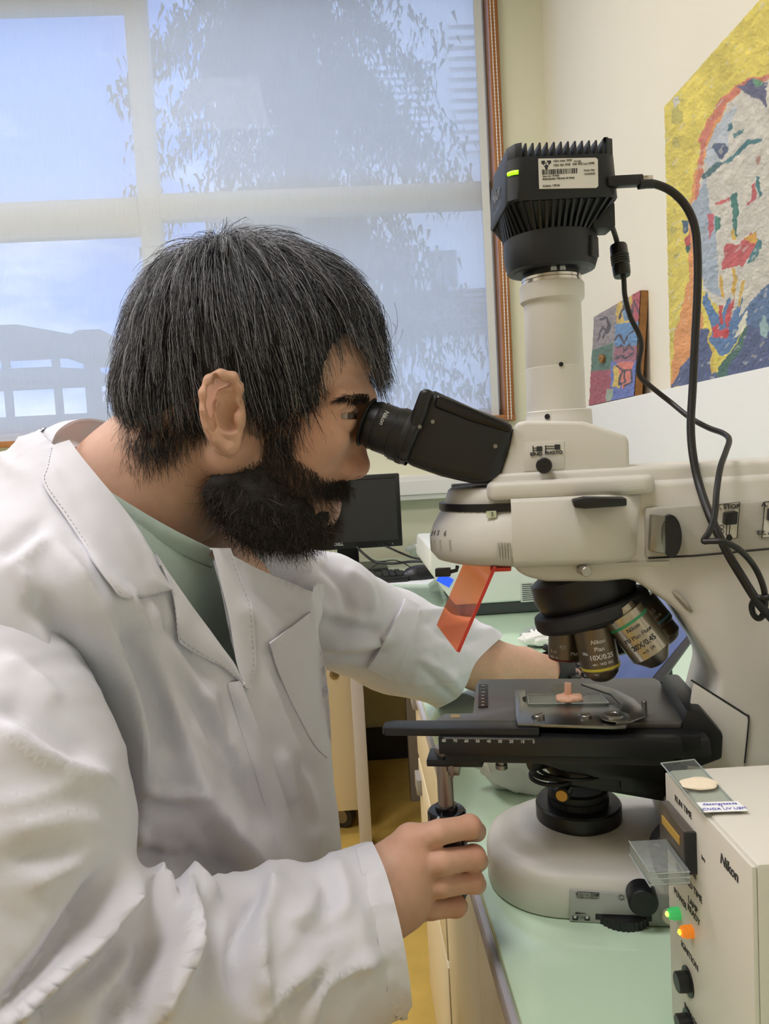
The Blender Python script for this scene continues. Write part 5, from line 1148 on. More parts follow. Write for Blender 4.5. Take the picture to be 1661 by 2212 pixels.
# white instrument with rating label behind the shield
IY = 1.66
ix0, ix1 = float(at(985, 1325, IY)[0]), float(at(1240, 1320, IY)[0]); iz1 = float(at(1100, 1222, IY)[2])
ins = thing('bench_instrument', 'white boxy instrument with dark base and rating label on the far bench', 'instrument', (ix0, IY, BENCH))
m_ins = mat('instrument_white', (226, 230, 224), 0.4)
part('foot_plate', box(ix0 + 0.01, ix1, IY + 0.006, IY + 0.30, BENCH + 0.001, BENCH + 0.028, 0.003), mat('instrument_dark', (54, 60, 60), 0.5), ins)
part('case', prism([(ix0, BENCH + 0.027), (ix1, BENCH + 0.027), (ix1, iz1 + 0.05), (ix0 - 0.05, iz1 + 0.05), (ix0 - 0.055, iz1)], IY, IY + 0.32, 'y', 0.006, 3), m_ins, ins)
rl = part('rating_label', box(float(at(1124, 1280, IY)[0]), float(at(1164, 1280, IY)[0]), IY - 0.0008, IY + 0.001, float(at(1140, 1300, IY)[2]), float(at(1140, 1258, IY)[2])), mat('label_grey', (206, 210, 204), 0.6), ins, smooth=False)
for k in range(9):
    z = float(at(1140, 1262 + 4.2 * k, IY)[2]); x_ = float(at(1127, 1262, IY)[0])
    part('print_line', box(x_, x_ + (0.034 if k % 3 else 0.022), IY - 0.0012, IY - 0.0006, z - 0.0011, z + 0.0008), m_ink, rl, smooth=False)
part('blue_display', xf(box(-0.016, 0.016, -0.0015, 0.001, -0.010, 0.010), rot('Y', 32), tuple(at(961, 1253, IY - 0.001))), mat('display_blue', (40, 80, 190), 0.3, emit=(40, 90, 255), estr=0.6), ins, smooth=False)
# second, mostly hidden dark screen behind the head
bk = thing('desktop_monitor', 'top edge of another black monitor showing behind the microscope head', 'monitor', tuple(at(1010, 1060, 2.1)))
a_, b_ = at(977, 1046, 2.1), at(1085, 1046, 2.1)
part('panel', box(a_[0], a_[0] + 0.36, 2.1, 2.13, BENCH + 0.08, a_[2], 0.004), m_mon, bk)
part('stand', box(a_[0] + 0.15, a_[0] + 0.21, 2.115, 2.145, BENCH + 0.01, BENCH + 0.2, 0.003), m_mon, bk)
part('stand_foot', box(a_[0] + 0.08, a_[0] + 0.28, 2.04, 2.2, BENCH, BENCH + 0.012, 0.003), m_mon, bk)
# laptop and its tilted blue screen, keyboard and watch-side objects behind the stage
lt = thing('tablet_computer', 'tilted tablet with a blue screen leaning behind the objectives', 'tablet', tuple(atz(1400, 1480, BENCH)))
Q = [at(1330, 1470, 1.02), at(1500, 1372, 0.98), at(1436, 1268, 1.16), at(1250, 1372, 1.22)]
Q = [np.array(q) for q in Q]
c0 = atz(1420, 1505, BENCH + 0.002); 
e1 = np.array([0.80, -0.42, 0]); e1 /= np.linalg.norm(e1); e2 = np.array([0.12, 0.35, 0.62]); e2 -= e1 * (e1 @ e2); e2 /= np.linalg.norm(e2); n3 = np.cross(e1, e2)
pA = at(1428, 1478, 0.93); pB = at(1500, 1378, 0.93)
def plane_pt(px, py):
    d = ray(px, py); t = ((pA - CAM) @ n3) / (d @ n3); return CAM + d * t
quad = [plane_pt(*p) for p in ((1318, 1474), (1428, 1474), (1499, 1376), (1432, 1276), (1330, 1330))]
quad_i = [plane_pt(*p) for p in ((1316, 1470), (1404, 1470), (1492, 1364), (1428, 1284), (1336, 1336))]
def slab(q, n, t0, t1):
    k = len(q); V = [p + n * t0 for p in q] + [p + n * t1 for p in q]
    return np.array(V), [tuple(range(k)), tuple(range(2 * k - 1, k - 1, -1))] + [(i, (i + 1) % k, k + (i + 1) % k, k + i) for i in range(k)]
part('case', slab(quad, n3, -0.008, 0.0), m_mon, lt, smooth=False)
m_blue = mat('blue_screen', (70, 84, 130), 0.25, noise=0.25, nscale=14, stretch=(1, 5, 1), emit=(84, 100, 150), estr=0.25)
part('screen', slab(quad_i, n3, 0.0002, 0.0008), m_blue, lt, smooth=False)
part('stand_leg', tube([quad[3] - n3 * 0.005, np.array([quad[3][0] + 0.02, quad[3][1] + 0.03, BENCH + 0.004])], 0.004, 8), m_mon, lt)
part('stand_leg', tube([quad[1] - n3 * 0.005, np.array([quad[1][0], quad[1][1], BENCH + 0.004])], 0.004, 8), m_mon, lt)
k2 = thing('small_keyboard', 'black keyboard on the green bench behind the stage', 'keyboard', tuple(atz(1255, 1445, BENCH)), math.radians(-8))
kc = atz(1300, 1452, BENCH + 0.008); k2.location = (kc[0], kc[1], BENCH); WM[k2.name] = Matrix.Translation(k2.location) @ Matrix.Rotation(math.radians(-8), 4, 'Z')
mesh('case', *box(-0.20, 0.10, -0.05, 0.07, 0, 0.010, 0.002), m_mon, k2)
for r in range(5):
    for c in range(14):
        k_ = key0.copy(); COL.objects.link(k_); k_.parent = k2; k_.location = (-0.19 + c * 0.0205, -0.04 + r * 0.0215, 0.0095)
wr = thing('swab_packet', 'clear packet of white swabs on the bench behind the shield', 'packet', tuple(atz(1165, 1388, BENCH)))
q = [atz(*p, BENCH)[:2] for p in ((1122, 1372), (1150, 1358), (1215, 1362), (1215, 1392), (1140, 1396))]
part('film', prism([tuple(p) for p in q], BENCH, BENCH + 0.006, 'z', 0.001), m_film, wr)
for k in range(3): part('swab', tube([atz(1148 + 10 * k, 1362, BENCH + 0.009), atz(1160 + 10 * k, 1378, BENCH + 0.009)], 0.003, 8), mat('cotton', (244, 242, 238), 0.9), wr)
cs = atz(1175, 1383, BENCH + 0.012); crumple((cs[0], cs[1], BENCH + 0.015), (0.045, 0.02, 0.014), 8, m_tissue, 'paper_wrap', 'white torn paper wrapper lying on the swab packet', 'paper', 0.2)
# paintings -----------------------------------------------------------------
def canvas(o_name, label, corner, eu, ev, W, H, nu, nv, painter, thick, relief, side_col, px_of=True):
    """a painted board: fine grid with brush relief; painter(px, py, u, v) gives colours in photo coordinates"""
    corner = np.asarray(corner, float); eu = eu / np.linalg.norm(eu); ev = ev / np.linalg.norm(ev); nn = np.cross(eu, ev)
    U, Vv = np.meshgrid(np.linspace(0, W, nu), np.linspace(0, H, nv), indexing='ij'); P = corner + U[..., None] * eu + Vv[..., None] * ev; P = P.reshape(-1, 3)
    x, y = proj(P); col, rel = painter(x, y, U.ravel(), Vv.ravel())
    t_ = thing(o_name, label, 'painting', tuple(corner))
    P2 = P + nn * (0.0012 + (rel[:, None] + 1.2) * relief)
    ii = np.arange(nu * nv).reshape(nu, nv); Fq = np.stack([ii[:-1, :-1], ii[1:, :-1], ii[1:, 1:], ii[:-1, 1:]], -1).reshape(-1, 4)
    mesh('paint_layer', P2, Fq, mat('paint_' + o_name, (255, 255, 255), 0.5, attr='col'), t_, world=True, smooth=True, cols=col)
    b = [corner + eu * a + ev * c for a, c in ((0, 0), (W, 0), (W, H), (0, H))]
    part('board', slab(b, nn, -thick, 0.0005), mat('board_' + o_name, side_col, 0.8, noise=0.2, nscale=80), t_, smooth=False)
    return t_
def L3(c): return np.array(lin(c)[:3])
def paint(col, mask, c, soft=None):
    col[mask] = L3(c) * 0.86 + np.array((0.30, 0.28, 0.24)) * 0.14
def jitter(x, y, s, a, seed):
    q = np.stack([x * s, y * s, 0 * x], 1); return vnoise(q, 1.0, seed) * a, vnoise(q, 1.0, seed + 9) * a
def big_painter(x, y, u, v):
    jx, jy = jitter(x, y, 1 / 7.0, 2.6, 31); jx2, jy2 = jitter(x, y, 1 / 26.0, 7, 41); X, Y = x + jx + jx2, y + jy + jy2
    col = np.tile(L3((214, 196, 92)), (len(x), 1)); q = np.stack([x, y, 0 * x], 1)
    n1 = vnoise(q, 1 / 60.0, 3)[:, None]; col = col * (1 + 0.16 * n1)
    paint(col, inside([(1455, 215), (1480, 205), (1470, 520), (1454, 700)], X, Y) & (vnoise(q, 1 / 14., 5) > 0.2), (190, 178, 84))
    for pl_, c in (
        ([(1452, 838), (1462, 740), (1490, 610), (1492, 500), (1500, 380), (1530, 260), (1580, 190), (1661, 158), (1661, 190), (1600, 215), (1552, 290), (1520, 400), (1512, 600), (1530, 760), (1480, 838)], (222, 150, 84)),
        ([(1515, 300), (1550, 225), (1600, 178), (1661, 160), (1661, 175), (1600, 200), (1555, 250), (1522, 330), (1505, 480), (1502, 420)], (206, 120, 92)),
        ([(1720, 180), (1661, 172), (1610, 190), (1560, 250), (1522, 350), (1505, 460), (1504, 560), (1522, 620), (1560, 668), (1610, 690), (1670, 660), (1730, 560)], (206, 200, 186)),
        ([(1500, 440), (1528, 380), (1546, 470), (1552, 560), (1560, 640), (1522, 615), (1504, 560)], (160, 172, 184)),
        ([(1560, 250), (1600, 225), (1570, 330), (1540, 380), (1522, 350)], (184, 190, 196)),
        ([(1592, 190), (1625, 174), (1661, 178), (1661, 236), (1640, 214), (1612, 200)], (88, 90, 118)),
        ([(1625, 174), (1650, 172), (1655, 186), (1635, 188)], (96, 150, 112)),
        ([(1576, 268), (1592, 262), (1590, 280), (1577, 284)], (62, 112, 120)),
        ([(1592, 288), (1615, 278), (1612, 286), (1596, 298)], (84, 130, 132)),
        ([(1515, 386), (1540, 362), (1560, 350), (1570, 352), (1545, 374), (1520, 392)], (66, 104, 104)),
        ([(1548, 312), (1566, 308), (1574, 316), (1566, 345), (1554, 340)], (76, 88, 116)),
        ([(1566, 352), (1590, 325), (1622, 300), (1652, 297), (1650, 304), (1622, 312), (1592, 338), (1574, 354)], (62, 118, 122)),
        ([(1550, 437), (1578, 424), (1576, 434), (1554, 442)], (196, 88, 88)),
        ([(1576, 425), (1592, 416), (1600, 460), (1596, 505), (1586, 512), (1588, 470)], (52, 116, 104)),
        ([(1582, 495), (1592, 490), (1592, 516), (1584, 516)], (206, 170, 60)),
        ([(1530, 462), (1545, 460), (1540, 500), (1534, 520), (1530, 500)], (188, 88, 96)),
        ([(1545, 466), (1557, 470), (1556, 496), (1544, 508)], (66, 128, 112)),
        ([(1625, 398), (1640, 394), (1632, 430), (1618, 446)], (190, 88, 92)),
        ([(1640, 380), (1648, 382), (1648, 425), (1640, 430)], (58, 120, 122)),
        ([(1634, 336), (1648, 334), (1646, 350), (1636, 350)], (172, 130, 112)),
        ([(1562, 548), (1570, 530), (1600, 522), (1624, 500), (1640, 508), (1638, 540), (1610, 575), (1584, 578), (1563, 582)], (192, 84, 84)),
        ([(1610, 510), (1640, 498), (1642, 520), (1625, 525)], (212, 160, 52)),
        ([(1636, 520), (1645, 510), (1646, 550), (1632, 568), (1622, 570)], (64, 120, 126)),
        ([(1480, 480), (1492, 476), (1490, 500), (1482, 505)], (62, 92, 110)), ([(1480, 515), (1494, 505), (1492, 524), (1482, 530)], (184, 70, 66)), ([(1482, 528), (1494, 524), (1490, 545), (1484, 540)], (46, 98, 90)),
        ([(1452, 842), (1490, 770), (1520, 708), (1532, 712), (1545, 790), (1560, 808), (1584, 790), (1610, 720), (1640, 640), (1661, 612), (1760, 590), (1760, 800), (1661, 806)], (74, 88, 128)),
        ([(1600, 690), (1640, 640), (1661, 612), (1720, 600), (1720, 700), (1661, 720)], (84, 112, 150)),
        ([(1640, 700), (1652, 680), (1661, 684), (1661, 730), (1645, 724)], (150, 176, 176)),
        ([(1524, 640), (1534, 630), (1548, 670), (1566, 690), (1572, 650), (1580, 640), (1584, 690), (1600, 650), (1610, 640), (1604, 690), (1622, 668), (1622, 690), (1590, 745), (1575, 770), (1556, 772), (1540, 740), (1534, 690)], (82, 120, 166)),
        ([(1536, 712), (1552, 700), (1560, 716), (1580, 712), (1578, 736), (1545, 730)], (198, 60, 64)),
        ([(1556, 660), (1566, 664), (1570, 700), (1560, 702)], (190, 62, 64)), ([(1576, 660), (1590, 640), (1586, 690), (1574, 715)], (196, 72, 70)),
        ([(1560, 595), (1566, 592), (1566, 645), (1560, 640)], (212, 168, 54)), ([(1586, 578), (1592, 580), (1590, 640), (1582, 630)], (208, 166, 60)), ([(1604, 604), (1612, 602), (1604, 660), (1598, 656)], (206, 168, 66)),
        ([(1598, 706), (1622, 668), (1622, 680), (1606, 720), (1586, 736)], (226, 220, 196)),
        ([(1532, 716), (1538, 720), (1552, 800), (1545, 806)], (208, 178, 72)), ([(1584, 760), (1610, 712), (1618, 700), (1606, 750), (1575, 806), (1556, 812), (1552, 806)], (60, 104, 92)),
        ([(1453, 210), (1466, 204), (1470, 222), (1456, 232)], (206, 202, 186))):
        paint(col, inside(pl_, X, Y), c)
    st = vnoise(np.stack([x * 0.6 + y * 0.5, y * 0.35 - x * 0.2, 0 * x], 1), 1 / 6.0, 8)
    col = col * (1 + 0.20 * st[:, None] + 0.09 * vnoise(q, 1 / 3.0, 9)[:, None])
    lt_ = (vnoise(np.stack([x * 0.6 + y * 0.5, y * 0.35 - x * 0.2, 0 * x], 1), 1 / 5.0, 18) > 0.62)[:, None]; col = np.where(lt_, col * 0.6 + 0.4 * np.array((0.62, 0.60, 0.52)), col)
    rel = 0.5 * st + 0.5 * vnoise(q, 1 / 4.0, 12)
    return np.clip(col, 0.003, 1), rel
XP = 0.752; zbp = LEDGE_Z - 0.004
pc0 = atx(1452, 840, XP); yL = float(pc0[1]); zT = float(atx(1453, 210, XP)[2])
canvas('portrait_painting', 'large yellow painting of a pale face with a raised hand on the wall ledge', (XP, yL, LEDGE_Z + 0.001), np.array([0, -1.0, 0]), np.array([0.006, 0, 1.0]), 0.62, zT - LEDGE_Z - 0.001, 400, 420, big_painter, 0.006, 0.0022, (220, 214, 198))
sc0 = atx(1273, 874, 0.730); sc1 = atx(1371, 858, 0.730)
def small_painter(x, y, u, v):
    jx, jy = jitter(x, y, 1 / 6.0, 2.0, 61); X, Y = x + jx, y + jy; q = np.stack([x, y, 0 * x], 1)
    col = np.tile(L3((140, 128, 124)), (len(x), 1))
    for pl_, c in (
        ([(1260, 600), (1335, 600), (1335, 760), (1260, 800)], (142, 132, 132)), ([(1335, 600), (1420, 600), (1420, 706), (1333, 706)], (206, 172, 76)), ([(1375, 600), (1400, 600), (1380, 700), (1360, 690)], (172, 70, 80)),
        ([(1332, 700), (1420, 690), (1420, 756), (1330, 756)], (92, 136, 180)), ([(1330, 748), (1420, 745), (1420, 782), (1328, 782)], (150, 92, 104)), ([(1270, 760), (1326, 740), (1324, 800), (1280, 806)], (74, 108, 90)),
        ([(1260, 805), (1324, 798), (1318, 900), (1260, 900)], (158, 70, 84)), ([(1322, 782), (1420, 776), (1420, 900), (1318, 900)], (94, 110, 178)), ([(1328, 790), (1345, 784), (1340, 840), (1326, 836)], (212, 180, 80)), ([(1336, 782), (1372, 780), (1362, 830), (1345, 840)], (214, 118, 100)),
        ([(1312, 842), (1326, 838), (1322, 880), (1310, 882)], (150, 164, 140)), ([(1345, 640), (1360, 632), (1362, 690), (1350, 695)], (110, 140, 170))):
        paint(col, inside(pl_, X, Y), c)
    for pl_ in ([(1294, 735), (1303, 705), (1315, 720), (1320, 700)], [(1300, 690), (1312, 685), (1318, 700), (1305, 730)], [(1330, 736), (1340, 722), (1350, 742), (1362, 720), (1376, 712)], [(1334, 752), (1345, 745), (1350, 760), (1360, 744), (1370, 756)], [(1335, 790), (1350, 800), (1352, 825), (1338, 832), (1346, 800)], [(1352, 800), (1366, 798), (1368, 826), (1350, 834)], [(1330, 775), (1345, 768), (1352, 774), (1370, 764)], [(1340, 690), (1350, 660), (1362, 690), (1372, 650), (1385, 680)]):
        d, _, _ = seg_dist(pl_, X, Y); paint(col, d < 2.0, (62, 52, 62))
    n = vnoise(q, 1 / 5.0, 71); return np.clip(col * (1 + 0.14 * n[:, None]), 0.003, 1), n
sm = canvas('abstract_painting', 'small patchwork painting on a thick board leaning on the wall ledge', (0.731, float(sc0[1]), LEDGE_Z + 0.0015), np.array([0, -1.0, 0]), np.array([0.095, 0, 1.0]), float(sc0[1] - sc1[1]), 0.262, 200, 150, small_painter, 0.018, 0.0012, (150, 104, 58))
gq = atx(1300, 775, 0.735)
part('glued_stone', xf(blob(0, 0, 0.018, 0.012, 0.010, 14), rot('Y', -90) @ rot('Z', 60), (gq[0] + 0.004, gq[1], gq[2])), mat('amber_stone', (140, 98, 50), 0.25), sm)
# ================================================================== the person at the microscope
pr_ = thing('person', 'person in a white lab coat leaning to the eyepieces, hand on stage knob', 'person', (-0.17, 0.66, 0.0))
HYW = math.radians(-6.0)
HO = at(560, 800, 0.655); HEX = np.array([math.cos(HYW), math.sin(HYW), 0]); HEY = np.array([-math.sin(HYW), math.cos(HYW), 0]); HR = np.stack([HEX, HEY, [0, 0, 1]], 1)
def H(px, py, dy=0.0):
    """photo point on a plane parallel to the head's mid plane -> head frame (forward, far side, up)"""
    d = ray(px, py); c = CAM - HO; t = (dy - c @ HEY) / (d @ HEY); p = c + d * t
    return np.array([p @ HEX, dy, p[2]])
def H2W(V): return np.asarray(V) @ HR.T + HO
PXM = 1 / 2534.0
def L(px): return px * PXM
tq = -8  # forward tilt of the head, degrees
RT_ = rot('Y', 12)
# ---- head and neck ---------------------------------------------------------
hf = Field((-0.165, -0.105, -0.175), (0.115, 0.105, 0.135), 0.0018)
hf.ell(H(530, 754), (L(226), 0.0735, L(218)), 0.0)
hf.ell(H(648, 790), (L(152), 0.061, L(105)), 0.02)
hf.ell(H(640, 930), (L(132), 0.055, L(165)), 0.02, R=RT_)
for s in (-1, 1):
    hf.cone(H(510, 985, 0.05 * s), H(655, 1085, 0.018 * s), 0.020, 0.024, 0.02)
    hf.ell(H(680, 940, 0.040 * s), (0.026, 0.014, 0.018), 0.02)
    hf.cone(H(786, 862, 0.006 * s), H(735, 866, 0.046 * s), 0.0095, 0.0090, 0.012)
hf.ell(H(660, 1100), (0.026, 0.026, 0.022), 0.02)
hf.ell(H(686, 1036), (0.0195, 0.026, 0.022), 0.012)
hf.cone(H(430, 930), H(300, 1085), 0.057, 0.060, 0.03)
hf.cone(H(300, 1085), H(230, 1230), 0.060, 0.075, 0.03)
for s in (-1, 1):
    hf.ell(H(762, 897, 0.031 * s), (0.0125, 0.0145, 0.0095), 0.012, op='cut')
    hf.ell(H(738, 900, 0.031 * s), (0.0134, 0.0140, 0.0134), 0.004)                # eyeball and lids
    hf.cone(H(766, 890, 0.017 * s), H(733, 893, 0.043 * s), 0.0026, 0.0026, 0.005)   # upper lid fold
    hf.cone(H(760, 917, 0.018 * s), H(730, 916, 0.041 * s), 0.0030, 0.0028, 0.006)   # lower lid
    hf.ell(H(757, 899, 0.036 * s), (0.0110, 0.0130, 0.0024), 0.0016, op='cut')        # lid opening
hf.chain([H(770, 880), H(763, 940), H(768, 1000)], [0.0075, 0.0085, 0.0105], 0.010)
hf.ell(H(766, 1008), (0.0112, 0.0110, 0.0095), 0.008)
for s in (-1, 1):
    hf.ell(H(745, 1016, 0.0115 * s), (0.0115, 0.0070, 0.0085), 0.006)
    hf.ell(H(757, 1031, 0.0064 * s), (0.0070, 0.0036, 0.0042), 0.003, op='cut')
hf.cone(H(719, 1058, -0.014), H(719, 1058, 0.014), 0.0055, 0.0055, 0.006)
hf.ell(H(727, 1058), (0.0070, 0.012, 0.0045), 0.004)
hf.ell(H(702, 1088), (0.0085, 0.013, 0.0062), 0.005)
hf.ell(H(728, 1073), (0.014, 0.018, 0.0034), 0.003, op='cut')
HV, HF_ = hf.mesh(); HV = sdf_smooth(HV, HF_, 1)
# forehead lines
x_, y_ = proj(H2W(HV)); Nn = normals(HV, HF_); near = np.ones(len(HV), bool)
for pl_ in ([(745, 775), (775, 782), (802, 785)], [(740, 790), (772, 797), (803, 800)], [(748, 806), (775, 812), (802, 814)]):
    d_, _, _ = seg_dist(pl_, x_, y_); HV = HV - Nn * (0.0006 * np.exp(-(d_ / 3.0) ** 2) * (HV[:, 0] > 0.03))[:, None]
HW = H2W(HV)
EARS = []
# ears
for s in (-1, 1):
    ef = Field((-0.065, min(s * 0.062, s * 0.100), -0.085), (0.005, max(s * 0.062, s * 0.100), 0.012), 0.0009)
    def E(px, py, d): 
        p = H(px, py, -d); p[1] = s * d; return p
    ef.ell(E(480, 885, 0.0745), (0.0175, 0.0055, 0.030), 0.006)
    ef.ell(E(490, 955, 0.0755), (0.010, 0.0042, 0.011), 0.006)
    ef.chain([E(508, 868, 0.076), E(517, 838, 0.079), E(503, 815, 0.083), E(477, 810, 0.087), E(453, 822, 0.090), E(442, 850, 0.0915), E(444, 885, 0.0905), E(453, 920, 0.087), E(468, 950, 0.083), E(490, 968, 0.079)], [0.0034, 0.0036, 0.0038, 0.0040, 0.0041, 0.0041, 0.0039, 0.0038, 0.0040, 0.0046], 0.003)
    ef.chain([E(500, 838, 0.079), E(478, 850, 0.082), E(466, 878, 0.084), E(468, 910, 0.082), E(482, 932, 0.080), E(500, 935, 0.079)], [0.0026, 0.0032, 0.0035, 0.0035, 0.0034, 0.0032], 0.0025)
    ef.ell(E(494, 898, 0.0835), (0.0090, 0.0115, 0.0125), 0.0022, op='cut'); ef.ell(E(488, 856, 0.086), (0.0075, 0.0070, 0.0050), 0.002, op='cut')
    for q_ in ((455, 850), (453, 880), (458, 912), (468, 830)): ef.ell(E(q_[0], q_[1], 0.0895), (0.0030, 0.0060, 0.0075), 0.002, op='cut')
    ef.ell(E(516, 905, 0.0775), (0.0038, 0.0045, 0.0065), 0.004)
    ev_, eq_ = ef.mesh(); EARS.append((ev_, eq_))
def tint(V, N=None):
    x, y = proj(V); q = V
    c = np.tile(np.array(lin((219, 174, 148))[:3]), (len(V), 1))
    c *= (1 + 0.05 * vnoise(q, 60, 2) + 0.05 * vnoise(q, 220, 4))[:, None]
    return c, x, y
skc, x_, y_ = tint(HW)
def blend(c, w, col):
    w = np.clip(w, 0, 1)[:, None]; return c * (1 - w) + np.array(lin(col)[:3]) * w
loc = HV
def near_pt(px, py, dy, r): return np.exp(-(np.linalg.norm(np.stack([loc[:, 0] - H(px, py, dy)[0], np.abs(loc[:, 1]) - abs(dy), loc[:, 2] - H(px, py, dy)[2]], 1), axis=1) / r) ** 2)
skc = blend(skc, 0.55 * near_pt(780, 1005, 0.0, 0.020), (196, 118, 100))
skc = blend(skc, 0.35 * near_pt(690, 950, 0.05, 0.03), (204, 134, 110))
skc = blend(skc, 0.45 * near_pt(470, 860, 0.088, 0.030), (214, 142, 120))
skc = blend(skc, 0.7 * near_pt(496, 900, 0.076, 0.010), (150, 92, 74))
skc = blend(skc, 1.3 * near_pt(722, 1060, 0.0, 0.0085) + 1.3 * near_pt(712, 1088, 0.0, 0.010), (176, 98, 86))
skc = blend(skc, 0.4 * near_pt(740, 925, 0.03, 0.012), (168, 112, 92))
d_, _, _ = seg_dist([(560, 960), (600, 1010), (680, 1040), (740, 1045), (690, 1100), (600, 1150), (480, 1090), (470, 1040)], x_, y_, True)
bm_ = inside([(560, 940), (620, 985), (690, 1032), (750, 1036), (700, 1150), (600, 1190), (480, 1120), (440, 1060), (500, 1010)], x_, y_) & (loc[:, 0] > -0.06)
db_, _, _ = seg_dist([(560, 940), (620, 985), (690, 1032), (750, 1036), (700, 1150), (600, 1190), (480, 1120), (440, 1060), (500, 1010)], x_, y_, True)
skc = blend(skc, 0.55 * np.clip(0.5 + np.where(bm_, 1, -1) * db_ / 36, 0, 1) * (loc[:, 0] > -0.06), (104, 76, 60))
m_skin = mat('skin', (219, 174, 148), 0.5, attr='col', sss=0.18, bump=0.10, bscale=900, spec=0.35)
BODY = [(HW, HF_, skc)]
for ev_, eq_ in EARS:
    W_ = H2W(ev_); ec, _, _ = tint(W_); loc = ev_
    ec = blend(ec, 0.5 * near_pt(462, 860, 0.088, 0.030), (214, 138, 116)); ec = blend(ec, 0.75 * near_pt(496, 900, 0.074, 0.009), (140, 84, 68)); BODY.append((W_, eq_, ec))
# ---- right hand gripping the stage knob ------------------------------------
def hand_field(lo_hi, build, h=0.0014):
    f = Field(lo_hi[0], lo_hi[1], h); build(f); V, Q = f.mesh(); return sdf_smooth(V, Q, 1), Q
def A3(p): return at(*p)
RF = {'index': ([(888, 1820, .520), (948, 1798, .515), (1014, 1786, .524), (1029, 1796, .553), (1000, 1802, .578)], [.0108, .0086, .0080, .0072, .0062]),
      'middle': ([(893, 1868, .514), (955, 1862, .510), (1023, 1852, .521), (1033, 1860, .553), (1000, 1866, .580)], [.0112, .0088, .0082, .0074, .0064]),
      'ring': ([(890, 1914, .515), (952, 1912, .511), (1020, 1903, .522), (1030, 1910, .552), (998, 1914, .577)], [.0106, .0084, .0078, .0070, .0060]),
      'little': ([(880, 1956, .519), (930, 1962, .514), (984, 1957, .522), (996, 1962, .545), (975, 1964, .566)], [.0098, .0078, .0072, .0065, .0056])}
def right_hand(f):
    f.chain([A3((640, 2070, .474)), A3((760, 1990, .498)), A3((838, 1928, .513))], [.024, .026, .029], .01, flat=((0.2, 1, 0), 0.80))
    W = A3((838, 1925, .515))
    for nm, pz in (('index', (842, 1880, .519)), ('middle', (842, 1905, .515)), ('ring', (845, 1935, .515)), ('little', (850, 1962, .517))):
        P, r = RF[nm]; f.cone(A3(pz), A3(P[0]), .016, r[0] + .002, .012)
    f.ell(A3((868, 1905, .522)), (.021, .012, .027), .012)
    for nm in RF:
        P, r = RF[nm]; P = [A3(p) for p in P]
        g = Field.__new__(Field); 
        for i in range(4): f.cone(P[i], P[i + 1], r[i], r[i + 1], .0014)
        f.ell(P[0] + np.array([0, -.001, .001]), (r[0] * 1.02, r[0] * 0.9, r[0] * 0.98), .006)
        f.ell(P[2], (r[2] * 1.07, r[2] * 1.05, r[2] * 1.02), .003)
    f.chain([A3((850, 1880, .535)), A3((895, 1840, .556)), A3((945, 1822, .580)), A3((985, 1820, .587))], [.014, .012, .010, .0085], .006)
RV, RF_ = hand_field(((-0.05, .40, .79), (0.16, .62, 0.95)), right_hand, 0.0015)
c2_, x2, y2 = tint(RV)
for nm in RF:
    for k, a_ in ((0, .22), (2, .4)):
        c2_ = blend(c2_, a_ * np.exp(-(np.linalg.norm(RV - A3(RF[nm][0][k]), axis=1) / .013) ** 2), (200, 128, 104))
BODY.append((RV, RF_, c2_))
# ---- left forearm and hand -------------------------------------------------
def left_hand(f):
    f.chain([A3((930, 1405, 1.02)), A3((1040, 1432, 1.07)), A3((1130, 1446, 1.12)), A3((1205, 1458, 1.155))], [.040, .038, .031, .026], .012)
    f.cone(A3((1205, 1458, 1.155)), A3((1262, 1470, 1.18)), .024, .026, .012, flat=((0, 0, 1), .62))
    for k, (px, py, Y) in enumerate(((1330, 1466, 1.15), (1342, 1460, 1.18), (1338, 1456, 1.21), (1322, 1453, 1.235))):
        b = A3((1268, 1464 - 3 * k, 1.16 + .022 * k)); t = A3((px, py, Y)); mdl = (b + t) / 2 + np.array([0, 0, .010]); f.chain([b, mdl, t], [.0095, .0085, .0068], .003)
    f.chain([A3((1225, 1470, 1.14)), A3((1270, 1484, 1.12)), A3((1305, 1482, 1.12))], [.012, .010, .008], .005)
LV_, LF_ = hand_field(((0.08, .98, .70), (0.50, 1.28, 0.92)), left_hand, 0.0026)
BODY.append((LV_, LF_, tint(LV_)[0]))
# ---- hidden trunk, so that the figure is whole under the coat ------------------
TH = math.radians(35); TN = np.array([math.cos(TH), -math.sin(TH), 0]); TL = np.array([math.sin(TH), math.cos(TH), 0]); TR_ = np.stack([TN, TL, [0, 0, 1]], 1)
TC = at(337, 1600, 0.67)
SH_R, SH_L = at(-75, 1330, 0.505), at(585, 1262, 0.82)
EL_R, EL_L = at(30, 2150, 0.385), at(860, 1392, 0.985)
WR_R, WR_L = A3((838, 1925, .513)), A3((1130, 1446, 1.12))
NB = at(255, 1110, 0.665)
def trunk(f, g=0.0):
    f.ell(TC + np.array([-0.03, 0, 0.06]), np.array((.095, .145, .20)) + g, .03, R=TR_)
    f.ell(TC + np.array([-0.03, 0, -0.22]), np.array((.11, .15, .2)) + g, .05, R=TR_)
    f.chain([SH_R + np.array([0.03, 0.02, -0.01]), NB + np.array([0, 0, -0.045]), SH_L], [.045 + g, .05 + g, .045 + g], .05)
def trunk_skin(f):
    trunk(f); f.chain([SH_R, at(0, 2105, .40), at(400, 2160, .445), at(640, 2070, .474)], [.04, .030, .026, .024], .03); f.chain([SH_L, EL_L, at(930, 1405, 1.02)], [.04, .036, .038], .03)
f_ = Field((-0.42, 0.28, 0.42), (0.16, 1.12, 1.12), 0.009); trunk_skin(f_); TV, TF = f_.mesh(); BODY.append((TV, TF, tint(TV)[0]))
n_ = 0; Vs, Fs, Cs = [], [], []
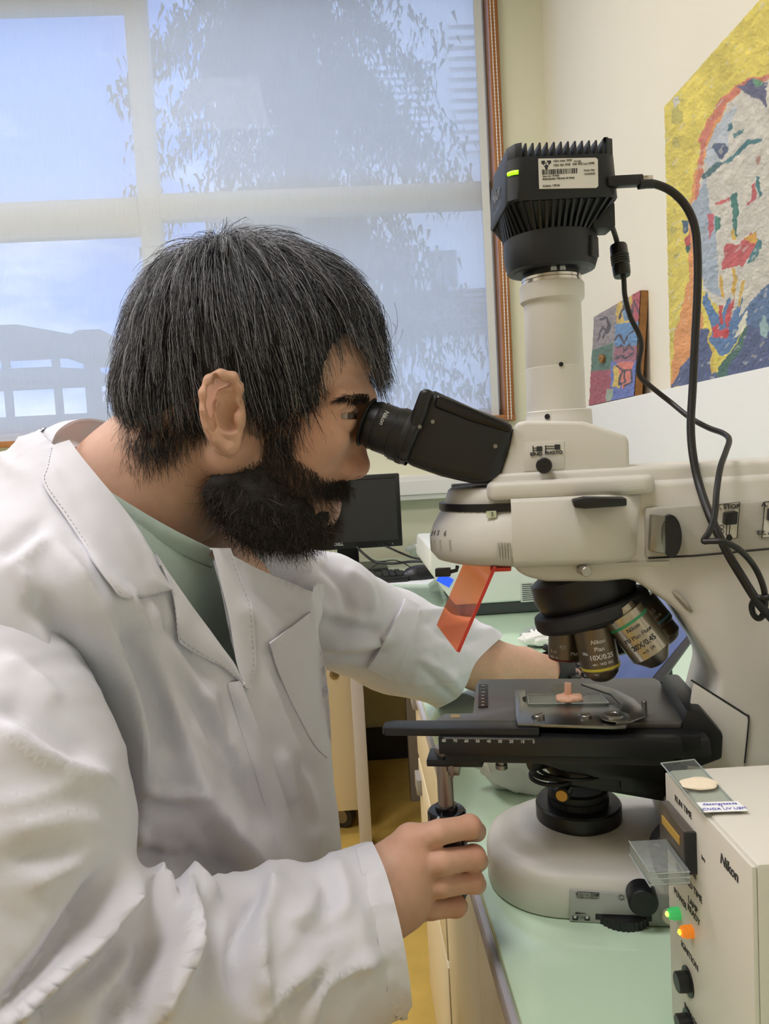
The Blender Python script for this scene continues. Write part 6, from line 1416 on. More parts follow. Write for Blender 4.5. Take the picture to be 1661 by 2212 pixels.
for V, Fq, c in BODY: Vs.append(V); Fs.append(Fq + n_); Cs.append(c); n_ += len(V)
body = mesh('body', np.vstack(Vs), np.vstack(Fs), m_skin, pr_, world=True, smooth=True, cols=np.vstack(Cs))
# ---- eyes -----------------------------------------------------------------------
m_eyew = mat('eye_white', (178, 164, 154), 0.2); m_iris = mat('iris_brown', (70, 48, 34), 0.1)
for s in (-1, 1):
    c = H(738, 900, -0.031); c[1] = 0.031 * s
    ev = part('eye', (H2W(lathe([(0.0118 * math.sin(t), -0.0118 * math.cos(t)) for t in np.linspace(0.02, 3.12, 20)], c, (1, 0.62 * s, -0.10), 28, cap=False)[0]), lathe([(1, i) for i in range(20)], n=28, cap=False)[1]), m_eyew, pr_, smooth=True)
    iv = lathe([(0.0058, 0.0103), (0.0054, 0.0110), (0.0, 0.0125)], c, (1, 0.62 * s, -0.10), 24, cap=False); part('iris', (H2W(iv[0]), iv[1]), m_iris, ev, smooth=True)
# ---- strands ---------------------------------------------------------------------
def strands_mesh(P, r, cols):
    """P: (n, k, 3) paths; three-sided tapering hairs"""
    n, k, _ = P.shape; T = np.gradient(P, axis=1); T /= np.linalg.norm(T, axis=2)[..., None] + 1e-12
    ref = np.tile(np.array([0.3, -0.9, 0.2]), (n, k, 1)); S = np.cross(T, ref); S /= np.linalg.norm(S, axis=2)[..., None] + 1e-9; U = np.cross(T, S)
    rr = (np.asarray(r)[:, None] if np.ndim(r) else r) * np.linspace(1.0, 0.35, k)[None, :]
    V = np.stack([P + (S * math.cos(a) + U * math.sin(a)) * rr[..., None] for a in (0, 2.094, 4.189)], 2)      # n,k,3,3
    idx = np.arange(n * k * 3).reshape(n, k, 3); Q = []
    for j in range(3):
        j2 = (j + 1) % 3; Q.append(np.stack([idx[:, :-1, j], idx[:, :-1, j2], idx[:, 1:, j2], idx[:, 1:, j]], -1).reshape(-1, 4))
    C = np.repeat(cols, k * 3, axis=0)
    return V.reshape(-1, 3), np.vstack(Q), C
m_hair = mat('hair_strands', (30, 27, 26), 0.42, attr='col', spec=0.5)
def hair_cols(n, dark, grey, frac, rng):
    c = np.tile(np.array(lin(dark)[:3]), (n, 1)) * rng.uniform(0.6, 1.5, (n, 1)); g = rng.random(n) < frac
    c[g] = np.array(lin(grey)[:3]) * rng.uniform(0.5, 1.2, (g.sum(), 1)); return c
# scalp cap under the hair
HP = [H(a, b, -0.06)[[0, 2]] for a, b in ((835, 712), (778, 706), (742, 722), (716, 755), (696, 806), (672, 862), (650, 895), (636, 930), (600, 936), (565, 915), (540, 870), (520, 830), (505, 822), (472, 832), (452, 848), (446, 880), (440, 915), (404, 925), (352, 962), (300, 968), (250, 930), (200, 700), (300, 420), (600, 400), (850, 520))]
hc = Field((-0.165, -0.11, -0.10), (0.125, 0.11, 0.145), 0.004)
HC0, HRAD = H(532, 755), np.array((L(236), 0.0775, L(230)))
hc.ell(HC0, HRAD, 0.0); hc.ell(H(650, 738), (L(150), 0.064, L(140)), 0.03); hc.ell(H(378, 848), (L(92), 0.060, L(104)), 0.03)
CV, CF = hc.mesh(); CV = CV + normals(CV, CF) * (0.0022 * vnoise(CV * np.array([1, 1, .5]), 70, 5))[:, None]
keep = inside([tuple(p) for p in HP], CV[:, 0], CV[:, 2]); CF2 = CF[keep[CF].all(1)]
hair = mesh('hair', H2W(CV), CF2, mat('hair_base', (24, 22, 22), 0.6), pr_, world=True, smooth=True)
def hsample(P):
    q = (P - hc.lo) / hc.h; q = np.clip(q, 0, np.array(hc.n) - 1.001); i = q.astype(int); f = q - i; r = 0
    for a in (0, 1):
        for b in (0, 1):
            for c in (0, 1):
                w = (f[:, 0] if a else 1 - f[:, 0]) * (f[:, 1] if b else 1 - f[:, 1]) * (f[:, 2] if c else 1 - f[:, 2]); r = r + w * hc.D[i[:, 0] + a, i[:, 1] + b, i[:, 2] + c]
    return r
def hdist(P):
    """distance to the hair volume and its outward direction"""
    d = hsample(P); e = 0.004; g = np.stack([hsample(P + e * np.eye(3)[k]) - hsample(P - e * np.eye(3)[k]) for k in range(3)], 1)
    far = (P - HC0) / HRAD ** 2; bad = np.linalg.norm(g, axis=1) < 1e-5; g[bad] = far[bad]; g /= np.linalg.norm(g, axis=1)[:, None] + 1e-9
    return np.minimum(d, 0.03), g
rg = np.random.default_rng(5)
def grow(root, length, k=9, wh=None, lift=0.004, fall=0.5, rough=0.12, seed=0):
    n = len(root); P = np.zeros((n, k, 3)); P[:, 0] = root; st = (length / (k - 1))[:, None]
    dv = root - wh; d, N = hdist(root); D = dv - N * (dv * N).sum(1)[:, None]; D /= np.linalg.norm(D, axis=1)[:, None] + 1e-6
    for i in range(1, k):
        p = P[:, i - 1]; d, N = hdist(p); t = i / (k - 1)
        g = np.tile(np.array([0.10, 0, -1.0]), (n, 1)); g = g - N * np.minimum((g * N).sum(1), 0)[:, None]
        D = D * (1 - fall * 0.35) + g * fall * 0.35 + 0.03 * N + rg.normal(0, rough * 0.25, (n, 3))
        D = D - N * np.minimum((D * N).sum(1) + 0.10 * (d > lift * 1.6), 0)[:, None] if False else D
        D /= np.linalg.norm(D, axis=1)[:, None] + 1e-9
        q = p + D * st; d2, N2 = hdist(q); tgt = lift * (0.35 + 1.0 * math.sin(min(t, 1) * 2.2))
        lo = np.maximum(0.0006 - d2, 0)[:, None]; q = q + N2 * lo
        front = (q[:, 0] > H(760, 700)[0]); pull = np.where(front & (q[:, 2] < H(760, 740)[2]), 0.0, 0.35)[:, None]
        q = q + N2 * (np.minimum(tgt - d2, 0)[:, None]) * pull
        P[:, i] = q
    return P
WH = H(470, 520) + np.array([0, 0.0, 0.01])
Nn_ = normals(CV, CF); ok = np.where(keep)[0]
pick = rg.choice(ok, 1900); guides = CV[pick] - Nn_[pick] * 0.002; guides = guides[(guides[:, 1] < 0.07)]
ln = rg.uniform(0.034, 0.062, len(guides)); hp_ = guides[:, 2]
G = grow(guides, ln, 9, WH, 0.0045, 0.55, 0.12)
# the ends stay inside the hair outline, apart from the fringe
PER = 9
off = rg.normal(0, 0.0034, (len(G), PER, 1, 3)); taper = np.linspace(1, 0.55, 9)[None, None, :, None]
SP = G[:, None] + off * taper + rg.normal(0, 0.00055, (len(G), PER, 9, 3)) * np.linspace(0, 1, 9)[None, None, :, None]
SP = SP.reshape(-1, 9, 3)
d0, N0 = hdist(SP.reshape(-1, 3)); SP = (SP.reshape(-1, 3) + N0 * np.maximum(0.0008 - d0, 0)[:, None] * 0.6).reshape(SP.shape)
# stray hairs standing off the crown
nst = 90; a_ = rg.uniform(0, 6.28, nst); root = H(470, 510) + np.stack([rg.normal(0.01, 0.03, nst), rg.normal(0, 0.03, nst), np.zeros(nst)], 1); d, N = hdist(root); root = root - N * d[:, None]
tt = np.linspace(0, 1, 9)[None, :, None]; dirs = np.stack([rg.normal(0.1, 0.7, nst), rg.normal(0, 0.4, nst), rg.uniform(0.2, 1.0, nst)], 1); bend = np.stack([rg.normal(0.3, 0.8, nst), rg.normal(0, 0.4, nst), rg.uniform(-1.2, -0.1, nst)], 1)
ST = root[:, None] + dirs[:, None] * tt * rg.uniform(0.008, 0.026, (nst, 1, 1)) + bend[:, None] * tt ** 2 * 0.018
# fringe hanging over the forehead
nf = 520; fr = H(800, 700) + np.stack([rg.normal(-0.012, 0.012, nf), rg.uniform(-0.035, 0.04, nf), rg.normal(0.004, 0.008, nf)], 1)
tip = np.stack([rg.normal(0, 0.004, nf) + H(828, 805)[0] - 0.35 * np.abs(fr[:, 1]), fr[:, 1] * 0.75 + 0.004, H(828, 805)[2] + rg.normal(0.006, 0.010, nf)], 1)
mid = (fr + tip) / 2 + np.array([0.013, 0, 0.006]); FRG = fr[:, None] * (1 - tt) ** 2 + mid[:, None] * 2 * tt * (1 - tt) + tip[:, None] * tt ** 2 + rg.normal(0, 0.0007, (nf, 9, 3)) * tt
ALL = np.concatenate([SP, ST, FRG]); rr = np.concatenate([rg.uniform(0.00017, 0.00030, len(SP)), np.full(nst, 0.00011), rg.uniform(0.00016, 0.00028, nf)])
# fewer hairs may cross the ear and the hairline: drop those that end on the bare face
e2 = ALL[:, -1]; pxe, pye = proj(H2W(e2)); face = inside([(705, 872), (745, 800), (796, 786), (812, 840), (800, 900), (680, 960)], pxe, pye) & (e2[:, 1] < 0.03)
ear_ = inside([(440, 845), (455, 838), (505, 840), (520, 865), (520, 960), (450, 960)], pxe, pye) & (e2[:, 1] < 0)
low = (pye > 990) & (pxe < 430)
kp = ~(face | ear_ | low); ALL, rr = ALL[kp], rr[kp]
sv, sf, scv = strands_mesh(ALL, rr, hair_cols(len(ALL), (44, 43, 47), (172, 172, 178), 0.30, rg))
hs = mesh('hair_strands', H2W(sv), sf, m_hair, hair, world=True, smooth=True, cols=scv); hs['kind'] = 'stuff'
# sideburn, nape fuzz, beard ------------------------------------------------------
from mathutils.bvhtree import BVHTree
hb = BVHTree.FromPolygons([tuple(v) for v in HV], [tuple(int(i) for i in q) for q in HF_])
def on_face(px, py, s=-1):
    """point and normal of the skin seen at a photo position, near side (or mirrored to the far side)"""
    a = Vector(HR.T @ (CAM - HO)); d = Vector(HR.T @ ray(px, py)).normalized(); r = hb.ray_cast(a, d)
    if r[0] is None: return None
    p, n = np.array(r[0]), np.array(r[1])
    if s > 0: p[1] = -p[1]; n[1] = -n[1]
    return p, n
def patch(poly, n, length, dirv, curl, lift, rad_, col, grey, frac, name, parent, seed, both=True, k=7, dens=None, jit=0.28):
    r_ = np.random.default_rng(seed); xs = [p[0] for p in poly]; ys = [p[1] for p in poly]; out = []; tries = 0
    while len(out) < n and tries < n * 6:
        tries += 1; x, y = r_.uniform(min(xs), max(xs)), r_.uniform(min(ys), max(ys))
        if not inside(poly, np.array([x]), np.array([y]))[0]: continue
        if dens is not None and r_.random() > dens(x, y): continue
        q = on_face(x, y, 1 if (both and r_.random() < 0.4) else -1)
        if q is not None: out.append((q[0], q[1]))
    if not out: return None
    R = np.array([o[0] for o in out]); N = np.array([o[1] for o in out]); m_ = len(R); t = np.linspace(0, 1, k)[None, :, None]
    D = np.asarray(dirv(R) if callable(dirv) else np.tile(dirv, (m_, 1)), float); D = D + r_.normal(0, jit, (m_, 3)); D = D - N * (D * N).sum(1)[:, None] * (1.0 if jit < 0.2 else 0.6); D /= np.linalg.norm(D, axis=1)[:, None]
    ln_ = r_.uniform(0.6, 1.2, (m_, 1, 1)) * length; w1 = r_.normal(0, 1, (m_, 1, 3)); ph = r_.uniform(0, 6.28, (m_, 1, 1))
    P = R[:, None] + D[:, None] * t * ln_ + N[:, None] * (lift * np.sin(np.minimum(t * 2.0, 1.57)) * r_.uniform(0.2, 1.1, (m_, 1, 1))) + w1 * curl * np.sin(t * 5.0 + ph) * t
    v, f, c = strands_mesh(P, r_.uniform(0.7, 1.2, m_) * rad_, hair_cols(m_, col, grey, frac, r_))
    o = mesh(name, H2W(v), f, m_hair, parent, world=True, smooth=True, cols=c); o['kind'] = 'stuff'; return o
patch([(530, 800), (700, 800), (680, 860), (650, 900), (632, 945), (590, 950), (560, 925), (530, 860)], 900, 0.030, (0.10, 0, -1), 0.0016, 0.006, 0.00022, (36, 32, 32), (140, 134, 130), 0.10, 'sideburn', hair, 12)
patch([(262, 900), (420, 880), (440, 915), (380, 965), (320, 990), (280, 965)], 900, 0.024, (-0.05, 0, -1), 0.0015, 0.004, 0.00020, (30, 26, 26), (120, 114, 110), 0.04, 'nape_hair', hair, 13)
patch([(268, 940), (420, 910), (440, 940), (370, 1000), (300, 1040), (250, 990)], 350, 0.012, (0.05, 0, -1), 0.0008, 0.0015, 0.00011, (60, 46, 40), (90, 80, 74), 0.0, 'nape_fuzz', hair, 14)
patch([(428, 862), (440, 850), (446, 905), (436, 925), (412, 905)], 160, 0.022, (-0.2, 0, -1), 0.0012, 0.003, 0.00022, (30, 26, 26), (120, 114, 110), 0.04, 'nape_hair', hair, 15)
# eyebrows and lashes
patch([(724, 866), (745, 855), (775, 849), (798, 851), (797, 862), (770, 864), (742, 867)], 620, 0.0075, (-0.9, 0, -0.35), 0.0002, 0.0018, 0.00020, (26, 22, 20), (80, 74, 70), 0.02, 'eyebrow', hair, 16, jit=0.12)
patch([(756, 888), (768, 886), (768, 892), (756, 893)], 30, 0.005, (1, 0, 0.25), 0.0003, 0.0005, 0.00014, (20, 18, 18), (40, 36, 36), 0.0, 'eyelash', hair, 17)
# beard volume
bf = Field((-0.10, -0.085, -0.185), (0.085, 0.085, -0.06), 0.0025)
for s in (-1, 1):
    def B(px, py, d): p = H(px, py, -d); p[1] = s * d; return p
    bf.chain([B(552, 1022, 0.053), B(532, 1044, 0.053), B(555, 1075, 0.046), B(620, 1100, 0.026), B(650, 1108, 0.010)], [0.004, 0.009, 0.018, 0.022, 0.022], 0.02)
    bf.chain([B(478, 1054, 0.050), B(545, 1092, 0.044)], [0.011, 0.014], 0.02); bf.chain([B(482, 1086, 0.044), B(550, 1122, 0.036), B(610, 1138, 0.022)], [0.010, 0.013, 0.014], 0.02)
    bf.chain([B(732, 1048, 0.006), B(712, 1050, 0.016), B(690, 1075, 0.024), B(670, 1105, 0.022)], [0.0065, 0.0075, 0.008, 0.012], 0.008)
bf.ell(H(674, 1116), (0.0165, 0.024, 0.014), 0.012); bf.ell(H(652, 1112), (0.021, 0.032, 0.019), 0.02); bf.ell(H(596, 1124), (0.028, 0.030, 0.016), 0.02)
bf.ell(H(712, 1085), (0.012, 0.016, 0.010), 0.004, op='cut')
BV, BF = bf.mesh(); BN = normals(BV, BF); BV = BV + BN * (0.003 * vnoise(BV, 130, 6) + 0.0015 * vnoise(BV, 300, 7))[:, None]
beard = mesh('beard', H2W(BV), BF, mat('beard_base', (30, 25, 22), 0.75, bump=0.5, bscale=1200), pr_, world=True, smooth=True)
r_ = np.random.default_rng(8); pk = r_.choice(len(BV), 10500); R, N = BV[pk] - BN[pk] * 0.002, BN[pk]; t = np.linspace(0, 1, 7)[None, :, None]
D = np.tile(np.array([0.05, 0, -1.0]), (len(R), 1)) + 0.50 * N + r_.normal(0, 0.42, R.shape); D /= np.linalg.norm(D, axis=1)[:, None]
ln_ = r_.uniform(0.006, 0.018, (len(R), 1, 1)); P = R[:, None] + D[:, None] * t * ln_ + r_.normal(0, 1, (len(R), 1, 3)) * 0.0022 * np.sin(t * 6 + r_.uniform(0, 6.28, (len(R), 1, 1))) * t
sel = ~inside([(690, 1066), (745, 1066), (745, 1100), (700, 1100)], *proj(H2W(P[:, -1]))); P = P[sel]
v, f, c = strands_mesh(P, r_.uniform(0.00012, 0.00024, len(P)), hair_cols(len(P), (54, 43, 36), (128, 112, 100), 0.06, r_))
bs = mesh('beard_strands', H2W(v), f, m_hair, beard, world=True, smooth=True, cols=c); bs['kind'] = 'stuff'
patch([(575, 935), (625, 940), (632, 985), (700, 1030), (745, 1036), (745, 1052), (680, 1080), (520, 1060), (500, 1020), (560, 990)], 2800, 0.014, (0.15, 0, -1), 0.0012, 0.002, 0.00017, (44, 34, 29), (90, 80, 74), 0.02, 'beard_strands', beard, 18)
patch([(690, 1046), (745, 1034), (752, 1040), (740, 1056), (700, 1062)], 420, 0.012, (0.25, -0.3, -1), 0.0006, 0.003, 0.00019, (34, 27, 24), (90, 80, 74), 0.02, 'moustache', beard, 19)
# ================================================================== clothes
m_coat = mat('coat_cotton', (227, 226, 233), 0.75, bump=0.04, bscale=1600, noise=0.008, nscale=30, sheen=0.1)
m_tee = mat('tshirt_sage', (178, 194, 184), 0.85, bump=0.08, bscale=1800, noise=0.03, nscale=300)
def folds(V, N, lines, sign=1.0, vis=True):
    """press creases into a surface: each line = (photo polyline, width px, depth m[, asym]); positive raises a ridge"""
    x, y = proj(V); W = V.copy(); fac = np.clip(-(N * (V - CAM)).sum(1) / np.linalg.norm(V - CAM, axis=1) * 3 + 0.2, 0, 1) if vis else 1.0
    dis = np.zeros(len(V))
    for ln in lines:
        pl_, w, a = ln[0], ln[1], ln[2]; d, t, sg = seg_dist(smooth_path([(*p, 0) for p in pl_], 5)[:, :2].tolist() if len(pl_) > 2 else pl_, x, y)
        end = np.clip(np.minimum(t, 1 - t) * 5 + 0.25, 0, 1)
        if len(ln) > 3:                       # asymmetric: soft one side, sharp the other
            ww = np.where(sg * ln[3] > 0, w, w * 0.25)
        else: ww = w
        dis += a * (np.exp(-(np.sqrt(d * d + 36.0) - 6.0) / ww) if a > 0 else np.exp(-(d / (ww * 1.15)) ** 2)) * end
    return W + N * (dis * fac)[:, None]
def wrinkle(V, N, direc, across, along, amp, seed, region=None):
    """ridged cloth wrinkles running along a photo direction"""
    x, y = proj(V); dx, dy = direc; l = math.hypot(dx, dy); dx, dy = dx / l, dy / l; a_, b_ = (x * dx + y * dy) / along, (-x * dy + y * dx) / across
    q = np.stack([a_, b_ + 0.35 * np.sin(a_ * 2.1 + seed), 0 * a_ + seed * 3.7], 1); n1 = vnoise(q, 1.0, seed); n2 = vnoise(q * 2.1, 1.0, seed + 5)
    r = (1 - np.abs(n1)) ** 3 - 0.35 + 0.4 * ((1 - np.abs(n2)) ** 3 - 0.35); w = np.clip(vnoise(np.stack([x, y, 0 * x], 1), 1 / 190.0, seed + 8) + 0.55, 0.1, 1.2)
    if region is not None: w = w * region(x, y)
    return V + N * (amp * r * w)[:, None]
def coat_noise(V, N, a=1.0, seed=0):
    q = V * np.array([1, 1, 0.55]); return V + N * (a * (0.0020 * vnoise(q, 16, seed + 1) + 0.0008 * vnoise(q, 42, seed + 2) + 0.0003 * vnoise(q, 130, seed + 3)))[:, None]
coat = thing_ = bpy.data.objects.new('lab_coat', None); COL.objects.link(coat); coat.parent = pr_; WM[coat.name] = WM[pr_.name]; coat['label'] = 'white cotton lab coat worn open at the neck'
# t-shirt ---------------------------------------------------------------------
f_ = Field((-0.42, 0.30, 0.62), (0.14, 1.0, 1.14), 0.005); trunk(f_, 0.020)
f_.cone(NB + np.array([0.01, 0, 0.0]), at(330, 1130, 0.655), 0.068, 0.060, 0.02)
TSV, TSF = f_.mesh(); TSV = sdf_smooth(TSV, TSF, 1)
# cut the neck hole: plane through the collar seen in the photo
pA, pB = at(262, 1085, 0.60), at(436, 1168, 0.66); pC = at(170, 985, 0.70)
nn = np.cross(pB - pA, pC - pA); nn /= np.linalg.norm(nn); nn = nn if nn[2] > 0 else -nn
xt, yt = proj(TSV); kp = ((TSV - pA) @ nn < 0) & ~inside([(-600, 900), (110, 960), (190, 1100), (420, 1490), (420, 2300), (-600, 2300)], xt, yt) & ~(inside([(462, 1060), (470, 1200), (545, 1480), (800, 1480), (800, 1000), (462, 1000)], xt, yt)); TF2 = TSF[kp[TSF].all(1)]
tee = mesh('tshirt', TSV, TF2, m_tee, pr_, world=True, smooth=True)
# coat trunk -------------------------------------------------------------------
def snap(V, Fq, line, maxd=14):
    """pull the ragged border of a cut sheet onto the cutting line"""
    E = np.sort(np.vstack([Fq[:, [i, (i + 1) % 4]] for i in range(4)]), axis=1); u, c = np.unique(E, axis=0, return_counts=True); b = np.unique(u[c == 1])
    x, y = proj(V[b]); P = smooth_path([(*p, 0) for p in line], 8)[:, :2]; best = np.full(len(b), 1e9); bx, by = x.copy(), y.copy()
    for k in range(len(P) - 1):
        d = P[k + 1] - P[k]; t = np.clip(((x - P[k][0]) * d[0] + (y - P[k][1]) * d[1]) / (d @ d + 1e-9), 0, 1); qx, qy = P[k][0] + t * d[0], P[k][1] + t * d[1]
        e = np.hypot(x - qx, y - qy); m = e < best; best[m] = e[m]; bx[m] = qx[m]; by[m] = qy[m]
    m = best < maxd; dep = (V[b] - CAM) @ FW; V = V.copy()
    for i in np.where(m)[0]:
        d = ray(bx[i], by[i]); V[b[i]] = CAM + d * dep[i] / (d @ FW)
    return V
def cut(V, Fq, bad):
    return Fq[~bad[Fq].any(1)]
f_ = Field((-0.50, 0.26, 0.40), (0.10, 1.02, 1.16), 0.0040)
f_.ell(TC + np.array([-0.01, 0.0, 0.09]) + TN * 0.005, (.132, .180, .20), .03, R=TR_)
f_.ell(TC + np.array([-0.005, 0.0, -0.12]), (.150, .180, .26), .06, R=TR_)
f_.chain([SH_R + np.array([0.03, 0.01, -0.005]), NB + np.array([-0.035, 0, -0.045]), SH_L + np.array([-0.01, 0, -0.005])], [.066, .070, .066], .05)
f_.cone(NB + np.array([-0.02, 0, -0.05]), at(215, 1075, 0.69), .080, .066, .03)
CTV, CTF = f_.mesh(); CTV = sdf_smooth(CTV, CTF, 2); CN = normals(CTV, CTF)
TRUNK_LINES = [
    ([(66, 1285), (92, 1325), (140, 1395), (185, 1470)], 26, -0.012), ([(118, 1180), (164, 1283), (241, 1428), (296, 1560), (306, 1700)], 30, 0.013), ([(150, 1400), (222, 1545), (268, 1690), (262, 1830)], 26, -0.016), ([(40, 1220), (66, 1290), (110, 1390), (160, 1480)], 20, 0.008),
    ([(180, 1200), (270, 1340), (372, 1540), (428, 1700), (500, 1800), (580, 1888)], 34, 0.013), ([(250, 1350), (325, 1500), (370, 1640)], 28, -0.009), ([(306, 1700), (340, 1716), (380, 1716), (430, 1712)], 12, 0.006), ([(308, 1732), (366, 1742), (425, 1738)], 14, -0.004),
    ([(440, 1770), (500, 1860), (530, 1910)], 26, -0.009), ([(300, 1290), (360, 1390), (420, 1470), (470, 1540)], 18, 0.006), ([(390, 1460), (450, 1560), (520, 1680), (590, 1810)], 26, -0.006), ([(420, 1480), (470, 1560), (540, 1690)], 24, 0.006),
    ([(470, 1500), (490, 1560), (484, 1600)], 10, -0.003), ([(410, 1560), (440, 1610), (480, 1650)], 12, 0.003), ([(600, 1620), (622, 1690), (640, 1740)], 10, 0.005), ([(640, 1640), (655, 1720), (680, 1800)], 14, -0.005), ([(560, 1440), (610, 1560), (660, 1700), (690, 1830)], 16, 0.006), ([(590, 1440), (640, 1580), (676, 1700)], 14, -0.004),
    ([(300, 1850), (400, 1860), (520, 1910)], 40, -0.014), ([(280, 1780), (330, 1830), (420, 1850)], 22, 0.008), ([(0, 1200), (50, 1160), (96, 1120)], 18, -0.004), ([(10, 1240), (60, 1200), (100, 1160)], 16, 0.004), ([(330, 1330), (400, 1410), (460, 1480)], 18, -0.005), ([(520, 1300), (560, 1360), (590, 1400)], 16, 0.005), ([(560, 1260), (600, 1310), (650, 1330)], 18, -0.004), ([(640, 1240), (660, 1290), (690, 1340)], 14, 0.004)]
CTV = folds(CTV, CN, [(l_[0], l_[1] * (0.75 if l_[2] > 0 else 0.9), l_[2] * 1.45) for l_ in TRUNK_LINES]); CTV = wrinkle(CTV, CN, (0.42, 0.9), 46, 210, 0.0042, 4); CTV = sdf_smooth(CTV, CTF, 1); CTV = coat_noise(CTV, CN, 1.0, 3)
x_, y_ = proj(CTV); front_ = (CN * (CTV - CAM)).sum(1) < 0.02
OPEN = [(150, 950), (168, 980), (215, 1036), (290, 1128), (372, 1262), (470, 1400), (526, 1478), (516, 1440), (498, 1380), (478, 1280), (452, 1180), (440, 1120), (520, 1000), (420, 860), (200, 880)]
bad = inside(OPEN, x_, y_) & (CTV[:, 2] > 0.86) & ((CTV - TC) @ TN > -0.06)
bad |= ((CTV - pA) @ nn > 0.012)
CF3 = cut(CTV, CTF, bad)
E_ = np.sort(np.vstack([CF3[:, [i, (i + 1) % 4]] for i in range(4)]), axis=1); u_, c_ = np.unique(E_, axis=0, return_counts=True); b_ = np.unique(u_[c_ == 1]); dd = (CTV[b_] - pA) @ nn; mk = np.abs(dd - 0.012) < 0.007; CTV2 = CTV.copy(); CTV2[b_[mk]] += nn * (0.012 - dd[mk])[:, None]
trunk_o = mesh('coat_body', snap(CTV2, CF3, OPEN, 16), CF3, m_coat, coat, world=True, smooth=True)
tb = BVHTree.FromPolygons([tuple(v) for v in CTV], [tuple(int(i) for i in q) for q in CTF])
def hitw(px, py, bv=None):
    d = Vector(ray(px, py)).normalized(); r = (bv or tb).ray_cast(Vector(CAM), d)
    return None if r[0] is None else (np.array(r[0]), np.array(r[1]))
def resample(P, n):
    P = smooth_path([(*p, 0) for p in P], 6)[:, :2]; s_ = np.concatenate([[0], np.cumsum(np.linalg.norm(np.diff(P, axis=0), axis=1))]); t = np.linspace(0, s_[-1], n)
    return np.stack([np.interp(t, s_, P[:, 0]), np.interp(t, s_, P[:, 1])], 1)
def sheet(G, thick=0.0016):
    """grid of points -> a thin closed cloth sheet"""
    nu, nv, _ = G.shape; dU = np.gradient(G, axis=0); dV = np.gradient(G, axis=1); N = np.cross(dU, dV); N /= np.linalg.norm(N, axis=2)[..., None] + 1e-12
    if (N.reshape(-1, 3) * (G.reshape(-1, 3) - CAM)).sum() > 0: N = -N
    A, B = G.reshape(-1, 3), (G - N * thick).reshape(-1, 3); ii = np.arange(nu * nv).reshape(nu, nv); o = nu * nv
    Q = np.stack([ii[:-1, :-1], ii[1:, :-1], ii[1:, 1:], ii[:-1, 1:]], -1).reshape(-1, 4); Qs = [Q, Q[:, ::-1] + o]
    for e in (ii[0, :], ii[-1, :], ii[:, 0], ii[:, -1]): Qs.append(np.stack([e[:-1], e[1:], e[1:] + o, e[:-1] + o], 1))
    return np.vstack([A, B]), np.vstack(Qs)
def flap(name, outer, inner, offs, nu=60, nv=14, thick=0.0018, wob=0.0008, seed=0, parent=None, bv=None, stitch=None):
    """cloth flap laid on the coat between two photo polylines; offs = stand-off at outer .. inner"""
    O, I = resample(outer, nu), resample(inner, nu); G = np.zeros((nu, nv, 3)); last = None; ok = np.zeros((nu, nv), bool)
    for i in range(nu):
        for j in range(nv):
            t = j / (nv - 1); px, py = O[i] * (1 - t) + I[i] * t; h_ = hitw(px, py, bv)
            off = np.interp(t, np.linspace(0, 1, len(offs)), offs) if np.ndim(offs[0]) == 0 else np.interp(t, np.linspace(0, 1, len(offs[0])), [np.interp(i / (nu - 1), np.linspace(0, 1, len(offs)), [o_[q] for o_ in offs]) for q in range(len(offs[0]))])
            d = ray(px, py)
            if h_ is None: Yd = None; G[i, j] = np.nan
            else: p = h_[0] - d / np.linalg.norm(d) * off; G[i, j] = p
    dep = (G - CAM) @ FW
    for _ in range(3):                            # fill misses and calm the depth
        m_ = np.isnan(dep)
        if m_.any():
            for i in range(nu):
                r_ = dep[i]; g_ = ~np.isnan(r_)
                if g_.any(): dep[i] = np.interp(np.arange(nv), np.where(g_)[0], r_[g_])
            for j in range(nv):
                c_ = dep[:, j]; g_ = ~np.isnan(c_)
                if g_.any(): dep[:, j] = np.interp(np.arange(nu), np.where(g_)[0], c_[g_])
        pd_ = np.pad(dep, 1, mode='edge'); dep = 0.5 * dep + 0.125 * (pd_[:-2, 1:-1] + pd_[2:, 1:-1] + pd_[1:-1, :-2] + pd_[1:-1, 2:])
    for i in range(nu):
        for j in range(nv):
            t = j / (nv - 1); px, py = O[i] * (1 - t) + I[i] * t; d = ray(px, py); G[i, j] = CAM + d * dep[i, j] / (d @ FW)
    q = G.reshape(-1, 3); G = G + (FW * -1)[None, None] * (wob * vnoise(q, 45, seed + 4)).reshape(nu, nv)[..., None]
    V, Q = sheet(G, thick)
    if stitch is not None:
        row = np.array([G[i, 0] * (1 - stitch) + G[i, min(2, nv - 1)] * stitch for i in range(nu)]); s_ = np.concatenate([[0], np.cumsum(np.linalg.norm(np.diff(row, axis=0), axis=1))]); dash = []
        for a in np.arange(0.003, s_[-1] - 0.004, 0.0042):
            p, q = [np.array([np.interp(b, s_, row[:, k]) for k in range(3)]) - FW * 0.0003 for b in (a, a + 0.0026)]; dash.append(tube([p, q], 0.00032, 4))
        mesh('stitching', *merge(*dash), mat('coat_thread', (206, 203, 208), 0.8), parent or coat, world=True, smooth=True)
    return mesh(name, V, Q, m_coat, parent or coat, world=True, smooth=40)
col_o = [(112, 962), (100, 1010), (93, 1046), (150, 1130), (205, 1215), (240, 1265), (264, 1290), (316, 1288), (371, 1275)]
col_i = [(150, 950), (178, 988), (205, 1022), (243, 1068), (283, 1120), (312, 1168), (336, 1212), (356, 1246), (374, 1272)]
flap('collar', col_o, col_i, (0.0050, 0.0085, 0.0105, 0.0085), 70, 16, seed=1, stitch=0.45)
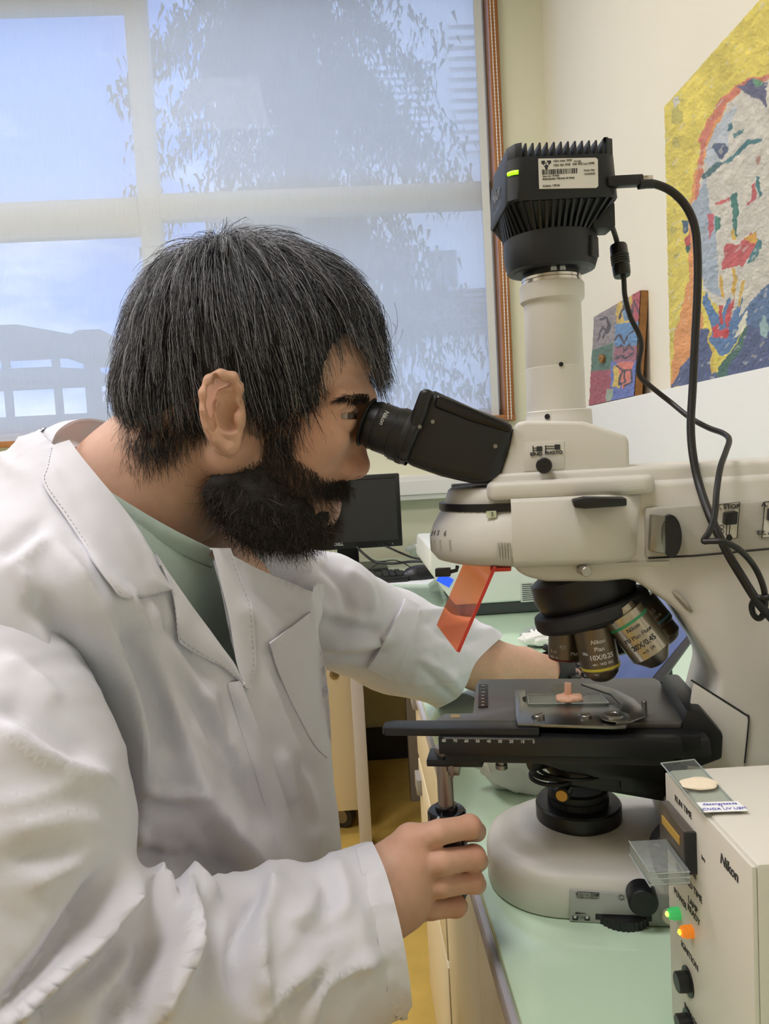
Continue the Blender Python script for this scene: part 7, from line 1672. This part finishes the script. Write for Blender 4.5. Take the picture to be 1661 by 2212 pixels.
flap('lapel', [(372, 1277), (379, 1310), (385, 1378), (396, 1394), (430, 1415), (480, 1440), (505, 1462), (528, 1483)], [(338, 1196), (362, 1232), (394, 1278), (425, 1322), (456, 1364), (482, 1400), (508, 1436), (526, 1478)], (0.0045, 0.0070, 0.0085, 0.0070), 60, 14, seed=2, stitch=0.6)
flap('lapel', [(498, 1184), (510, 1218), (530, 1268), (546, 1312), (552, 1400), (552, 1440), (541, 1490)], [(458, 1184), (466, 1214), (480, 1270), (494, 1330), (504, 1392), (513, 1440), (527, 1484)], (0.0045, 0.0070, 0.0080, 0.0065), 50, 10, seed=3, stitch=0.5)
T5 = smooth_path([at(*p) for p in ((455, 1118, .712), (520, 1125, .745), (590, 1150, .775), (660, 1185, .80))], 6); B5 = smooth_path([at(*p) for p in ((470, 1190, .690), (535, 1235, .72), (600, 1262, .755), (670, 1262, .79))], 6)
G = np.stack([T5 * (1 - t) + B5 * t + np.array([0.004, -0.006, 0.003]) * math.sin(t * 3.14) for t in np.linspace(0, 1, 8)], 1); V, Q = sheet(G, 0.002); mesh('collar', V, Q, m_coat, coat, world=True, smooth=40)
flap('front_placket', [(520, 1470), (548, 1545), (600, 1680), (640, 1800), (664, 1868), (690, 1960), (700, 2060)], [(492, 1476), (512, 1550), (558, 1690), (594, 1810), (614, 1880), (640, 1970), (650, 2070)], (0.0062, 0.0046, 0.0008), 70, 8, thick=0.003, seed=5)
flap('pocket', [(583, 1391), (598, 1440), (622, 1500), (650, 1556), (682, 1612), (708, 1637)], [(672, 1322), (688, 1378), (702, 1440), (710, 1510), (714, 1570), (716, 1622)], ((0.006, 0.010, 0.012, 0.010, 0.006), (0.003, 0.005, 0.006, 0.005, 0.003), (0.003, 0.003, 0.003, 0.003, 0.003), (0.003, 0.003, 0.003, 0.003, 0.003)), 60, 18, seed=6)
flap('pocket_hem', [(583, 1391), (587, 1402), (591, 1414)], [(672, 1322), (676, 1334), (680, 1347)], ((0.0075, 0.0115, 0.0135, 0.0115, 0.0075), (0.006, 0.010, 0.012, 0.010, 0.006)), 6, 18, thick=0.001, wob=0.0, seed=6)
# collar standing behind the neck
ct_ = [(96, 1012, .585), (112, 960, .605), (133, 930, .63), (170, 911, .67), (215, 911, .715), (262, 928, .765), (330, 1000, .81)]; cb3 = [(150, 1035, .585), (150, 985, .61), (165, 965, .645), (190, 955, .69), (228, 952, .73), (278, 972, .765), (345, 1050, .80)]
T3 = smooth_path([at(*p) for p in ct_], 6); B3 = smooth_path([at(*p) for p in cb3], 6); G = np.stack([T3 * (1 - t) + B3 * t + np.array([-0.006, -0.002, 0.004]) * math.sin(t * 3.14) for t in np.linspace(0, 1, 8)], 1)
V, Q = sheet(G, 0.002); mesh('collar_stand', V, Q, m_coat, coat, world=True, smooth=40)
# outer fall of the back collar
ob = [(40, 1075, .56), (60, 1040, .58), (92, 1000, .62), (130, 965, .68), (170, 955, .74), (220, 970, .79)]
T4 = smooth_path([at(*p) for p in [(96, 1012, .585), (108, 968, .603), (131, 932, .632), (170, 912, .672), (215, 912, .718), (262, 929, .768)]], 6); B4 = smooth_path([at(*p) for p in ob], 6)
G = np.stack([T4 * (1 - t) + B4 * t + np.array([-0.010, -0.004, 0.006]) * math.sin(t * 3.14) for t in np.linspace(0, 1, 8)], 1); V, Q = sheet(G, 0.002); mesh('collar_fall', V, Q, m_coat, coat, world=True, smooth=40)
# right sleeve ------------------------------------------------------------------
def sleeve(lo, hi, chains, lines, cutpoly, seed, h=0.0038, extra=None, noise=1.0, wrk=()):
    f = Field(lo, hi, h)
    for P, r, k in chains: f.chain(P, r, k)
    if extra: extra(f)
    V, Q = f.mesh(); V = sdf_smooth(V, Q, 2); N = normals(V, Q); V = folds(V, N, [(l_[0], l_[1] * 0.85, l_[2] * 1.3) for l_ in lines])
    for wr_ in wrk: V = wrinkle(V, N, *wr_)
    V = coat_noise(sdf_smooth(V, Q, 1), N, noise, seed)
    x, y = proj(V); return V, cut(V, Q, inside(cutpoly, x, y)), N, x, y
ELs = at(0, 2105, 0.400)
CUF = at(846, 1992, 0.507)
R_LINES = [([(238, 1879), (190, 1960), (120, 2060), (40, 2150), (-20, 2200)], 26, -0.016), ([(266, 1880), (232, 1985), (180, 2052), (84, 2150), (-10, 2225)], 22, 0.016), ([(285, 1985), (225, 2080), (130, 2160), (60, 2230)], 30, -0.013),
    ([(272, 1878), (314, 1928), (348, 1968), (372, 2060), (360, 2140)], 20, 0.014), ([(318, 1990), (318, 2070), (270, 2150), (220, 2230)], 26, -0.012), ([(402, 1908), (382, 2025), (350, 2133), (322, 2225)], 24, 0.015), ([(365, 1960), (345, 2050), (318, 2140), (296, 2225)], 18, -0.010),
    ([(402, 1908), (440, 1935), (470, 1952)], 16, 0.010), ([(574, 1905), (524, 1987), (504, 2079), (515, 2160)], 22, -0.010), ([(602, 1876), (566, 1980), (548, 2080), (560, 2170)], 26, 0.010), ([(466, 1960), (450, 2050), (420, 2150)], 26, -0.006),
    ([(693, 2079), (596, 2160), (542, 2225)], 14, 0.006), ([(704, 2096), (612, 2176), (560, 2230)], 12, -0.004), ([(838, 2066), (704, 2126), (672, 2225)], 14, 0.005), ([(834, 2086), (716, 2146), (690, 2225)], 12, -0.003),
    ([(690, 1880), (712, 1935), (690, 1990)], 16, -0.006), ([(722, 1856), (745, 1930), (735, 1990)], 20, 0.005), ([(610, 1992), (650, 1984), (720, 1960)], 12, 0.004), ([(640, 2010), (690, 2020), (740, 2000)], 16, -0.003), ([(770, 1960), (790, 2040), (800, 2120)], 20, 0.003),
    ([(0, 1562), (81, 1632), (163, 1671), (240, 1702)], 30, 0.010), ([(0, 1500), (90, 1580), (190, 1650)], 30, -0.006), ([(0, 1740), (90, 1722), (160, 1690)], 16, 0.003), ([(30, 1800), (130, 1770), (230, 1780)], 22, 0.004), ([(20, 1860), (120, 1840), (215, 1850)], 20, -0.004), ([(60, 1910), (140, 1880), (220, 1830)], 24, 0.005), ([(100, 1960), (150, 1900), (200, 1860)], 18, -0.003), ([(0, 1420), (60, 1450), (130, 1520)], 16, 0.004)]
RSV, RSF, RSN, x_, y_ = sleeve((-0.46, 0.24, 0.55), (0.10, 0.64, 1.12), [([SH_R + np.array([0, 0, -0.022]), at(-18, 1690, 0.44), at(8, 1820, 0.425), ELs], [.064, .069, .066, .064], .02), ([ELs, at(200, 2170, 0.415), at(400, 2150, 0.44), at(600, 2092, 0.468), CUF, at(960, 1990, 0.53)], [.064, .062, .058, .0575, .0520, .052], .012)],
    R_LINES, [(804, 1818), (832, 1880), (860, 1980), (880, 2080), (891, 2172), (860, 2300), (1300, 2300), (1300, 1700), (800, 1700)], 11, wrk=[((-0.35, 0.93), 60, 240, 0.0040, 7, lambda x, y: np.clip((x - 260) / 120, 0, 1)), ((0.95, -0.12), 60, 260, 0.0035, 9, lambda x, y: np.clip((300 - x) / 120, 0, 1) * (y < 1900)), ((0.8, 0.5), 46, 160, 0.0020, 12)])
rs = mesh('sleeve', snap(RSV, RSF, [(804, 1818), (832, 1880), (860, 1980), (880, 2080), (891, 2172)], 20), RSF, m_coat, coat, world=True, smooth=True)
bnd = inside([(770, 1830), (804, 1818), (832, 1880), (860, 1980), (880, 2080), (891, 2172), (870, 2230), (845, 2180), (828, 2090), (808, 1990), (785, 1900)], x_, y_)
V = RSV + RSN * 0.0011; Q = RSF[bnd[RSF].all(1)]
V = snap(snap(V, Q, [(804, 1818), (832, 1880), (860, 1980), (880, 2080), (891, 2172)], 20), Q, [(770, 1830), (785, 1900), (808, 1990), (828, 2090), (845, 2180)], 16)
hem = mesh('cuff_hem', V, Q, m_coat, rs, world=True, smooth=True)
# left sleeve, pushed up, with its strap
L_LINES = [([(700, 1330), (760, 1360), (830, 1370)], 16, -0.008), ([(650, 1290), (720, 1330), (790, 1345)], 14, 0.007), ([(700, 1400), (780, 1390), (850, 1370)], 12, 0.006), ([(700, 1420), (790, 1420), (850, 1400)], 12, -0.006), ([(740, 1230), (790, 1270), (800, 1330)], 16, 0.006), ([(690, 1215), (740, 1270), (750, 1330)], 14, -0.005), ([(880, 1480), (950, 1470), (990, 1450)], 8, 0.004), ([(900, 1420), (960, 1450), (1000, 1490)], 7, 0.004), ([(910, 1440), (950, 1480), (985, 1510)], 7, -0.004), ([(920, 1330), (960, 1370), (1040, 1390)], 14, -0.005), ([(930, 1310), (1000, 1350), (1080, 1372)], 12, 0.004)]
LSV, LSF, LSN, x_, y_ = sleeve((-0.22, 0.66, 0.62), (0.34, 1.22, 1.10), [([SH_L + np.array([0, 0, -0.012]), at(700, 1318, 0.87), at(850, 1385, 0.975), at(1000, 1440, 1.065), at(1100, 1462, 1.12)], [.060, .061, .063, .062, .062], .02)],
    L_LINES, [(1086, 1374), (1030, 1428), (1008, 1478), (985, 1510), (925, 1540), (960, 1640), (1300, 1640), (1300, 1300), (1090, 1340)], 17, wrk=[((0.9, -0.2), 36, 150, 0.0035, 14)])
lsv = mesh('sleeve', snap(LSV, LSF, [(1086, 1374), (1030, 1428), (1008, 1478), (985, 1510), (925, 1540)], 16), LSF, m_coat, coat, world=True, smooth=True)
lsb = BVHTree.FromPolygons([tuple(v) for v in LSV], [tuple(int(i) for i in q) for q in LSF])
flap('sleeve_strap', [(876, 1291), (866, 1320), (838, 1372), (808, 1425), (794, 1444)], [(908, 1308), (900, 1345), (884, 1395), (862, 1450), (850, 1474)], (0.0105, 0.0120, 0.0120, 0.0105), 40, 10, thick=0.009, seed=8, parent=lsv, bv=lsb)
# ribbed neckband of the t-shirt: a flat band round the neck hole
sd = (TSV - pA) @ nn; rim = TSV[np.abs(sd) < 0.005]; rc = rim.mean(0); e1_ = np.cross(nn, (0, 1.0, 0)); e1_ /= np.linalg.norm(e1_); e2_ = np.cross(nn, e1_)
an = np.arctan2((rim - rc) @ e2_, (rim - rc) @ e1_); rd = np.linalg.norm((rim - rc) - ((rim - rc) @ nn)[:, None] * nn, axis=1)
ak = np.linspace(-math.pi, math.pi, 49)[:-1]; rk = np.array([rd[np.abs((an - a + math.pi) % (2 * math.pi) - math.pi) < 0.25].mean() if (np.abs((an - a + math.pi) % (2 * math.pi) - math.pi) < 0.25).any() else rd.mean() for a in ak])
nA = 360; aa = np.linspace(-math.pi, math.pi, nA, endpoint=False); ra = np.interp(aa, np.append(ak, math.pi), np.append(rk, rk[0])); rb_ = 0.0004 * (np.arange(nA) % 3 == 0)
ringsN = []
for dr_, dz_ in ((-0.0010, 0.006), (0.0016, 0.0055), (0.0030, 0.0), (0.0038, -0.006), (0.0034, -0.0085), (-0.001, -0.0085)):
    ringsN.append(rc + nn * dz_ + (e1_ * np.cos(aa)[:, None] + e2_ * np.sin(aa)[:, None]) * (ra + dr_ + rb_)[:, None])
V, Fc = loft(ringsN, cap=False); xn, yn = proj(V); bn = (xn > 462) & (xn < 800) & (yn > 1000); Fc = [f for f in Fc if not any(bn[i] for i in f)]; mesh('neckband', V, Fc, m_tee, tee, world=True, smooth=True)
# wrist watch on the left arm -------------------------------------------------------
wd = A3((1205, 1458, 1.155)) - A3((1130, 1446, 1.12)); wd /= np.linalg.norm(wd); wc = A3((1196, 1452, 1.150))
wt = thing('wristwatch', 'black smart watch worn on the left wrist behind the stage', 'watch', tuple(wc))
m_strap = mat('watch_strap', (22, 22, 24), 0.5)
part('strap', lathe([(0.0285, -0.016), (0.0300, -0.016), (0.0302, 0.016), (0.0287, 0.016)], wc, wd, 40, cap=False), m_strap, wt)
wu = np.array([-0.15, -0.25, 1.0]); wu -= wd * (wu @ wd); wu /= np.linalg.norm(wu); ws = np.cross(wd, wu)
cs_ = box(-0.021, 0.021, -0.019, 0.019, -0.001, 0.009, 0.003)
part('watch_case', (wc + cs_[0][:, :1] * wd + cs_[0][:, 1:2] * ws + (cs_[0][:, 2:3] + 0.0285) * wu, cs_[1]), m_blackg, wt)
gl_ = box(-0.018, 0.018, -0.016, 0.016, 0.009, 0.0094)
part('watch_glass', (wc + gl_[0][:, :1] * wd + gl_[0][:, 1:2] * ws + (gl_[0][:, 2:3] + 0.0285) * wu, gl_[1]), mat('watch_glass', (150, 156, 156), 0.08, 0.6), wt, smooth=False)
# trousers, shoes and the stool he sits on (below the frame) --------------------------
hipc = TC + np.array([-0.06, 0, 0]); hipc[2] = 0.56
f_ = Field((-0.45, 0.15, 0.03), (0.42, 1.25, 0.74), 0.009)
f_.ell(hipc, (.13, .17, .10), .03, R=TR_)
for s_, kx, ky in ((-1, -0.10, 0.50), (1, -0.02, 0.93)):
    hp2 = hipc + TL * 0.085 * s_; kn_ = np.array([-0.02 + kx, ky, 0.50]); an_ = np.array([-0.06 + kx, ky + 0.02, 0.10])
    f_.chain([hp2, kn_, an_], [.082, .062, .050], .03)
V, Q = f_.mesh(); mesh('trousers', V, Q, mat('denim_navy', (46, 52, 70), 0.85, noise=0.1, nscale=200), pr_, world=True, smooth=True)
for s_, kx, ky in ((-1, -0.10, 0.50), (1, -0.02, 0.93)):
    f_ = Field((-0.16 + kx, ky - 0.08, -0.01), (0.22 + kx, ky + 0.12, 0.14), 0.006); f_.cone(np.array([-0.06 + kx, ky + 0.02, 0.045]), np.array([0.10 + kx, ky + 0.0, 0.032]), .044, .034, .02); f_.cone(np.array([-0.06 + kx, ky + 0.02, 0.10]), np.array([-0.05 + kx, ky + 0.02, 0.05]), .046, .044, .02)
    f_.D = np.maximum(f_.D, -(f_.ax[2][None, None, :] - 0.001 + 0 * f_.D)); V, Q = f_.mesh(); mesh('shoe', V, Q, mat('shoe_black', (32, 32, 34), 0.5), pr_, world=True, smooth=True)
sx, sy = float(hipc[0]) - 0.02, float(hipc[1])
st = thing('lab_stool', 'round grey lab stool under the seated person', 'stool', (sx, sy, 0))
part('seat', lathe([(0.10, 0.40), (0.165, 0.402), (0.175, 0.42), (0.172, 0.44), (0.15, 0.448), (0, 0.446)], (sx, sy, 0), n=40, cap=False), mat('stool_vinyl', (70, 72, 76), 0.6), st)
part('column', lathe([(0.028, 0.06), (0.028, 0.40)], (sx, sy, 0), n=24), m_grey, st)
for k in range(5):
    a = k * 2 * math.pi / 5; part('base_leg', tube([(sx, sy, 0.09), (sx + 0.24 * math.cos(a), sy + 0.24 * math.sin(a), 0.055)], [0.018, 0.012], 10), m_grey, st); part('castor', lathe([(0.022, -0.012), (0.025, 0), (0.022, 0.012)], (sx + 0.24 * math.cos(a), sy + 0.24 * math.sin(a), 0.0255), (math.sin(a), -math.cos(a), 0), 18), m_mb, st)
